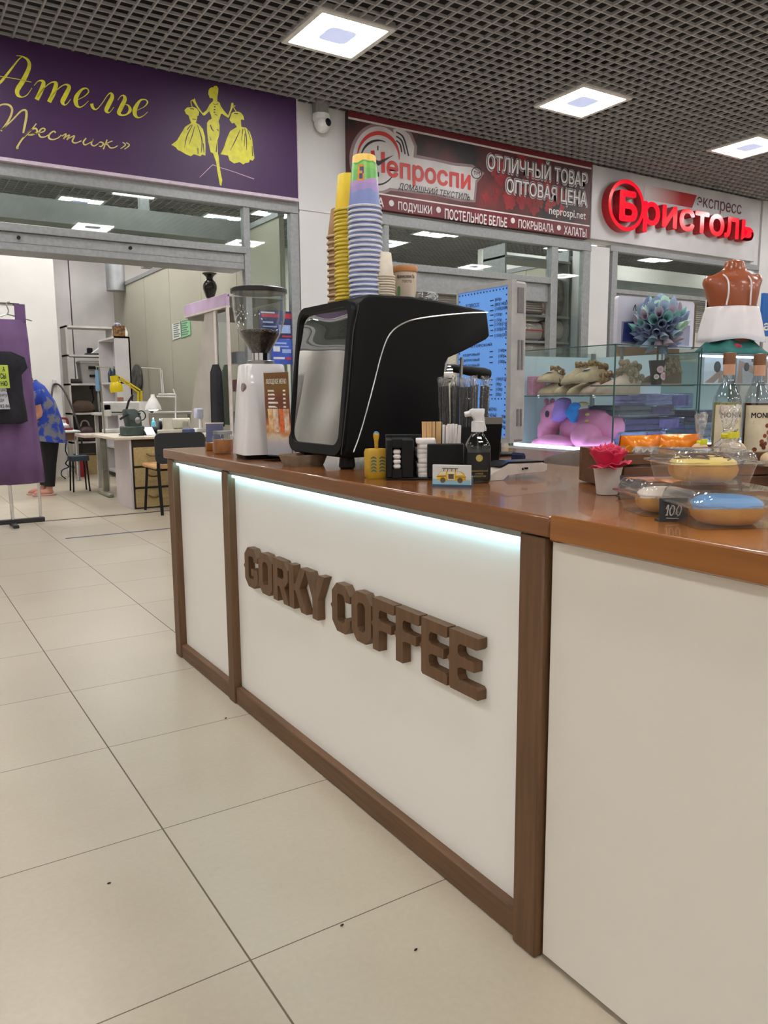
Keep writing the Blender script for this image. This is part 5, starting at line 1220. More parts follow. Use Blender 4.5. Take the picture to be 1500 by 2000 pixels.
# price tags
def chalk(label, px, py, hpx, wpx, s, rz, under=True):
    c = at(px, py, Z=ZW); k = (at(px+10, py, Z=ZW)-at(px-10, py, Z=ZW)).length/20*cos(R(0))
    k = (c-Vector((0, 0, EYE))).dot(fw)/F
    t = thing('price_tag', label, 'price tag', (c.x, c.y, ZW), rz)
    w_, h_ = wpx*k/2, hpx*k
    ln = lambda u, v, w=0: Vector((u+v*.08, v*.25-w, v*.97))
    MB().prism([(-w_, 0), (w_, 0), (w_, h_), (-w_, h_)], ln, -.002, .002).prism([(-w_, 0), (w_, 0), (w_, .003), (-w_, .003)], ln, -.022, 0).build('chalkboard', M('chalk_board_black', (38, 38, 40), .7, noise=30, rgb2=(46, 46, 48)), t)
    CK = M('chalk_white', (214, 210, 204), .8, noise=60)
    b = MB()
    if s:
        for st in ([(-.62, .55, .05), (-.45, .72, .07), (-.55, .3, .07)], [(-.2, .68, .06), (-.34, .5, .07), (-.3, .3, .07), (-.14, .32, .06), (-.02, .55, .07), (-.1, .7, .06), (-.22, .67, .05)], [(.28, .68, .06), (.14, .5, .07), (.18, .3, .07), (.34, .32, .06), (.47, .55, .07), (.38, .7, .06), (.26, .67, .05)], [(-.6, .17, .04), (.3, .13, .05)], [(-.66, .3, .05), (-.48, .29, .05)]):
            b.stroke([(x*w_+.05*w_, y*h_, z*w_*1.1) for x, y, z in st], ln, .0022)
        b.build('chalk_number', CK, t, clean=False)
    else:
        b.stroke([(-.6*w_, .78*h_, .003), (-.4*w_, .88*h_, .002), (-.2*w_, .76*h_, .003), (0, .86*h_, .002), (.3*w_, .76*h_, .003), (.7*w_, .82*h_, .002)], ln, .0022); b.build('chalk_writing', CK, t, clean=False)
chalk('small black price tag chalked with 100 before the doughnut boxes', 1315, 1019, 46, 56, '100', -R(30))
chalk('dark chalk tag half hidden behind the rose cup and doughnut box', 1238, 972, 44, 56, '', -R(26))
# twist-tied clear bags standing on the crate edge
def tied(label, px, pt, pb_, tie, Y, lean_, wpx):
    c = at(px, pb_, Y=Y); k = (c-Vector((0, 0, EYE))).dot(fw)/F; hh2 = (pb_-pt)*k; zt2 = (pb_-tie)*k; wv2 = wpx*k/2
    t = thing('tied_bag', label, 'bag', (c.x, c.y, max(c.z, ZW)))
    b = MB(); rj = random.Random(int(px)); N = 18
    prof = [(.55, 0), (1.0, .08), (1.05, .3), (.6, .75), (.14, 1.0)]
    rings = [[(wv2*rf*(1+.16*rj.uniform(-1, 1))*cos(2*pi*i/N)+lean_*f*zt2, wv2*.7*rf*(1+.16*rj.uniform(-1, 1))*sin(2*pi*i/N), zt2*f) for i in range(N)] for rf, f in prof]
    for rf, f in ((.2, .15), (.38, .45), (.5, .75), (.55, 1.0)):
        rings.append([(wv2*rf*(1+.3*rj.uniform(-1, 1))*cos(2*pi*i/N)+lean_*zt2-lean_*.3*f*(hh2-zt2), wv2*rf*.6*(1+.4*rj.uniform(-1, 1))*sin(2*pi*i/N), zt2+(hh2-zt2)*f*(1+.08*rj.uniform(-1, 1))) for i in range(N)])
    o = b.loft(rings, cap=False).build('film', FILM, t, sharp=.3)
    MB().lathe([(wv2*.2, 0), (wv2*.24, .002), (wv2*.24, .009), (wv2*.2, .011)], (lean_*zt2, 0, zt2-.004), 12).box(lean_*zt2-wv2*.3, -wv2*.34, zt2-.003, lean_*zt2+wv2*.35, -wv2*.24, zt2+.011).build('yellow_tie', M('yellow_tie', (226, 220, 40), .5, noise=30), t)
    MB().ell((0, 0, wv2*.5), (wv2*.75, wv2*.5, wv2*.48), 14, 8).build('biscuit', M('pale_biscuit', (206, 184, 150), .7, noise=30, rgb2=(186, 156, 116), bump=.4), t)
yc = inc(.2, .03).y
tied('clear bag with upright gathered top and yellow tie beside the orange bags', 1366, 808, 892, 866, inc(.185, .06).y, 0, 56)
tied('clear bag with slanting top and square yellow tag before the syrup bottles', 1428, 792, 905, 852, inc(.26, .04).y-.02, -.35, 92)
tied('clear bag cut by the frame edge before the dark syrup bottle', 1502, 855, 912, 880, inc(.38, .02).y-.02, .3, 60)
c = at(1503, 1002, Z=ZW)
t = tag(MB().box(-.035, 0, 0, .035, .05, .062, .003).build('pink_carton', M('pale_pink_card', (222, 190, 200), .5, noise=10)), 'pale pink carton at the frame edge behind the blue doughnut box', 'box'); t.location = (inc(.40, -.11).x, inc(.40, -.11).y, ZW); t.rotation_euler = (0, 0, rzb)

# ------------------------------------------------------------ glass display case with slippers and a toy
def remesh(o, vox=.012, it=6):
    m = o.modifiers.new('one_skin', 'REMESH'); m.mode = 'VOXEL'; m.voxel_size = vox; m.use_smooth_shade = True
    s = o.modifiers.new('soft', 'SMOOTH'); s.iterations = it; s.factor = .5
    return o
X1, Y1, ZB, ZS, ZTOP = 3.775, 3.313, .80, 1.150, 1.456
EDGE = M('green_glass_edge', (60, 92, 92), .15, noise=20); LEDW = M('case_led', (214, 226, 255), .5, emis=9.0)
CGL = GL('case_glass', (238, 246, 246), .05)
def case(label, x0, y0, x1, y1, zb, zt, shelves, base=True):
    t = thing('display_case', label, 'display case', (x0, y0, 0))
    P = lambda b, n, m: shift(b.build(n, m, t), t.location)
    P(MB().box(x0+.02, y0+.02, 0, x1-.02, y1-.02, zb-.04, .004), 'base_cabinet', M('case_base', (70, 70, 76), .5, noise=8))
    P(MB().box(x0, y0, zb-.04, x1, y1, zb, .003), 'plinth', M('case_plinth', (196, 198, 204), .3, .3, noise=10))
    for (a, b_, c_, d_) in ((x0, y0, x0+.006, y1), (x0, y0, x1, y0+.006), (x0, y1-.006, x1, y1)):
        P(MB().box(a, b_, zb, c_, d_, zt), 'glass_side', CGL)
    e = MB()
    for (a, b_) in ((x0, y0), (x1, y0), (x0, y1), (x1, y1)): e.box(a-.003, b_-.003, zb, a+.004, b_+.004, zt)
    e.box(x0-.003, y0-.003, zt-.006, x1, y0+.004, zt).box(x0-.003, y0, zt-.006, x0+.004, y1, zt)
    P(e, 'glass_edge', EDGE)
    for (z, a, b_, c_, d_) in shelves:
        P(MB().box(a, b_, z-.006, c_, d_, z), 'glass_shelf', CGL)
        P(MB().box(a-.001, b_-.001, z-.0065, c_, b_+.003, z+.0005).box(a-.001, b_, z-.0065, a+.003, d_, z+.0005), 'shelf_edge', EDGE)
    P(MB().tube([(x0+.03, y0+.03, zb+.012), (x1-.02, y0+.03, zb+.012)], .008, 8), 'led_tube', LEDW)
    P(MB().tube([(x0+.03, y0+.04, zb+.012), (x0+.03, y1-.03, zb+.012)], .008, 8), 'led_tube', LEDW)
    if not base: P(MB().tube([(x0+.03, y0+.02, zt-.025), (x1-.02, y0+.02, zt-.025)], .007, 8), 'led_tube', LEDW)
    P(MB().box(x0+.04, y1-.012, zb, x1-.04, y1-.008, zt-.03), 'back_panel', M('pale_case_back', (206, 222, 224), .35, noise=2, rgb2=(190, 206, 214)))
    if base: P(MB().box(x1-.014, y0+.3, zb, x1-.010, y1-.04, zt-.03), 'end_panel', M('pale_case_back'))
    P(MB().box(x1-.035, y1-.035, zb, x1-.01, y1-.01, zt).box(x0+.01, y1-.035, zb, x0+.035, y1-.01, zt), 'post', STEEL)
    return t
cs = case('glass display case with fur slippers above a pink toy pony', X1, Y1, 4.60, 4.25, ZB, ZTOP, [(ZS, X1+.008, Y1+.25, 4.2, 4.24), (1.212, X1+.06, Y1+.008, 4.55, Y1+.245)])
CL = MB()
for p in ((1052, 775), (1160, 771)):
    q = at(*p, X=X1+.012); CL.ell((q.x, q.y, ZS-.004), (.012, .012, .012), 10, 8)
shift(CL.build('shelf_clip', CHROME, cs), cs.location)
zt2 = at(1450, 690, Y=3.36).z
case('second glass display case under the brown mannequin torso', 4.64, 3.36, 5.95, 4.0, ZB, zt2, [(1.218, 4.65, 3.37, 5.94, 3.99), (zt2, 4.64, 3.36, 5.95, 4.0)], False)

# slippers
BGE = M('beige_suede', (196, 170, 140), .9, noise=40, rgb2=(182, 154, 124), bump=.2); PKS = M('pink_suede', (204, 172, 156), .9, noise=30, rgb2=(190, 158, 140), bump=.2); FUR = M('tan_fur', (176, 142, 104), 1, noise=90, rgb2=(134, 100, 66), bump=1); FURD = M('dark_fur', (120, 98, 76), 1, noise=120, rgb2=(170, 150, 124), bump=1); SOLE = M('pale_sole', (190, 158, 140), .7, noise=20)
def slipper(label, px, py, Z, rz, tilt=0, boot=False, L=.25, fur=FUR, up_=BGE, grp='fur slippers on the upper glass shelf', tagc=False, Xp=None, name='slipper'):
    c = at(px, py, Z=Z) if Xp is None else Vector((Xp, at(px, py, X=Xp).y, Z))
    t = thing(name, label, 'slipper', c, rz, grp); t.rotation_euler = (0, tilt, rz)
    k = L/.25
    out = [(-.125, 0), (-.118, .030), (-.09, .045), (-.04, .046), (.03, .036), (.09, .036), (.118, .024), (.125, 0)]
    full = [(x*k, y*k) for x, y in smooth(out + [(x, -y) for x, y in reversed(out[1:-1])], 3, True)]
    MB().prism(full, lambda u, v, w=0: Vector((u, v, w)), .002, .016).build('sole', SOLE, t)
    b = MB(); rings = []
    for i, (x, hh, hw_) in enumerate([(-.122, .012, .012), (-.112, .036, .034), (-.09, .052, .044), (-.05, .066, .046), (-.01, .082, .042), (.025, .096, .038)] + ([(.06, .14, .038), (.10, .145, .036), (.122, .14, .028)] if boot else [(.06, .066, .036), (.10, .060, .034), (.122, .056, .022)])):
        rings.append([(x*k, hw_*k*cos(q), .010+(hh*k-.01)*max(0, sin(q))) for q in [pi*j/12 for j in range(13)]] + [(x*k, 0, .010)])
    b.loft(rings); b.build('upper', up_, t)
    b = MB(); rj = random.Random(int(px))
    if boot:
        for i in range(60): b.ell((rj.uniform(.015, .125)*k, rj.uniform(-.036, .036)*k, rj.uniform(.05, .155)*k), (.016*k, .014*k, .018*k), 7, 5)
    else:
        for i in range(42):
            a = rj.random()*2*pi; b.ell((.065*k+.055*k*cos(a), .034*k*sin(a), (.088-.02*cos(a))*k+rj.uniform(-.012, .012)), (.013*k, .011*k, .012*k), 7, 5)
    b.build('fur_cuff', fur, t, sharp=3)
    if tagc: MB().box(-.06*k, -.025*k, .072*k, -.02*k, .012*k, .076*k).build('price_sticker', M('sticker_white', (214, 222, 236), .5, noise=20), t)
    return t
ZF = ZS+.0005
slipper('beige fur slipper lying at the shelf end by the price screen, beneath another', 1078, 770, ZF, R(6), Xp=3.98)
slipper('beige fur slipper with a pale sticker stacked at the end by the price screen', 1076, 770, ZF+.085, R(6), R(2), Xp=3.97, tagc=True)
slipper('beige slipper on the shelf, second along from the price screen', 1112, 770, ZF, R(-4), Xp=3.94)
slipper('beige slipper on the shelf, third along from the price screen', 1139, 770, ZF, R(-4), Xp=3.94)
slipper('pinkish tall slipper boot between the beige slippers and the furry boot', 1163, 770, ZF, R(-4), Xp=3.94, boot=True, up_=PKS, grp='fur boots on the upper glass shelf', name='slipper_boot', L=.24)
slipper('beige fur slipper on the upper row, the rear one of two', 1128, 770, ZF+.088, R(0), R(-8), Xp=3.97, L=.27)
slipper('beige fur slipper with white sticker on the upper row, in front', 1153, 770, ZF+.088, R(-4), R(-6), Xp=3.93, L=.28, tagc=True)
slipper('pinkish furry boot with brown shaggy back behind the case corner', 1205, 770, ZF, R(-6), Xp=3.99, boot=True, up_=PKS, fur=FURD, L=.33, grp='fur boots on the upper glass shelf', name='slipper_boot')
slipper('dark furry boot half hidden behind the flower pot', 1290, 755, 1.213, R(-20), Xp=4.33, boot=True, up_=M('brown_suede', (110, 90, 72), .9, noise=30), fur=FURD, L=.27, grp='fur boots on the upper glass shelf', name='slipper_boot')
# pink toy pony lying along the case
PINK = M('pink_plush', (240, 150, 196), .85, noise=30, rgb2=(232, 136, 186), sss=0)
t = thing('toy_pony', 'pink plush toy pony lying in the case, lilac mane and blue wing', 'toy', (4.06, 3.62, ZB))
yl = lambda px: at(px, 830, X=3.98).y-3.62
zz_ = lambda py, px=1130: at(px, py, X=3.98).z-ZB
kx = abs(yl(1100)-yl(1110))/10; kz = abs(zz_(800)-zz_(810))/10
def stuffed(nm, blobs, sub=.011, it=4):
    b = MB()
    for px, py, rx_, a_, c_, ox, tl in blobs: b.ell((ox-.08, yl(px), zz_(py, px)), (rx_, a_*kx, c_*kz), 18, 12, T=Matrix.Rotation(R(tl), 3, 'X'))
    return remesh(b.build(nm, PINK, t), sub, it)
stuffed('body', [(1160, 834, .12, 40, 36, .06, 0), (1122, 836, .11, 36, 36, .06, 0), (1140, 832, .12, 44, 35, .06, 0)])
stuffed('head', [(1082, 812, .10, 20, 27, 0, 0), (1074, 838, .085, 15, 25, -.01, 0), (1072, 850, .07, 13, 14, -.02, 0)])
for px in (1066, 1078): MB().ell((-.08, yl(px), zz_(785)), (.02, 4*kx, 7*kz), 12, 8).build('ear', PINK, t)
stuffed('front_leg', [(1104, 862, .07, 36, 14, -.08, 4), (1072, 866, .06, 14, 12, -.08, 0)])
stuffed('hind_leg', [(1160, 852, .09, 24, 26, -.07, 0), (1186, 866, .07, 28, 15, -.09, -6)])
b = MB()
for i, (px, py, a_, c_) in enumerate(((1098, 790, 13, 12), (1094, 806, 12, 14), (1090, 817, 9, 8), (1104, 800, 9, 14), (1100, 782, 9, 6))): b.ell((-.15, at(px, 830, X=3.91).y-3.62, zz_(py)), (.06, a_*kx, c_*kz))
remesh(b.build('mane', M('lilac_plush', (170, 130, 236), .85, noise=30, rgb2=(190, 150, 240)), t), .012, 5)
b = MB()
for px, py, a_, c_ in ((1116, 806, 12, 12), (1122, 792, 10, 7), (1120, 820, 6, 5)): b.ell((-.19, at(px, 830, X=3.87).y-3.62, zz_(py)), (.03, a_*kx, c_*kz))
remesh(b.build('wing', M('bright_blue_plush', (24, 130, 236), .85, noise=30, rgb2=(40, 150, 240)), t), .01, 5)
b = MB().ell((-.14, yl(1150), zz_(789)), (.04, 8*kx, 5*kz)); b.build('horn', M('cream_plush', (236, 210, 170), .85, noise=30), t)
MB().ell((-.174, at(1068, 830, X=3.886).y-3.62, zz_(809)), (.014, 3.4*kx, 7*kz)).build('eye', M('dark_plum', (50, 20, 60), .3, noise=30), t)
b = MB()
for py in (808, 821): b.ell((-.146, yl(1160), zz_(py)), (.012, 3*kx, 3*kz))
b.build('yellow_dots', M('yellow_dot', (236, 206, 110), .6, noise=30), t)
# packs of bed linen in film
LIN = [('lilac_white_linen', (150, 152, 200)), ('grey_print_linen', (96, 100, 120)), ('dark_plum_linen', (64, 46, 84)), ('navy_linen', (48, 44, 110)), ('pale_blue_linen', (140, 160, 196)), ('dark_grey_linen', (72, 76, 88))]
def pack(label, x0, x1, y0, y1, k, Y=3.45, dpt=.28, band=None):
    a, b_ = at(x0, y1, Y=Y), at(x1, y0, Y=Y); n, c = LIN[k]; wd = b_.x-a.x; hh = b_.z-a.z
    t = thing('linen_pack', label, 'linen pack', ((a.x+b_.x)/2, Y, a.z), R(-2), 'film-wrapped bed linen in the lower case')
    MB().box(-wd/2, 0, .002, wd/2, dpt, hh*.5, .01).box(-wd/2+.006, .004, hh*.5, wd/2-.006, dpt, hh-.002, .008).build('folded_linen', M(n, c, .7, noise=14, rgb2=tuple(min(255, v*1.25+10) for v in c), stretch=(1, 1, 5), bump=.3), t, sub=0)
    MB().box(-wd/2-.004, -.004, 0, wd/2+.004, dpt+.004, hh, .008).build('film', GL('linen_film', (236, 236, 246), .10, .12, .8, bumpy=14), t)
    MB().box(wd*.05, -.006, hh*.2, wd*.38, -.0045, hh*.85).build('print_card', M('card_lilac' if k != 5 else 'card_dark', (120, 110, 180) if k != 5 else (60, 50, 70), .4, noise=18, rgb2=(90, 70, 130)), t)
pack('pale blue linen pack lying at the bottom of the lower pile', 1212, 1302, 840, 876, 4)
pack('dark plum linen pack in the pile above the pale blue one', 1222, 1336, 814, 843, 3, 3.46)
pack('dark grey linen pack in the pile above the plum one', 1212, 1318, 790, 815, 5, 3.44)
pack('lilac white linen pack lying topmost above the dark grey one', 1262, 1352, 768, 799, 0, 3.46)
pack('plum linen pack topmost in the pile behind the syrup bottles', 1366, 1424, 800, 826, 2, 3.47)
pack('grey print linen pack in the middle of the pile behind the orange bags', 1364, 1416, 826, 848, 1, 3.46)
pack('grey linen pack at the foot of the pile behind the orange bags', 1364, 1420, 848, 876, 5, 3.45)
# paper flower topiary
Y = 3.37; c = at(1282, 751, Y=Y)
t = thing('paper_topiary', 'blue-green paper flower ball on a stem in a rose-print pot', 'topiary', (c.x, Y, 1.213))
z_p = lambda py: at(1282, py, Y=Y).z-1.213
kk = (c-Vector((0, 0, EYE))).dot(fw)/F
MB().lathe([(0, .001), (10*kk, .001), (11*kk, z_p(742)), (16.5*kk, z_p(704)), (15*kk, z_p(704)), (12*kk, z_p(712)), (0, z_p(712))], seg=24).build('pot', M('black_pot', (26, 22, 24), .4, noise=20), t)
b = MB()
for u, v, r_, mi in ((-7, 722, 7, 0), (8, 720, 6.5, 1), (1, 735, 8, 0), (-14, 736, 5, 1), (15, 737, 5, 0)):
    rr2 = 15*kk
    vs = [Vector(((rr2+.002)*sin((u+r_*cos(q)*k)*kk/rr2), -(rr2-.004+.006)*cos((u+r_*cos(q)*k)*kk/rr2), z_p(v)+r_*sin(q)*k*kk)) for k in (1, .5) for q in [2*pi*i/12 for i in range(12)]]
    b.add(vs, [(i, (i+1) % 12, 12+(i+1) % 12, 12+i) for i in range(12)], mi); b.add(vs[12:], [list(range(12))], 2)
b.build('rose_print', [M('pale_pink_print', (226, 180, 196), .5, noise=60), M('pale_cream_print', (222, 210, 186), .5, noise=60), M('pink_heart_print', (206, 150, 172), .5, noise=60)], t)
MB().tube([(0, 0, z_p(712)), (0, 0, z_p(650))], .006, 8).build('stem', M('olive_stem', (96, 90, 70), .7, noise=20), t)
CPAL = [M('paper_blue_grey', (142, 166, 190), .7, noise=20), M('paper_teal', (112, 166, 166), .7, noise=20), M('paper_pale_green', (170, 204, 186), .7, noise=20), M('paper_mauve', (160, 150, 168), .7, noise=20), M('paper_slate', (112, 128, 162), .7, noise=20)]
cz_ = z_p(634); b = MB(); rj = random.Random(6)
N = 92
for i in range(N):
    zc_ = 1-2*(i+.5)/N; a = i*2.39996; d = Vector((math.sqrt(1-zc_*zc_)*cos(a), math.sqrt(1-zc_*zc_)*sin(a), zc_))
    d = (d+Vector((0, 0, .15))).normalized()
    Rq = d.to_track_quat('Z', 'Y').to_matrix(); Lc = (44+rj.uniform(-5, 5))*kk; rc = (8+rj.random()*2)*kk
    vs = [Vector((0, 0, cz_))+Rq @ Vector((rc*k*cos(q), rc*k*sin(q), Lc*(f+.12*(1+cos(q-1.57))*(f > .9)))) for k, f in ((.12, .45), (1, 1)) for q in [2*pi*j/9 for j in range(9)]]
    b.add(vs, [(j, (j+1) % 9, 9+(j+1) % 9, 9+j) for j in range(9)], i % 5 if zc_ > -.3 else (0, 4, 4, 3, 4)[i % 5])
b.ell((0, 0, cz_), (26*kk, 26*kk, 26*kk), 12, 8, 4)
o = b.build('paper_petals', CPAL, t, sharp=1.2); sl = o.modifiers.new('paper', 'SOLIDIFY'); sl.thickness = .0015
# poster board behind the flower
Y = 3.52; a, b_ = at(1204, 676, Y=Y), at(1357, 590, Y=Y)
t = thing('poster_board', 'pale poster board with dark figures and script behind the paper flower', 'poster', ((a.x+b_.x)/2, Y, 1.213))
pw2 = (b_.x-a.x)/2; pz0, pz1 = a.z-1.213, b_.z-1.213
MB().prism(rrect(-pw2, pz0, pw2, pz1, .025, 4), onY(0), -.03, 0).build('board', M('lilac_white_board', (206, 204, 220), .4, noise=4, emis=0), t)
MB().prism(rrect(pw2+.001, pz0, pw2+.02, pz1-.02, .004, 2), onY(.0), -.03, 0).build('edge', M('dark_tinsel_edge', (60, 52, 50), .4, .4, noise=90, rgb2=(120, 100, 70)), t)
MB().box(-pw2+.06, .004, 0, -pw2+.075, .02, pz0+.01).build('leg', STEEL, t); MB().box(pw2-.30, .004, 0, pw2-.285, .02, pz0+.01).build('leg', STEEL, t)
b = MB(); f = onY(0)
b.prism([(-pw2+.04, pz0+.02), (pw2-.04, pz0+.02), (pw2-.04, pz1-.16), (.05, pz1-.14), (-pw2+.04, pz1-.16)], f, 0, .001, 0)
b.prism([(-pw2+.05, pz0+.03), (-.07, pz0+.03), (-.09, pz0+.17), (-pw2+.06, pz0+.15)], f, .001, .002, 1)
b.prism([(.06, pz0+.03), (.14, pz0+.03), (.13, pz0+.24), (.1, pz0+.26), (.07, pz0+.2)], f, .001, .002, 2).prism([(.16, pz0+.03), (.23, pz0+.03), (.22, pz0+.2), (.17, pz0+.18)], f, .001, .002, 3)
b.prism([(.10+.02*cos(q), pz0+.275+.026*sin(q)) for q in [2*pi*i/14 for i in range(14)]], f, .001, .002, 4).prism([(-.2+.02*cos(q), pz0+.19+.026*sin(q)) for q in [2*pi*i/14 for i in range(14)]], f, .001, .002, 4)
b.build('figure_print', [M('grey_photo_print', (150, 150, 170), .5, noise=6, rgb2=(110, 112, 136)), M('navy_figure_print', (34, 42, 96), .5, noise=12, rgb2=(60, 80, 150)), M('black_figure_print', (30, 28, 36), .5, noise=20), M('grey_figure_print', (180, 180, 192), .5, noise=20), M('skin_print', (206, 160, 140), .5, noise=20)], t)
b = MB()
for x0 in (-.24, .1):
    b.stroke([(x0, pz1-.09, .006), (x0+.02, pz1-.05, .007), (x0+.03, pz1-.09, .006), (x0+.06, pz1-.07, .005), (x0+.07, pz1-.085, .006), (x0+.10, pz1-.065, .005), (x0+.12, pz1-.08, .005), (x0+.15, pz1-.07, .003)], f, .001)
b.build('script_print', INK, t, clean=False)
# hosiery packs on the second case's shelf
def hose(label, x0, x1, k):
    Y = 3.5; a, b_ = at(x0, 750, Y=Y), at(x1, 696, Y=Y)
    t = thing('hosiery_pack', label, 'hosiery pack', ((a.x+b_.x)/2, Y, 1.2185), 0, 'hosiery packs on the shelf'); w_ = (b_.x-a.x)/2; h_ = b_.z-1.2185
    f = onY(0)
    MB().box(-w_, 0, 0, w_, .025, h_, .002).build('carton', M(('carton_white', 'carton_grey', 'carton_white')[k], ((216, 214, 218), (176, 166, 168), (216, 214, 218))[k], .4, noise=10), t)
    SK = M('stocking_print', (150, 112, 100), .5, noise=20, rgb2=(170, 130, 116))
    b = MB()
    if k == 0: b.prism([(-w_*.95, h_*.06), (w_*.1, h_*.52), (w_*.5, h_*.42), (w_*.9, h_*.1), (w_*.7, h_*.06), (w_*.28, h_*.34), (-.3*w_, h_*.06)], f, 0, .001).prism([(0, h_*.06), (w_*.3, h_*.06), (w_*.25, h_*.3), (w_*.12, h_*.42)], f, .001, .002)
    else: b.prism([(-w_*.9, h_*.05), (-w_*.4, h_*.05), (-w_*.5, h_*.6), (w_*.9, h_*.3), (w_*.9, h_*.58), (-w_*.8, h_*.85)], f, 0, .001)
    b.build('leg_print', SK, t)
    MB().prism([(-.1*w_+.24*w_*cos(q), h_*.62+.24*w_*sin(q)) for q in [2*pi*i/16 for i in range(16)]], f, 0, .002).box(w_*.35, -.002, h_*.8, w_*.6, 0, h_*.92).build('logo_print', M('dark_print', (44, 40, 48), .5, noise=20), t)
hose('white hosiery pack with bent legs and a round dark mark', 1374, 1432, 0)
hose('grey hosiery pack with stretched leg behind the pale syrup bottle', 1437, 1482, 1)
hose('white hosiery pack half hidden by the dark syrup bottle', 1486, 1530, 2)
for i, (x0, x1, y0, y1, c, lab) in enumerate(((1040, 1066, 735, 768, (226, 150, 180), 'pink packet on the glass shelf behind the beige slippers'), (1066, 1090, 745, 768, (190, 200, 226), 'pale blue packet on the glass shelf behind the beige slippers'))):
    Y = 4.12; a, b_ = at(x0, y1, Y=Y), at(x1, y0, Y=Y)
    t = tag(MB().box(a.x, Y, ZS+.001, b_.x, Y+.06, b_.z, .004).build('packet', M('packet_%d' % i if 0 else ('pink_packet', 'blue_packet')[i], c, .5, noise=20, rgb2=tuple(v*.8 for v in c))), lab, 'packet'); seat(t, ((a.x+b_.x)/2, Y+.03, ZS+.001))
# mannequin torso
Y = 3.68; kq = (at(1430, 600, Y=Y)-Vector((0, 0, EYE))).dot(fw)/F
mx0 = at(1430, 600, Y=Y).x; mz = lambda py: at(1430, py, Y=Y).z
t = thing('mannequin_torso', 'brown headless mannequin torso seen from behind on the second case', 'mannequin', (mx0, Y, zt2+.001))
zq = lambda py: mz(py)-zt2
rotm = Matrix.Rotation(R(-24), 4, 'Z')
b = MB(rotm)
def el2(cx_, hw_, hd2, z, off=0): return [(cx_*kq+hw_*kq*cos(q), off+hd2*kq*sin(q), z) for q in [2*pi*i/28 for i in range(28)]]
b.loft([el2(0, 48, 36, zq(688)), el2(0, 47, 34, zq(660)), el2(0, 44, 32, zq(620)), el2(0, 47, 34, zq(598)), el2(-2, 53, 36, zq(575)), el2(-3, 57, 34, zq(556)), el2(-3, 52, 28, zq(543)), el2(-2, 34, 22, zq(534)), el2(0, 21, 19, zq(526)), el2(0, 19, 18, zq(515)), el2(0, 17, 16, zq(508))])
for sx_ in (-1, 1): b.ell((sx_*48*kq-.01, 0, zq(553 if sx_ < 0 else 547)), (13*kq, 17*kq, 14*kq), 14, 10); b.ell((sx_*20*kq, 26*kq, zq(590)), (17*kq, 20*kq, 17*kq), 14, 10)
remesh(b.build('torso', M('terracotta_mannequin', (150, 78, 42), .3, noise=4, rgb2=(142, 70, 38), coat=.2), t), .016, 7)
SAT = M('white_satin', (214, 206, 206), .28, noise=4, rgb2=(222, 214, 214)); rj = random.Random(3)
rings = []
for f_, z in ((0, 601), (.08, 604), (.3, 615), (.6, 636), (.85, 656), (1, 668)):
    rings.append([((51+14*f_+f_*2.6*sin(7*q)+1.0*sin(19*q)*(.3+.7*f_))*kq*cos(q), (38+13*f_+f_*2.6*sin(7*q))*kq*sin(q), zq(z)+f_*.012*sin(3*q+.6)+(.06 if f_ < .05 and sin(q) > .2 else 0)*(1 if f_ == 0 else 0)) for q in [2*pi*i/72 for i in range(72)]])
o = MB(rotm).loft(rings, cap=False).build('camisole', SAT, t, sharp=3); sl = o.modifiers.new('cloth', 'SOLIDIFY'); sl.thickness = .003
b = MB(rotm)
for x, s in ((-33, 1), (14, 1)):
    b.tube(smooth([(x*kq*1.05, -36*kq, zq(600)), (x*kq*.98, -37.5*kq, zq(580)), (x*kq, -37*kq, zq(560)), (x*kq*1.02, -30*kq, zq(547)), (x*kq, -14*kq, zq(539)), (x*kq, 8*kq, zq(540))], 5), .0062, 6)
b.build('strap', SAT, t)
# teal printed cloth spread under it
c = Vector((mx0, Y, zt2))
b = MB(); rings = []
for k, z, am in ((.3, .125, .005), (.6, .12, .01), (.95, .085, .015), (1.25, .035, .015), (1.5, .004, .002)):
    rings.append([(k*(58*kq)*cos(q)*(1+.1*sin(5*q)), k*40*kq*sin(q)*(1+.08*sin(4*q)), z+am*sin(6*q+k*4)*.6+am*.6) for q in [2*pi*i/56 for i in range(56)]])
o = b.loft(rings, cap=False).build('printed_cloth', M('teal_flower_cloth', (36, 104, 98), .7, noise=7, rgb2=(24, 84, 82), bump=.3), None)
sl = o.modifiers.new('cloth', 'SOLIDIFY'); sl.thickness = .003; o.location = c+Vector((0, 0, .006)); tag(o, 'teal flowered cloth spread on the case around the mannequin base', 'cloth')
b = MB(rotm)
for x, y, r_ in ((-14, -46, 8), (-20, -44, 5), (-9, -48, 5)): b.ell((x*kq, y*kq, .058), (r_*kq*.8, r_*kq*.35, r_*kq*.7), 8, 6)
b.build('flower_print', M('red_flower_print', (170, 34, 60), .7, noise=30), o)

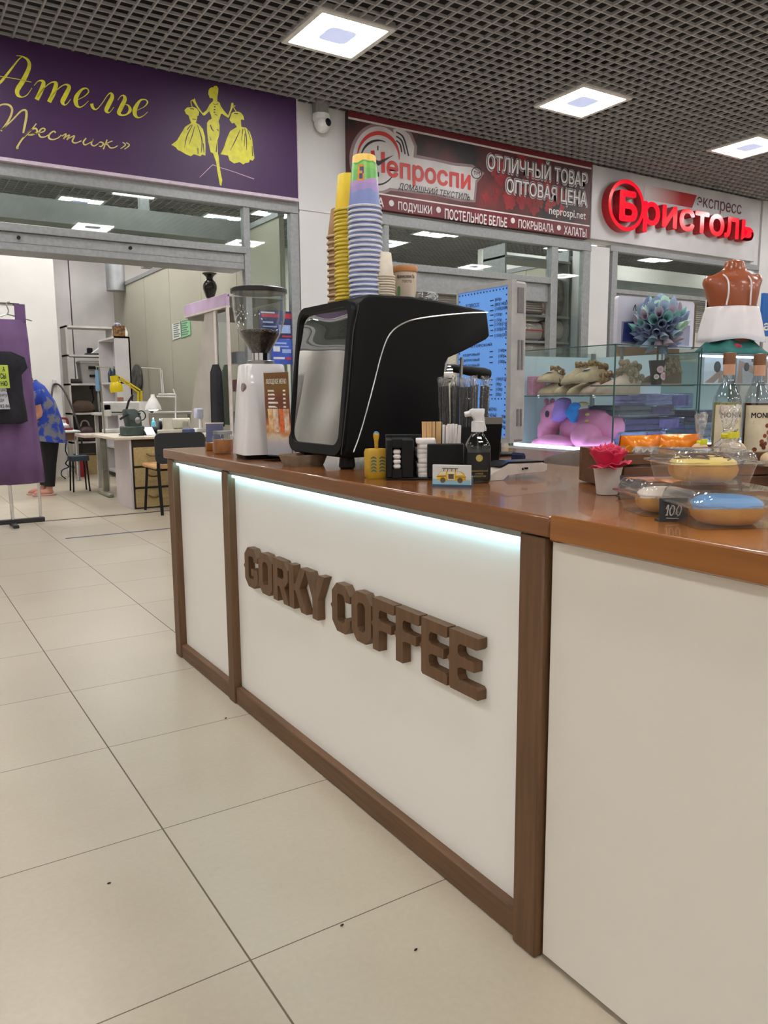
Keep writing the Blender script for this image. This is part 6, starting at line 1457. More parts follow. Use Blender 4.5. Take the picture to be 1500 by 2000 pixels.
# ------------------------------------------------------------ textile shop shelf and wine shop goods seen through the glass
def box_at(name, label, cat, x0, x1, y0, y1, Y, dpt, mt, grp=None, puff=0, parts=None):
    a, b_ = at(x0, y1, Y=Y), at(x1, y0, Y=Y); w_, h_ = (b_.x-a.x)/2, b_.z-a.z
    t = thing(name, label, cat, ((a.x+b_.x)/2, Y, a.z), 0, grp)
    if puff:
        b = MB(); b.loft([[(w_*k*x, dpt/2+dpt/2*k2*y, h_*z) for x, y in rrect(-1, -1, 1, 1, .4, 4)] for k, k2, z in ((.7, .3, 0), (.97, .8, .12), (1, 1, .4), (1, 1, .6), (.97, .8, .88), (.7, .3, 1))]); b.build('filling', mt, t, sub=1)
        MB().loft([[(w_*k*x*1.01, dpt/2+dpt/2*k2*y*1.03, h_*z) for x, y in rrect(-1, -1, 1, 1, .3, 4)] for k, k2, z in ((.9, .4, 0), (1, .85, .12), (1.01, 1.01, .4), (1.01, 1.01, .6), (1, .85, .88), (.9, .4, 1))]).build('film', GL('pillow_film', (238, 236, 236), .10, .1, .8, bumpy=10), t)
    else: MB().box(-w_, 0, 0, w_, dpt, h_, .004).build('box', mt, t)
    return t, w_, h_
YP = 8.25
t = thing('storage_shelf', 'grey shop shelf of packed pillows behind the narrow glass', 'shelf', (8.05, YP, 0))
b = MB()
zsh_ = [at(1080, y, Y=YP).z for y in (617, 667)]
for z in zsh_+[at(1080, 545, Y=YP).z+.25, .6]: b.box(7.2, YP-.02, z-.03, 8.40, YP+.45, z)
shift(b.build('shelf_board', ALU, t), t.location)
shift(MB().box(7.2, YP, 0, 7.23, YP+.45, zsh_[0]+.9).box(8.37, YP, 0, 8.40, YP+.45, zsh_[0]+.9).build('upright', ALU, t), t.location)
DP = M('printed_pillow_bag', (150, 132, 116), .6, noise=3, rgb2=(84, 70, 66), sharp=(.45, .55))
box_at('pillow_pack', 'tall printed pillow pack with dark picture behind the narrow glass', 'pillow', 1082, 1117, 546, 616, YP+.06, .3, DP, 'packed pillows on the textile shelf', 1)
box_at('pillow_pack', 'beige printed pillow pack beside the edge of the price screen', 'pillow', 1028, 1068, 583, 616, YP+.06, .3, M('beige_pillow_bag', (170, 142, 116), .6, noise=3, rgb2=(150, 118, 92)), 'packed pillows on the textile shelf', 1)
WPW = M('white_pillow', (214, 206, 200), .8, noise=3, rgb2=(200, 190, 184))
t, w_, h_ = box_at('pillow_pack', 'white pillow pack with a thin red band on the middle shelf', 'pillow', 1026, 1064, 627, 666, YP+.06, .3, WPW, 'packed pillows on the textile shelf', 1)
MB().box(-w_*.95, -.012, h_*.5, w_*.95, -.004, h_*.56).build('red_band', M('red_band', (190, 80, 70), .5, noise=20), t)
box_at('pillow_pack', 'plain white pillow pack on the middle shelf beside the red-banded one', 'pillow', 1066, 1127, 625, 666, YP+.06, .3, WPW, 'packed pillows on the textile shelf', 1)
box_at('pillow_pack', 'white pillow pack on the lowest visible shelf of the textile shop', 'pillow', 1026, 1127, 670, 706, YP+.06, .3, WPW, 'packed pillows on the textile shelf', 1)
# wine shop
f = onY(D-.008)
a, b_ = at(1201, 672, Y=D), at(1236, 655, Y=D)
t = tag(text('SALE', (a.x, a.z, b_.x, b_.z), f, 'sale_lettering', M('white_vinyl', (226, 222, 214), .5, noise=20, emis=0), None, bold=.03, w0=.001, w1=.003), 'white vinyl sale lettering on the glass beside the poster board', 'lettering')
seat(t, (a.x, D-.008, a.z))
a, b_ = at(1205, 641, Y=D), at(1219, 623, Y=D)
t = tag(MB().box(a.x, D-.010, a.z, b_.x, D-.006, b_.z).build('red_sticker', M('red_sticker', (200, 30, 44), .5, noise=20)), 'small square red sticker on the glass above the sale lettering', 'sticker'); seat(t, (a.x, D-.008, a.z))
t = thing('bottle_shelf', 'wooden lit bottle shelf between the poster board and the mannequin', 'shelf', (11.5, 9.6, 0))
zz1 = at(1372, 655, Y=9.6).z
b = MB().box(-1.2, 0, zz1-.04, 1.6, .35, zz1).box(-1.2, .33, 0, 1.6, .36, zz1+.8).box(-1.2, 0, zz1-.45, 1.6, .35, zz1-.41)
b.build('shelf_board', M('light_shelf_wood', (170, 130, 90), .6, noise=6, stretch=(1, 8, 8)), t)
bp = MB().lathe([(0, 0), (.04, .002), (.042, .01), (.042, .16), (.034, .19), (.015, .22), (.015, .27), (0, .272)], seg=16).build('bottle', M('brown_bottle', (120, 80, 50), .15, noise=20))
for i in range(9):
    o = bp if i == 0 else bp.copy()
    if i: C.objects.link(o)
    o.location = (10.5+.16*i, 9.7, zz1+.001); tag(o, 'brown bottle in the row on the lit shelf behind the mannequin', 'bottle', 'bottles on the lit wooden shelf')
bs = bpy.data.objects['bottle_shelf']; a, b_ = at(1358, 628, Y=9.6), at(1400, 606, Y=9.6)
shift(MB().box(a.x, 9.6, a.z, b_.x, 9.95, b_.z, .003).build('header_board', M('cream_board', (226, 220, 204), .5, noise=6), bs), bs.location)
Y = 6.2; a, b_ = at(1487, 656, Y=Y), at(1540, 577, Y=Y)
t = thing('blue_sign', 'bright blue sign with a white letter behind the mannequin', 'sign', (a.x, Y, a.z))
MB().box(0, 0, 0, b_.x-a.x, .04, b_.z-a.z, .003).build('board', M('bright_blue_board', (24, 104, 186), .4, noise=4), t)
w_, h_ = b_.x-a.x, b_.z-a.z
text('ая', (w_*.06, h_*.13, w_*.55, h_*.31), onY(0), 'white_lettering', CREAM, t, bold=.02, w0=.001, w1=.003)
MB().box(.02, .01, -a.z, .06, .03, 0).box(b_.x-a.x-.06, .01, -a.z, b_.x-a.x-.02, .03, 0).build('leg', STEEL, t)

# ------------------------------------------------------------ tailor shop: clothes rack at the opening
ZR = at(48, 598, Y=7.92).z
t = thing('clothes_rack', 'chrome clothes rack with black foot bars at the tailor shop opening', 'clothes rack', (.97, 7.82, 0))
P = lambda b, n, m, **k: shift(b.build(n, m, t, **k), t.location)
P(MB().box(.1, 7.79, .02, 1.24, 7.84, .06, .006).box(.945, 7.62, .0, .995, 8.02, .03, .006).box(.2, 7.62, 0, .25, 8.02, .03, .006), 'foot_bar', M('black_foot_bar', (30, 29, 30), .5, noise=20))
P(MB().tube([(.97, 7.815, .03), (.955, 7.815, .9), (.93, 7.815, ZR)], .016, 10), 'upright', CHROME)
P(MB().tube([(1.21, 7.83, .05), (1.21, 7.83, .6)], .014, 10).tube([(1.155, 7.83, .6), (1.155, 7.83, ZR)], .01, 10), 'upright', CHROME)
P(MB().tube([(.15, 7.815, .03), (.15, 7.815, ZR)], .016, 10), 'upright', CHROME)
P(MB().tube([(.0, 7.815, ZR), (1.155, 7.825, ZR)], .013, 10), 'top_bar', CHROME)
# purple dress
Yd = 7.80
def silhouette(px_rows, Y, depth, wav, nw, name, mat, parent, ph=0):
    b = MB(); rings = []
    for y, x0, x1, dk, wv in px_rows:
        a, c = at(x0, y, Y=Y), at(x1, y, Y=Y); cx_, hw_ = (a.x+c.x)/2, (c.x-a.x)/2
        rings.append([(cx_+hw_*cos(q), Y+depth*dk*sin(q)+wav*wv*sin(nw*q+ph+y*.01), a.z+(.0 if wv < .8 else .012*sin(nw*q))) for q in [2*pi*i/64 for i in range(64)]])
    b.loft(rings); return shift(b.build(name, mat, parent, sharp=3), parent.location)
VIO = M('purple_cloth', (112, 82, 124), .8, noise=5, rgb2=(98, 70, 110), bump=.15)
t = thing('purple_dress', 'long plain purple dress hanging on the clothes rack', 'dress', (1.0, Yd, ZR))
silhouette([(622, -34, 50, .35, .1), (660, -38, 55, .6, .3), (720, -42, 61, .8, .5), (800, -48, 70, 1, .9), (880, -55, 80, 1.1, 1.2), (948, -62, 89, 1.2, 1.4)], Yd, .10, .018, 9, 'skirt', VIO, t)
a, c = at(29, 625, Y=Yd), at(48, 597, Y=Yd)
shift(MB().box(a.x, Yd-.02, a.z-.02, c.x, Yd-.005, c.z+.01, .004).build('strap', VIO, t), t.location)
hg = at(14, 618, Y=Yd)
shift(MB().tube(smooth([(hg.x-.2, Yd, hg.z-.03), (hg.x, Yd, hg.z+.02), (hg.x+.0, Yd, ZR-.0), (hg.x+.03, Yd+.015, ZR+.016)], 5), .006, 6).tube([(hg.x, Yd, hg.z+.02), (hg.x+.2, Yd, hg.z-.03)], .006, 6).build('hanger', STEEL, t), t.location)
# black blouse in front, with two paper notices
t = thing('black_blouse', 'black frilled blouse hanging before the purple dress', 'blouse', (.95, 7.60, at(20, 690, Y=7.60).z))
silhouette([(686, -20, 22, .4, .2), (697, -30, 48, .8, .6), (715, -34, 54, 1, 1), (732, -34, 42, .8, .6), (770, -34, 46, .9, .6), (800, -36, 52, 1, .8), (822, -36, 55, 1, .8), (829, -30, 44, .9, .5)], 7.60, .07, .012, 7, 'cloth', M('black_cloth', (17, 16, 22), .85, noise=18, rgb2=(27, 26, 36), bump=.4), t)
Yn = 7.50; f = onY(Yn)
a, c = at(-26, 758, Y=Yn), at(15, 713, Y=Yn); e = at(20, 799, Y=Yn)
t = thing('paper_notice', 'yellow-green and white paper notice pinned on the black blouse', 'notice', (a.x, Yn, a.z))
GN = M('lime_paper', (176, 196, 70), .7, noise=10); WPN = M('pale_paper', (186, 186, 194), .7, noise=10)
shift(MB().prism([(a.x, a.z), (c.x+.005, a.z), (c.x, c.z), (a.x, c.z)], f, 0, .002).build('lime_sheet', GN, t), t.location)
shift(MB().prism([(a.x, e.z), (e.x, e.z), (e.x-.02, a.z), (a.x, a.z)], f, 0, .002).build('white_sheet', WPN, t), t.location)
for s, x0, x1, y0, y1, bo in (('А', 4, 10, 716, 726, .03), ('СЫ', 0, 12, 729, 740, .03), ('НЮ', 1, 15, 744, 754, .03), ('МАСТ', 1, 18, 758, 765, .01), ('рату', 0, 14, 769, 776, .01), ('ди', 0, 8, 779, 786, .01), ('82-86', 0, 19, 790, 796, .01)):
    p, q_ = at(x0, y0, Y=Yn), at(x1, y1, Y=Yn); o = text(s, (p.x, q_.z, q_.x, p.z), f, 'notice_lettering', INK, t, bold=bo, w0=.003, w1=.003); shift(o, t.location)

# ------------------------------------------------------------ the bending person
Yq = 10.1
pp_ = lambda x, y, dy=0: at(x, y, Y=Yq+dy)
t = thing('person', 'person in blue patterned tunic and black trousers bending behind the purple dress', 'person', (pp_(92, 968).x, Yq, 0))
SKIN = M('skin', (206, 150, 128), .55, noise=12, rgb2=(196, 138, 116))
gz = lambda v: Vector((v.x, v.y, max(v.z, .02)))
def limb(b, pts, rs): b.tube([tuple(p) for p in pts], rs, 12)
b = MB()
hipR, hipL = pp_(97, 848, -.09), pp_(95, 848, .09); kR, kL = pp_(97, 905, -.09), pp_(92, 905, .09)
aR, aL = pp_(97, 958, -.09), pp_(86, 962, .09); aR.z = .075; aL.z = .075
for h_, k_, a_ in ((hipR, kR, aR), (hipL, kL, aL)):
    limb(b, [h_, (h_+k_)/2, k_, k_*.6+a_*.4, a_], [.085, .072, .056, .052, .036])
    b.ell((a_.x-.06, a_.y, .042), (.115, .042, .036)); b.ell((a_.x-.135, a_.y, .03), (.05, .04, .025))
ch_, sh_, nk_, hd__ = pp_(78, 785), pp_(62, 755), pp_(52, 748), pp_(38, 742)
limb(b, [(hipR+hipL)/2, pp_(95, 825), ch_, sh_], [.14, .13, .135, .115])
limb(b, [sh_, nk_, hd__], [.07, .055, .055])
b.ell(hd__, (.10, .08, .095)); b.ell(hd__+Vector((-.095, 0, -.02)), (.018, .014, .018)); b.ell(hd__+Vector((-.085, 0, -.055)), (.022, .03, .012))
for sgn in (-1, 1): b.ell(hd__+Vector((.0, .082*sgn, -.005)), (.022, .012, .03)); b.ell(hd__+Vector((-.088, .033*sgn, .012)), (.012, .016, .01))
for dy in (-.17, .17):
    s_p, e_p, h_p = pp_(66, 766, dy), pp_(80, 808, dy), pp_(60, 822, dy*.9)
    limb(b, [s_p, (s_p+e_p)/2, e_p], [.055, .048, .04]); limb(b, [e_p, (e_p+h_p)/2, h_p], [.04, .034, .025])
    pm = h_p+Vector((-.045, 0, -.01)); b.ell(pm, (.05, .038, .018))
    for j, (o_, l_) in enumerate(((-.03, .06), (-.01, .075), (.01, .07), (.028, .055))): limb(b, [pm+Vector((-.03, o_, 0)), pm+Vector((-.03-l_*.6, o_, -.012)), pm+Vector((-.03-l_*.85, o_, -.035))], [.0105, .010, .009])
    limb(b, [pm+Vector((.015, -.035, 0)), pm+Vector((-.02, -.055, -.015)), pm+Vector((-.045, -.05, -.03))], [.012, .011, .010])
o = shift(b.build('body', SKIN, t), t.location); remesh(o, .014, 4)
TUN = M('blue_patterned_cloth', (36, 66, 168), .8, noise=9, rgb2=(120, 120, 130), sharp=(.5, .58), bump=.15)
b = MB()
def ringp(c, ax, rx_, ry_, n=28):
    ax = Vector(ax).normalized(); sd_ = Vector((0, 1, 0)); nn = ax.cross(sd_).normalized()
    return [tuple(c+nn*rx_*cos(2*pi*i/n)+sd_*ry_*sin(2*pi*i/n)) for i in range(n)]
sp_ = [pp_(56, 750), pp_(66, 764), pp_(80, 792), pp_(90, 820), pp_(94, 845), pp_(93, 862)]
b.loft([ringp(c, (sp_[min(i+1, 5)]-sp_[max(i-1, 0)]), r_, r2) for i, (c, r_, r2) in enumerate(zip(sp_, (.10, .135, .165, .17, .19, .215), (.13, .21, .21, .20, .22, .24)))], cap=False)
for dy in (-.17, .17):
    s_p, e_p = pp_(64, 764, dy), pp_(74, 790, dy); b.tube([s_p, (s_p*.5+e_p*.5), e_p], [.085, .07, .068], 14)
o = shift(b.build('tunic', TUN, t, sharp=3), t.location)
b = MB()
for h_, k_, a_ in ((hipR, kR, aR), (hipL, kL, aL)):
    aa = a_.copy(); aa.z = .11; limb(b, [h_+Vector((0, 0, .05)), h_, (h_+k_)/2, k_, (k_+aa)/2, aa], [.11, .115, .095, .075, .07, .062])
shift(b.build('trousers', M('black_trousers', (22, 21, 24), .85, noise=20), t), t.location)
b = MB()
for a_ in (aR, aL): b.loft([[(a_.x-.06+x*.135*k, a_.y+y*.05*k, z) for x, y in rrect(-1, -1, 1, 1, .6, 4)] for k, z in ((.95, 0), (1, .005), (1, .018), (.95, .022))])
shift(b.build('sandals', M('pale_pink_sandal', (206, 160, 150), .6, noise=20), t), t.location)
b = MB().ell(hd__+Vector((.02, 0, .025)), (.10, .09, .09)).ell(hd__+Vector((.10, 0, -.01)), (.05, .05, .06))
shift(b.build('hair', M('dark_blonde_hair', (150, 124, 92), .6, noise=40, rgb2=(120, 96, 68), stretch=(1, 6, 6), bump=.5), t), t.location)

# ------------------------------------------------------------ ironing table
Yt = 11.45; zt_i = at(150, 841, Y=Yt).z
x0, x1 = at(60, 845, Y=Yt).x, at(158, 845, Y=Yt).x
t = thing('ironing_table', 'ironing table with white padded top, brown apron and chrome legs', 'table', ((x0+x1)/2, Yt+.3, 0))
P = lambda b, n, m, **k: shift(b.build(n, m, t, **k), t.location)
P(MB().box(x0, Yt, zt_i-.03, x1, Yt+.7, zt_i, .012), 'padded_top', M('white_pad', (206, 208, 208), .9, noise=8))
P(MB().box(x0+.06, Yt+.04, zt_i-.13, x1-.08, Yt+.08, zt_i-.03, .002), 'apron', M('brown_apron', (110, 74, 48), .6, noise=6))
for x, y in ((at(152, 900, Y=Yt+.08).x, Yt+.08), (at(133, 900, Y=Yt+.6).x, Yt+.6), (x0+.1, Yt+.08), (x0+.1, Yt+.6)): P(MB().lathe([(.03, 0), (.022, .02), (.022, zt_i-.03)], (x, y, 0), 14), 'leg', CHROME)
# iron on its tray, its cable over a wall hook
a = at(120, 838, Y=Yt+.25)
t = thing('steam_iron', 'red and grey steam iron resting on its tray on the ironing table', 'iron', (a.x, Yt+.3, zt_i), R(8))
IRD = M('dark_red_plastic', (130, 24, 32), .35, noise=20)
MB().loft([[(x, y, z) for x, y in rrect(-.155, -.08, .155, .08, .04, 4)] for z in (0, .03)]).build('tray', IRD, t)
MB().loft([[(x*k+o_, y*k, z) for x, y in [(-.13, 0), (-.08, .04), (0, .058), (.10, .058), (.10, -.058), (0, -.058), (-.08, -.04)]] for k, z, o_ in ((1, .031, 0), (1, .045, 0), (.85, .075, .01), (.5, .095, .02))]).build('soleplate', M('iron_grey', (196, 190, 186), .3, .3, noise=20), t)
MB().tube(smooth([(-.05, 0, .08), (-.05, 0, .14), (.02, 0, .165), (.09, 0, .15), (.10, 0, .08)], 5), [.018]*21, 10).build('handle', IRD, t)
hk = at(107, 749, Y=12.28)
t = tag(MB().box(-.03, -.02, -.05, .03, .02, .06, .008).build('wall_hook', M('pale_hook', (206, 204, 204), .5, noise=20)), 'small pale hook on the white wall above the iron', 'hook'); t.location = (hk.x, 12.275, hk.z)
cb = [at(x, y, Y=yy) for x, y, yy in ((99, 812, 11.8), (100, 785, 12.0), (103, 757, 12.22), (108, 750, 12.24), (118, 754, 12.22), (130, 772, 12.1), (140, 795, 11.95), (150, 822, 11.85), (158, 850, 11.8), (160, 870, 11.85))]
t = tag(MB().tube(smooth([tuple(v) for v in cb], 6), .014, 8).build('iron_cable', M('black_braided_cable', (30, 28, 30), .7, noise=60, rgb2=(60, 56, 54))), 'thick black cable looped over the wall hook above the iron', 'cable'); seat(t, cb[3])
cb = [at(x, y, Y=11.85) for x, y in ((130, 860), (128, 880), (134, 895), (128, 905), (134, 912), (122, 918), (120, 928), (128, 936), (118, 940))]
t = tag(MB().tube(smooth([tuple(v) for v in cb], 6), .008, 6).build('power_cord', BLACK), 'thin black cord dangling in loops under the ironing table', 'cord'); seat(t, cb[3])
p = at(160, 931, Z=0)
t = tag(MB().lathe([(.06, 0), (.085, .26), (.088, .27), (.08, .27), (.055, .01), (0, .01)], seg=20).build('waste_bin', M('crimson_plastic', (160, 24, 50), .4, noise=10)), 'small crimson bin on the floor behind the ironing table leg', 'bin'); t.location = p

# ------------------------------------------------------------ open shelf unit and white cabinet
Ys = 12.75
t = thing('shelf_unit', 'open pale shelf unit with grey back beside the white wall', 'shelf', (at(176, 900, Y=Ys).x, Ys, 0))
P = lambda b, n, m, **k: shift(b.build(n, m, t, **k), t.location)
sx0, sx1 = at(131, 700, Y=Ys).x, at(222, 638, Y=Ys).x; szt = at(176, 637, Y=Ys).z
LAM = M('pale_grey_laminate', (200, 196, 190), .5, noise=3)
for z in [szt]+[at(176, y, Y=Ys).z for y in (693, 749, 806, 862)]+[.10]: P(MB().box(sx0, Ys, z-.028, sx1, Ys+.4, z), 'shelf_board', LAM)
for x in (sx0, sx1-.03): P(MB().box(x, Ys, 0, x+.03, Ys+.4, szt), 'side_panel', LAM)
P(MB().box(sx0, Ys+.395, 0, sx1, Ys+.4, at(176, 749, Y=Ys).z), 'back_panel', M('grey_back', (120, 116, 112), .7, noise=4))
sz = lambda y: at(176, y, Y=Ys).z+.0008
p = at(182, 690, Y=Ys+.15)
t = thing('label_printer', 'small white gadget with raised flap on the upper shelf', 'gadget', (p.x, Ys+.15, sz(693)))
MB().box(-.12, -.06, 0, .12, .06, .03, .008).build('base', M('dark_base', (40, 40, 42), .5, noise=20), t); MB(Matrix.Rotation(R(-35), 4, 'Y')).box(-.05, -.05, .03, .14, .05, .05, .006).build('flap', M('white_plastic'), t); MB().box(-.09, -.03, .03, -.01, .03, .11, .01).build('block', BLACK, t)
a, c = at(158, 747, Y=Ys+.05), at(204, 702, Y=Ys+.05)
t = thing('storage_box', 'grey translucent storage box with dark handles on the shelf unit', 'box', ((a.x+c.x)/2, Ys+.05, sz(749)))
w_, h_ = (c.x-a.x)/2, c.z-a.z
MB().loft([[(x, .15+y, z) for x, y in rrect(-w_*k, -.14*k, w_*k, .14*k, .03, 3)] for k, z in ((.88, 0), (1, h_*.85))]).build('tub', M('grey_translucent', (150, 148, 144), .4, noise=6), t)
MB().box(-w_, 0, h_*.85, w_, .3, h_-.01, .01).build('lid', M('grey_lid', (170, 168, 164), .4, noise=6), t)
MB().box(-.06, -.012, h_*.62, .1, .01, h_*.74).box(-.05, -.004, h_*.28, .16, .012, h_*.38).build('handle', BLACK, t)
p = at(148, 746, Y=Ys+.05)
t = tag(MB().box(-.09, -.08, 0, .09, .08, .07, .03).build('dark_pouch', M('dark_pouch', (44, 40, 42), .8, noise=20, bump=.3)), 'flat dark pouch at the end of the shelf with the grey box', 'pouch'); t.location = (p.x, Ys+.12, sz(749))
def bag(name, label, px, Y, zb_, w_, h_, mt, handle=None):
    t = thing(name, label, 'bag', (at(px, 850, Y=Y).x, Y, zb_)); b = MB(); rj = random.Random(int(px*3))
    b.loft([[(w_*k*x*(1+.1*rj.uniform(-1, 1)), .12*k*y*(1+.1*rj.uniform(-1, 1)), h_*z+.01*rj.uniform(-1, 1)*(0 < z)) for x, y in rrect(-1, -1, 1, 1, .5, 4)] for k, z in ((.92, 0), (1, .2), (1, .5), (.8, .8), (.4, 1))]); b.build('body', mt, t, sub=1)
    if handle: MB().tube(smooth([(-w_*.5, 0, h_*.7), (-w_*.3, 0, h_*1.25), (w_*.2, 0, h_*1.25), (w_*.45, 0, h_*.7)], 5), .012, 8).build('strap', handle, t)
bag('cloth_bundle', 'crumpled brown cloth bundle on the third shelf', 165, Ys+.15, sz(806), .17, .2, M('brown_cloth', (92, 74, 62), .9, noise=10, rgb2=(80, 62, 52), bump=.5))
bag('handbag', 'dark maroon handbag with pale strap on the lower shelf', 168, Ys+.1, sz(862), .16, .24, M('maroon_leather', (72, 44, 46), .5, noise=10, bump=.4), M('pale_strap', (186, 172, 166), .6, noise=20))
a = at(180, 753, Y=Ys+.05); t = tag(MB().tube([tuple(at(x, y, Y=Ys+.1)) for x, y in ((180, 752), (180, 765), (183, 778), (180, 790), (184, 804))], .010, 6).box(a.x-.03, Ys+.08, a.z-.06, a.x+.03, Ys+.12, a.z, .01).build('plug_cord', BLACK), 'black plug and cord hanging from a board of the shelf unit', 'cord'); seat(t, a)
Yc = 11.3
t = thing('white_cabinet', 'tall narrow white cabinet with open side shelves beside the desks', 'cabinet', (at(240, 800, Y=Yc).x, Yc, 0))
P = lambda b, n, m, **k: shift(b.build(n, m, t, **k), t.location)
wx0, wx1, wzt = at(225, 700, Y=Yc).x, at(253, 660, Y=Yc).x, at(240, 657, Y=Yc).z
LW = M('white_laminate', (216, 212, 212), .45, noise=2)
P(MB().box(wx0, Yc, 0, wx1, Yc+.025, wzt), 'side_panel', LW); P(MB().box(wx0, Yc+.9, 0, wx1, Yc+.925, wzt), 'side_panel', LW); P(MB().box(wx1-.02, Yc, 0, wx1, Yc+.92, wzt), 'back_panel', LW)
for z in (wzt, wzt-.62, wzt-1.05, .45, .1): P(MB().box(wx0, Yc, z-.025, wx1, Yc+.92, z), 'shelf_board', LW)
bp = MB().lathe([(0, 0), (.035, .002), (.036, .01), (.036, .13), (.02, .17), (.012, .19), (.012, .22), (0, .222)], seg=14).build('small_bottle', M('dark_teal_bottle', (36, 60, 76), .3, noise=20))
for i in range(3):
    o = bp if i == 0 else bp.copy()
    if i: C.objects.link(o)
    o.location = (wx0+.08, Yc+.2+.22*i, (wzt-.62+.001)); tag(o, 'dark teal bottle on the open side shelf of the white cabinet', 'bottle', 'dark bottles in the white cabinet')
a, c = at(225, 657, Y=Yc+.1), at(244, 636, Y=Yc+.1)
t = thing('tin_box', 'brown gold patterned box with a blue and white top on the white cabinet', 'box', ((a.x+c.x)/2, Yc+.1, wzt+.0005)); w_, h_ = (c.x-a.x)/2, c.z-wzt
MB().box(-w_, 0, 0, w_, .14, h_, .004).build('carton', M('gold_brown_pattern', (140, 100, 44), .5, noise=26, rgb2=(72, 50, 44), sharp=(.45, .55)), t); MB().ell((-.02, .06, h_+.01), (.05, .05, .03)).build('cloth_top', M('blue_white_cloth', (60, 70, 130), .8, noise=30, rgb2=(190, 190, 200)), t)
p = at(247, 655, Y=Yc+.1)
t = tag(MB().lathe([(.02, 0), (.024, .01), (.024, .07), (.008, .10), (.008, .13), (0, .132)], seg=14).build('cream_bottle', CREAM), 'little cream bottle beside the patterned box on the white cabinet', 'bottle'); t.location = (p.x, Yc+.12, wzt+.0005)

# ------------------------------------------------------------ desk with drawers, sewing table, machines
Yk = 8.22; dx0, dx1 = at(258, 900, Y=Yk).x, 3.15; dzt = at(258, 853, Y=Yk).z
t = thing('sewing_desk', 'white sewing desk with three woven-front beige drawers', 'desk', (2.6, Yk+.4, 0))
P = lambda b, n, m, **k: shift(b.build(n, m, t, **k), t.location)
P(MB().box(at(180, 850, Y=Yk+.9).x-.0, Yk-.04, dzt-.03, 3.15, Yk+.95, dzt, .006), 'desk_top', M('cream_desk_top', (206, 194, 176), .4, noise=4))
P(MB().box(dx0-.02, Yk, 0, dx0+.0, Yk+.62, dzt-.03), 'side_panel', M('lilac_white_laminate', (202, 192, 194), .45, noise=2))
P(MB().box(dx0, Yk+.02, .0, 2.64, Yk+.6, dzt-.03).box(2.62, Yk, 0, 2.64, Yk+.6, dzt-.03), 'drawer_carcass', M('dark_brown_carcass', (48, 34, 24), .6, noise=6))
WV = M('woven_beige', (190, 168, 118), .7, noise=140, rgb2=(160, 136, 88), bump=.6)
ztd = [at(295, y, Y=Yk).z for y in (873, 909, 913, 950, 954, 990)]
for k in range(3):
    z1_, z0_ = ztd[2*k], ztd[2*k+1]
    d = P(MB().box(dx0+.02, Yk-.004, z0_, 2.60, Yk+.02, z1_, .006), 'drawer', WV)
    hm_ = (z0_*.35+z1_*.65)
    shift(MB().tube(smooth([((dx0+2.6)/2-.06, Yk-.006, hm_), ((dx0+2.6)/2-.03, Yk-.03, hm_-.02), ((dx0+2.6)/2+.03, Yk-.03, hm_-.02), ((dx0+2.6)/2+.06, Yk-.006, hm_)], 4), .008, 6).build('handle', M('brass_handle', (120, 92, 50), .4, .6, noise=20), d), t.location)
P(MB().box(3.1, Yk, 0, 3.13, Yk+.6, dzt-.03), 'side_panel', M('lilac_white_laminate'))
# T-leg of the sewing table
fx = at(213, 970, Z=0)
t = thing('sewing_table', 'industrial sewing table on a grey metal T-shaped leg', 'table', (fx.x, fx.y, 0))
P = lambda b, n, m, **k: shift(b.build(n, m, t, **k), t.location)
GM = M('grey_green_metal', (150, 148, 134), .45, .3, noise=10)
stz = at(205, 848, Y=fx.y).z
P(MB().box(at(172, 850, Y=9.2).x, fx.y-.05, stz-.035, fx.x+.75, fx.y+.45, stz, .006), 'table_top', M('pale_pink_top', (200, 182, 168), .45, noise=4))
P(MB().box(fx.x-.03, fx.y+.1, .05, fx.x+.03, fx.y+.16, stz-.035, .006).box(fx.x-.04, fx.y+.08, .3, fx.x+.02, fx.y+.13, stz-.035, .006), 'leg', GM)
P(MB().box(fx.x-.035, fx.y-.12, 0, fx.x+.035, fx.y+.42, .05, .012), 'leg_foot', GM)
P(MB().box(fx.x+.7, fx.y+.1, 0, fx.x+.74, fx.y+.16, stz-.035, .006), 'leg', GM)
# thread stand with a blue cone
p = at(205, 846, Y=fx.y+.05)
t = thing('thread_stand', 'tall grey thread stand with a pale blue spool rising from the sewing table', 'thread stand', (p.x, fx.y+.06, stz))
zz_t = lambda y: at(203, y, Y=fx.y+.06).z-stz
MB().tube([(0, 0, 0), (-.02, 0, zz_t(718))], .010, 8).tube([(-.045, 0, zz_t(805)), (-.05, 0, zz_t(705))], .007, 8).build('pole', GM, t)
MB().tube([(-.06, 0, zz_t(716)), (.12, 0, zz_t(718)), (.16, 0, zz_t(719))], .008, 6).build('arm', GM, t)
MB().lathe([(.022, zz_t(764)), (.026, zz_t(760)), (.020, zz_t(724)), (0, zz_t(723))], (-.048, 0, 0), 14).build('spool', M('pale_blue_thread', (126, 164, 200), .7, noise=60), t)
MB().lathe([(.010, zz_t(800)), (.016, zz_t(780)), (.012, zz_t(768)), (0, zz_t(767))], (-.046, 0, 0), 10).build('tension_guide', STEEL, t)
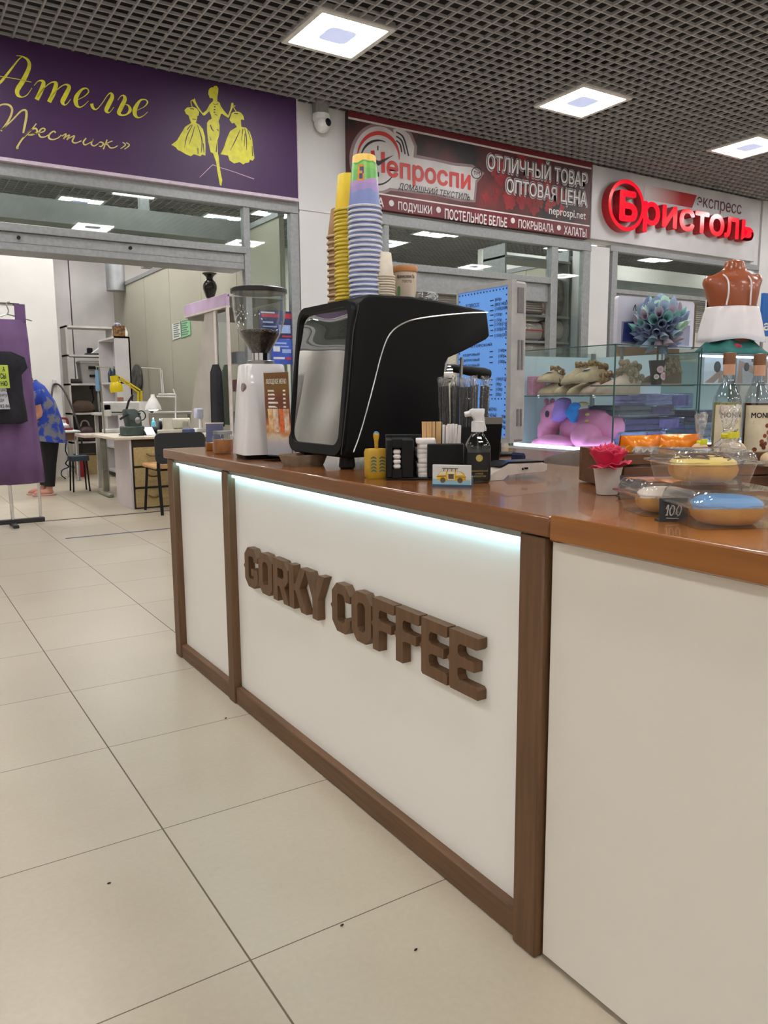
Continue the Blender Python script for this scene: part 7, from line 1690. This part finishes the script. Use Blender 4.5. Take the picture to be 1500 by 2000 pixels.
# sewing machines
WM = M('machine_white', (222, 220, 216), .35, noise=10)
def machine(label, px, py_base, Y, zb_, L, Hh, mt, dirn=1, rz=0):
    p = at(px, py_base, Y=Y); t = thing('sewing_machine', label, 'sewing machine', (p.x, Y, zb_), rz)
    MB().box(-L/2, -.08, 0, L/2, .08, .05, .01).build('bed', mt, t)
    MB().loft([[(dirn*(L/2-.12)+x, y, z) for x, y in rrect(-.06*k, -.06*k, .06*k, .06*k, .02, 3)] for k, z in ((1.1, .05), (.95, .12), (1, Hh-.02), (.9, Hh))]).build('pillar', mt, t)
    MB().loft([[(x, y, z) for y, z in rrect(-.05, Hh-.12, .05, Hh, .025, 3)] for x in (-L/2, L/2-.06)] if dirn > 0 else [[(x, y, z) for y, z in rrect(-.05, Hh-.12, .05, Hh, .025, 3)] for x in (-L/2+.06, L/2)]).build('arm', mt, t)
    hx_ = -dirn*(L/2-.05)
    MB().box(hx_-.05, -.05, Hh-.17, hx_+.05, .05, Hh-.02, .015).tube([(hx_, 0, .05), (hx_, 0, Hh-.15)], .008, 8).build('needle_head', mt, t)
    wq = MB(Matrix.Translation((dirn*(L/2-.03), 0, Hh-.08)) @ Matrix.Rotation(pi/2, 4, 'Y')); wq.lathe([(.03, 0), (.06, .004), (.06, .03), (.03, .034), (0, .034)], seg=20); wq.build('hand_wheel', BLACK, t)
    return t
machine('long white sewing machine on the table beneath the yellow lamp', 252, 845, fx.y+.25, stz, .60, at(250, 784, Y=fx.y+.25).z-stz, WM, 1)
GSG = M('grey_green_machine', (70, 82, 78), .4, .2, noise=14, rgb2=(56, 66, 62))
Yz = Yk+.22
t = thing('overlock_machine', 'dark grey-green overlock machine at the front of the desk', 'overlock machine', (at(258, 848, Y=Yz).x, Yz, dzt), R(15))
zz_o = lambda y: at(258, y, Y=Yz).z-dzt
MB().box(-.10, -.08, 0, .11, .08, zz_o(832), .012).build('base', GSG, t)
MB().loft([[(x+o_, y, z) for x, y in rrect(-a_, -b_, a_, b_, .02, 3)] for a_, b_, z, o_ in ((.075, .06, zz_o(832), .02), (.08, .06, zz_o(814), .01), (.07, .055, zz_o(803), -.01), (.05, .045, zz_o(799), -.02))]).build('head', GSG, t)
MB(Matrix.Translation((.035, -.062, zz_o(821))) @ Matrix.Rotation(pi/2, 4, 'X')).lathe([(.03, 0), (.034, .008), (.02, .016), (0, .018)], seg=18).build('dial', STEEL, t)
MB().tube([(.10+.05*cos(q), -.03, zz_o(812)+.05*sin(q)) for q in [2*pi*i/20 for i in range(20)]], .006, 6, closed=True).build('hand_ring', BLACKM, t)
MB().tube([(-.15, -.04, zz_o(818)), (-.05, -.05, zz_o(806))], .012, 8).build('lever', BLACKM, t)
MB().tube([(-.05, 0, zz_o(800)), (-.02, 0, zz_o(784)), (.03, 0, zz_o(772))], .012, 8).build('thread_rod', BLACKM, t)
for k, (x, z) in enumerate(((-.06, 800), (-.03, 812), (.06, 800))): MB().ell((x, -.06, zz_o(z+8)), (.014, .02, .014), 10, 8).build('tension_knob', GSG, t)
machine('low cream sewing machine at the desk end behind the black chair', 338, 838, Yk+.35, dzt, .36, .17, M('machine_cream', (196, 190, 172), .4, noise=10), -1, R(-10))
t = tag(MB(Matrix.Rotation(R(30), 4, 'X')).box(-.05, 0, .012, .05, .16, .022, .004).build('white_phone', M('white_plastic')), 'white phone lying tilted on the desk before the machines', 'phone'); p = at(294, 845, Y=Yk+.1); t.location = (p.x, Yk+.08, dzt-.01)
t = tag(MB().box(-.28, -.09, 0, .16, .12, .012, .004).box(-.05, .02, .012, .16, .14, .08, .03).build('dark_cloth', M('dark_folded_cloth', (24, 24, 30), .9, noise=14, rgb2=(36, 36, 44), bump=.4)), 'dark folded cloth spread on the desk beside the overlock machine', 'cloth'); t.location = (at(295, 848, Y=Yk+.2).x, Yk+.3, dzt+.0005)
for i, (px, c, l) in enumerate(((205, (50, 110, 120), 'teal cloth scrap heaped at the back of the sewing table'), (228, (170, 130, 110), 'beige and brown scraps heaped at the back of the sewing table'))):
    t = tag(MB().lathe([(.13, 0), (.14, .02), (.09, .06), (0, .075)], seg=16, jit=.12).build('cloth_scrap', M('scrap_%s' % ('teal', 'beige')[i], c, .9, noise=12, rgb2=tuple(v*.6 for v in c), bump=.5)), l, 'cloth'); t.location = (at(px+20, 806, Y=10.2).x, 10.2, at(225, 806, Y=10.2).z)
# back worktop behind the sewing table that carries the scraps and lamp
zbk = at(225, 806, Y=10.2).z-.0005; bx0, bx1 = at(196, 806, Y=10.0).x, 3.6
t = thing('back_table', 'pale table against the olive partition behind the sewing machines', 'table', (2.9, 10.1, 0))
shift(MB().box(bx0, 10.0, zbk-.03, bx1, 10.5, zbk, .005).build('table_top', LAM, t), t.location)
for x in (bx0+.05, bx1-.05):
    for y in (10.05, 10.45): shift(MB().box(x-.02, y-.02, 0, x+.02, y+.02, zbk-.03).build('leg', LAM, t), t.location)
p = at(238, 804, Y=10.25); h_ = at(238, 776, Y=10.25).z-zbk
t = tag(MB().box(-.035, -.035, 0, .035, .035, h_, .003).build('pink_box', M('dusty_pink_card', (170, 124, 106), .6, noise=12)), 'dusty pink upright carton beside the yellow lamp', 'box'); t.location = (p.x, 10.3, zbk+.001)
p = at(262, 800, Y=10.1)
t = tag(MB().lathe([(.045, 0), (.058, .13), (.06, .14), (.052, .14), (.04, .01), (0, .01)], seg=20).build('white_mug', M('white_ceramic', (226, 226, 230), .25, noise=20)), 'plain white cup standing at the foot of the yellow lamp', 'cup'); t.location = (p.x, 10.1, zbk+.001)
# yellow lamp
LY_ = M('yellow_lamp_enamel', (232, 206, 20), .3, noise=20, rgb2=(224, 196, 16))
Yl = 10.12; q_ = lambda x, y: at(x, y, Y=Yl)
base_ = q_(273, 806)
t = thing('yellow_lamp', 'bright yellow jointed desk lamp with a ribbed bell shade', 'desk lamp', (base_.x, Yl, zbk+.001))
L = lambda b, n, m: shift(b.build(n, m, t), t.location)
L(MB().lathe([(.05, 0), (.05, .02), (.02, .03), (0, .03)], t.location, 20), 'base', LY_)
L(MB().tube([q_(270, 805), q_(270, 765)], .014, 8).tube([q_(276, 805), q_(276, 763)], .014, 8), 'post', LY_)
L(MB().tube([q_(272, 767), q_(232, 740)], .010, 8).tube([q_(274, 762), q_(233, 736)], .010, 8), 'arm', LY_)
hp = q_(223, 737); shd = MB(Matrix.Translation(hp) @ Matrix.Rotation(R(172), 4, 'Y'))
k_ = (q_(233, 760)-q_(213, 760)).length/20
shd.lathe([(0, -.02), (8*k_, -.02), (8.5*k_, 6*k_), (7.5*k_, 9*k_), (11*k_, 13*k_), (13*k_, 20*k_), (12.5*k_, 29*k_), (11.5*k_, 29*k_), (12*k_, 20*k_), (7*k_, 10*k_)], seg=26)
L(shd, 'shade', LY_)
L(MB().tube([q_(233, 738), q_(224, 738)], .016, 8), 'joint', BLACK)
# lit white lamp
Yl = 8.75; base_ = q_(343, 838)
t = thing('white_lamp', 'lit white jointed lamp shining on the sewing desk', 'desk lamp', (base_.x, Yl, dzt))
L(MB().lathe([(.05, 0), (.05, .02), (.02, .03), (0, .03)], t.location, 20), 'base', WM)
L(MB().tube([Vector(t.location)+Vector((0, 0, .02)), q_(343, 772), q_(338, 760)], .008, 8).tube([q_(343, 770), q_(309, 770)], .008, 8).tube([q_(343, 775), q_(306, 774)], .008, 8), 'arm', WM)
L(MB().tube([q_(317, 772), q_(313, 720), q_(276, 718)], .006, 8).tube([q_(320, 772), q_(316, 722)], .006, 8), 'upper_arm', WM)
k_ = (q_(310, 790)-q_(290, 790)).length/20; hp = q_(298, 770)
sd = MB(); sd.lathe([(0, 0), (3.5*k_, 0), (4.5*k_, -6*k_), (8*k_, -10*k_), (14*k_, -22*k_), (16*k_, -30*k_), (15*k_, -30*k_), (7*k_, -11*k_)], hp, 26); L(sd, 'shade', WM)
L(MB().ell(hp+Vector((0, 0, -26*k_)), (13.5*k_, 13.5*k_, 6*k_)), 'bulb', M('lit_bulb', (230, 246, 255), .5, emis=30))
# grey cloth bag on the partition, notes, little white device
a = at(266, 738, X=3.86)
t = tag(MB().loft([[(3.87+.02*x*k, a.y+y*.30*k, z) for x, y in rrect(-1, -1, 1, 1, .5, 4)] for k, z in ((.8, at(266, 766, X=3.86).z), (1, a.z), (.9, at(266, 722, X=3.86).z), (.3, at(266, 710, X=3.86).z))]).build('hanging_cloth', M('grey_camouflage_cloth', (96, 94, 90), .9, noise=8, rgb2=(66, 64, 62), sharp=(.45, .55)), sub=1), 'mottled grey cloth hanging on the olive partition above the machines', 'cloth'); seat(t, (3.87, a.y, a.z))
def onPart(u, v, w=0): return Vector((3.892-w, -u, v))
for x0, x1, y0, y1, mt, lab, nm in ((338, 354, 627, 664, M('white_paper', (216, 220, 212), .7, noise=6), 'white written sheet on the olive partition beside a green one', 'paper_sheet'), (354, 371, 621, 660, M('mint_paper', (140, 206, 150), .7, noise=6), 'mint green written sheet on the olive partition', 'paper_sheet')):
    a, c = at(x0, y1, X=3.892), at(x1, y0, X=3.892); t = thing(nm, lab, 'paper', (3.892, a.y, a.z))
    shift(MB().prism([(-a.y, a.z), (-c.y, a.z+.02), (-c.y, c.z), (-a.y, c.z-.01)], onPart, 0, .002).build('sheet', mt, t), t.location)
    b = MB(); n = 8
    for i in range(1, n):
        z = a.z+(c.z-a.z)*i/n; wq = (a.y-c.y); b.prism([(-a.y+wq*.12, z), (-a.y+wq*(.6+.3*((i*37) % 5)/5), z), (-a.y+wq*(.6+.3*((i*37) % 5)/5), z+.018), (-a.y+wq*.12, z+.018)], onPart, .002, .003)
    shift(b.build('written_lines', M('grey_ink', (110, 120, 116), .7, noise=20), t), t.location)
p = at(384, 838, Y=8.6)
t = thing('white_device', 'small white and blue device standing at the desk end', 'device', (3.08, 8.7, dzt))
hh = at(384, 797, Y=8.7).z-dzt
MB().box(-.06, -.05, 0, .05, .05, .05, .01).box(.0, -.03, .05, .03, .03, hh-.08, .008).build('stand', WM, t); MB().box(-.055, -.06, hh-.12, .035, .03, hh, .015).build('head', M('lilac_white_plastic', (200, 204, 226), .3, noise=20), t)
# black chair
Yh = 7.66; cx0, cx1 = at(303, 860, Y=Yh).x, at(401, 860, Y=Yh).x
t = thing('black_chair', 'black-backed chair with orange wooden seat turned to the sewing desk', 'chair', ((cx0+cx1)/2, Yh+.2, 0))
P = lambda b, n, m, **k: shift(b.build(n, m, t, **k), t.location)
zb0, zb1 = at(350, 905, Y=Yh).z, at(350, 845, Y=Yh).z
P(MB().prism(rrect(cx0, zb0, cx1, zb1, .06, 5), onY(Yh+.02), -.012, .012), 'backrest', M('black_leatherette', (22, 24, 26), .55, noise=20, bump=.1))
zs_c = at(300, 912, Y=Yh+.1).z
P(MB().box(cx0-.02, Yh+.04, zs_c-.02, cx1+.02, Yh+.46, zs_c+.02, .015), 'seat', M('orange_wood_seat', (196, 128, 56), .45, noise=6, rgb2=(206, 170, 120)))
P(MB().box(cx0+.03, Yh+.08, zs_c-.045, cx1-.03, Yh+.42, zs_c-.02, .01), 'seat_frame', BLACKM)
for x in (cx0+.03, cx1-.03):
    P(MB().tube([(x, Yh-.02, 0), (x, Yh+.04, zs_c), (x, Yh+.02, zb0+.1)], .014, 8, flat=1.3), 'leg', BLACKM); P(MB().tube([(x-.03 if x < (cx0+cx1)/2 else x, Yh+.46, 0), (x, Yh+.42, zs_c)], .014, 8), 'leg', BLACKM)
# dark stool under the table
p = at(172, 975, Z=0)
t = thing('dark_stool', 'dark cloth-covered stool tucked under the sewing table', 'stool', (2.06, 10.25, 0))
MB().loft([[(x, y, z) for x, y in rrect(-.11*k, -.11*k, .11*k, .11*k, .04, 4)] for k, z in ((1, .38), (1.05, .40), (1, .44))]).build('seat', M('blue_grey_cover', (60, 76, 92), .9, noise=12), t)
for x in (-.08, .08):
    for y in (-.08, .08): MB().tube([(x*1.2, y*1.2, 0), (x, y, .385)], .010, 8).build('leg', BLACKM, t)
t = thing('floor_basket', 'beige woven basket on the floor beneath the shelf unit', 'basket', (at(174, 925, Y=12.3).x, 12.45, 0))
MB().loft([[(x, y, z) for x, y in rrect(-.15*k, -.12*k, .15*k, .12*k, .02, 3)] for k, z in ((.95, 0), (1, .3))]).build('basket', WV, t); MB().box(-.155, -.125, .29, .155, .125, .31, .004).build('rim', M('dark_brown_carcass'), t)

# ------------------------------------------------------------ fitting booth, vase, black garment, glass cabinet, posters
XB = 3.2
def onB(u, v, w=0): return Vector((XB-w, -u, v))
hA, hB, hC = at(362, 597, X=XB), at(470, 563, X=XB), at(362, 618, X=XB)
t = thing('fitting_booth', 'grey fitting booth with a pale lilac header board', 'booth', (XB, (hA.y+hB.y)/2, 0))
P = lambda b, n, m, **k: shift(b.build(n, m, t, **k), t.location)
yB0 = 8.02
P(MB().box(XB-.02, yB0, hC.z, XB+.02, hA.y, hA.z, .003), 'header', M('pale_lilac_board', (206, 178, 212), .5, noise=3))
P(MB().box(XB-.022, yB0, hC.z-.02, XB+.022, hA.y, hC.z), 'header_edge', M('cream_edge', (216, 206, 200), .5, noise=10))
P(MB().box(XB, hA.y-.06, hC.z-.05, 3.88, hA.y, hA.z).box(XB, yB0, hA.z-.03, 3.88, hA.y, hA.z-.01), 'booth_top', LAM)
pA, pB, pC, pD = at(400, 618, X=XB), at(421, 610, X=XB), at(424, 900, X=XB), at(352, 900, X=XB)
P(MB().prism([(-pA.y, hC.z-.02), (-pB.y, hC.z-.02), (-pC.y, .0), (-pD.y, .0)], onB, -.03, .0), 'side_panel', M('warm_grey_panel', (176, 168, 158), .5, noise=3))
pq = at(424, 700, X=XB)
P(MB().box(XB-.015, pq.y-.03, 0, XB+.015, pq.y+.03, hC.z-.02, .003), 'post', M('cream_edge'))
P(MB().box(XB-.003, yB0+.02, .85, XB+.003, pq.y-.035, hC.z-.06), 'mirror_panel', GL('booth_glass', (206, 214, 210), .16, .02))
P(MB().box(XB-.015, yB0, 0, XB+.015, yB0+.03, hC.z-.02, .003), 'post', M('cream_edge'))
P(MB().box(3.3, yB0+.1, .02, 3.75, pq.y-.1, .86, .003), 'low_cabinet', LAM)
for z in (1.2, 1.5): P(MB().box(3.3, yB0+.1, z, 3.75, pq.y-.1, z+.008), 'glass_shelf', CLEAR)
for i, (z, c, l) in enumerate(((.862, (150, 140, 130), 'small brown-grey carton on the low cabinet inside the glass booth'), (1.209, (206, 150, 160), 'pink card box on the lower glass shelf of the booth'), (1.509, (160, 160, 170), 'grey carton on the upper glass shelf of the booth'))):
    t2 = tag(MB().box(-.06, -.07, 0, .06, .07, .13, .004).build('small_carton', M('carton_tone_%s' % 'abc'[i], c, .6, noise=12))); tag(t2, l, 'box'); t2.location = (3.42, yB0+.28, z)
p = at(419, 577, X=XB+.05); vz = hA.z
zv = at(419, 534, X=XB+.05).z-vz; kv = zv/44
t = thing('black_vase', 'glossy black baluster vase standing on the lilac booth header', 'vase', (XB, p.y, vz+.0005))
MB().lathe([(0, 0), (6.5*kv, 0), (8*kv, 3*kv), (12.5*kv, 16*kv), (12.8*kv, 22*kv), (10*kv, 29*kv), (6*kv, 33*kv), (6*kv, 37*kv), (10*kv, 41*kv), (13*kv, 43*kv), (13.5*kv, 44*kv), (11*kv, 43.5*kv), (4.5*kv, 36*kv), (0, 34*kv)], seg=30).build('vase', M('black_glaze', (22, 16, 16), .15, noise=10, rgb2=(34, 24, 22)), t)
Yg = pq.y+.1; g0, g1 = at(421, 712, X=XB-.07), at(421, 832, X=XB-.07)
t = tag(MB().loft([[(XB-.07+.045*k*x*(1+.15*sin(9*i_)), g0.y+.13*k*y, z) for i_, (x, y) in enumerate(rrect(-1, -1, 1, 1, .8, 5))] for k, z in ((.5, g0.z), (.9, g0.z-.08), (1, (g0.z+g1.z)/2), (1.05, g1.z))]).build('black_garment', M('black_cloth')), 'long black garment hanging on the booth post beside the mirror', 'garment'); seat(t, (XB-.07, g0.y, g0.z))
f = onY(D-.012)
def poster(label, x0, x1, y0, y1, c1_, c2_, extra):
    a, c = at(x0, y1, Y=D-.012), at(x1, y0, Y=D-.012); t = thing('window_poster', label, 'poster', (a.x, D-.012, a.z)); w_, h_ = c.x-a.x, c.z-a.z
    g = onY(0)
    MB().box(0, -.002, 0, w_, .002, h_).build('sheet', M(c1_[0], c1_[1], .45, noise=7, rgb2=c2_), t)
    b = MB(); 
    for i, (u, v, l_, hh, mi) in enumerate(extra): b.prism([(u*w_, v*h_), ((u+l_)*w_, v*h_), ((u+l_)*w_, (v+hh)*h_), (u*w_, (v+hh)*h_)], g, .002, .003+.0002*i, mi)
    b.build('printed_shapes', [M('poster_red', (176, 44, 62), .5, noise=20), M('poster_pale_blue', (150, 176, 222), .5, noise=20), M('poster_white', (206, 210, 220), .5, noise=20)], t)
poster('dark blue poster with red headline on the shop glass behind the hopper', 507, 573, 609, 660, ('dark_blue_poster', (40, 48, 110)), (26, 26, 62), [(.08, .76, .5, .12, 0), (.7, .74, .24, .18, 0), (.1, .55, .3, .06, 1), (.1, .40, .4, .05, 1), (.55, .2, .35, .3, 1), (.05, .9, .4, .05, 2), (.65, .06, .3, .06, 0)])
poster('bright blue poster on the shop glass just above the grinder body', 530, 572, 663, 711, ('bright_blue_poster', (58, 92, 190)), (40, 64, 150), [(.1, .8, .6, .07, 1), (.1, .68, .7, .05, 1), (.1, .5, .3, .2, 2), (.5, .45, .4, .15, 1), (.1, .2, .5, .08, 2), (.65, .18, .25, .1, 0)])
# spools and boxes among the machines
for px, c, lab in ((300, (120, 196, 214), 'pale cyan thread cone standing beside the lit white lamp'), (313, (34, 34, 46), 'black thread cone on the desk under the lit white lamp'), (325, (58, 62, 92), 'slate blue thread cone on the desk near the cream machine')):
    Y = 8.72; h_ = .15
    t = thing('thread_cone', lab, 'thread cone', (at(px, 830, Y=Y).x, Y, dzt+.013 if px < 310 else dzt+.0006), 0)
    MB().lathe([(.032, 0), (.034, .004), (.032, .012), (.02, h_-.03), (.012, h_-.028), (.010, h_), (0, h_)], seg=16).build('thread', M('cone_thread_%s' % {300: 'cyan', 313: 'black', 325: 'slate'}[px], c, .8, noise=90), t)
    MB().lathe([(.009, h_), (.008, h_+.012), (0, h_+.012)], seg=10).build('spool_tip', CREAM, t)
for px, w_, h_, c, lab in ((338, .07, .06, (206, 196, 200), 'pale pink fabric scrap box behind the cream machine'), (368, .06, .05, (60, 74, 130), 'small blue box at the desk end before the white device')):
    t = tag(MB().box(-w_, -.04, 0, w_, .04, h_, .006).build('small_box', M('notions_%s' % ('pink' if px < 350 else 'blue'), c, .6, noise=14, rgb2=tuple(v*.8 for v in c))), lab, 'box')
    t.location = (at(px, 835, Y=8.95 if px < 350 else 8.45).x, 8.95 if px < 350 else 8.45, dzt+.0006)
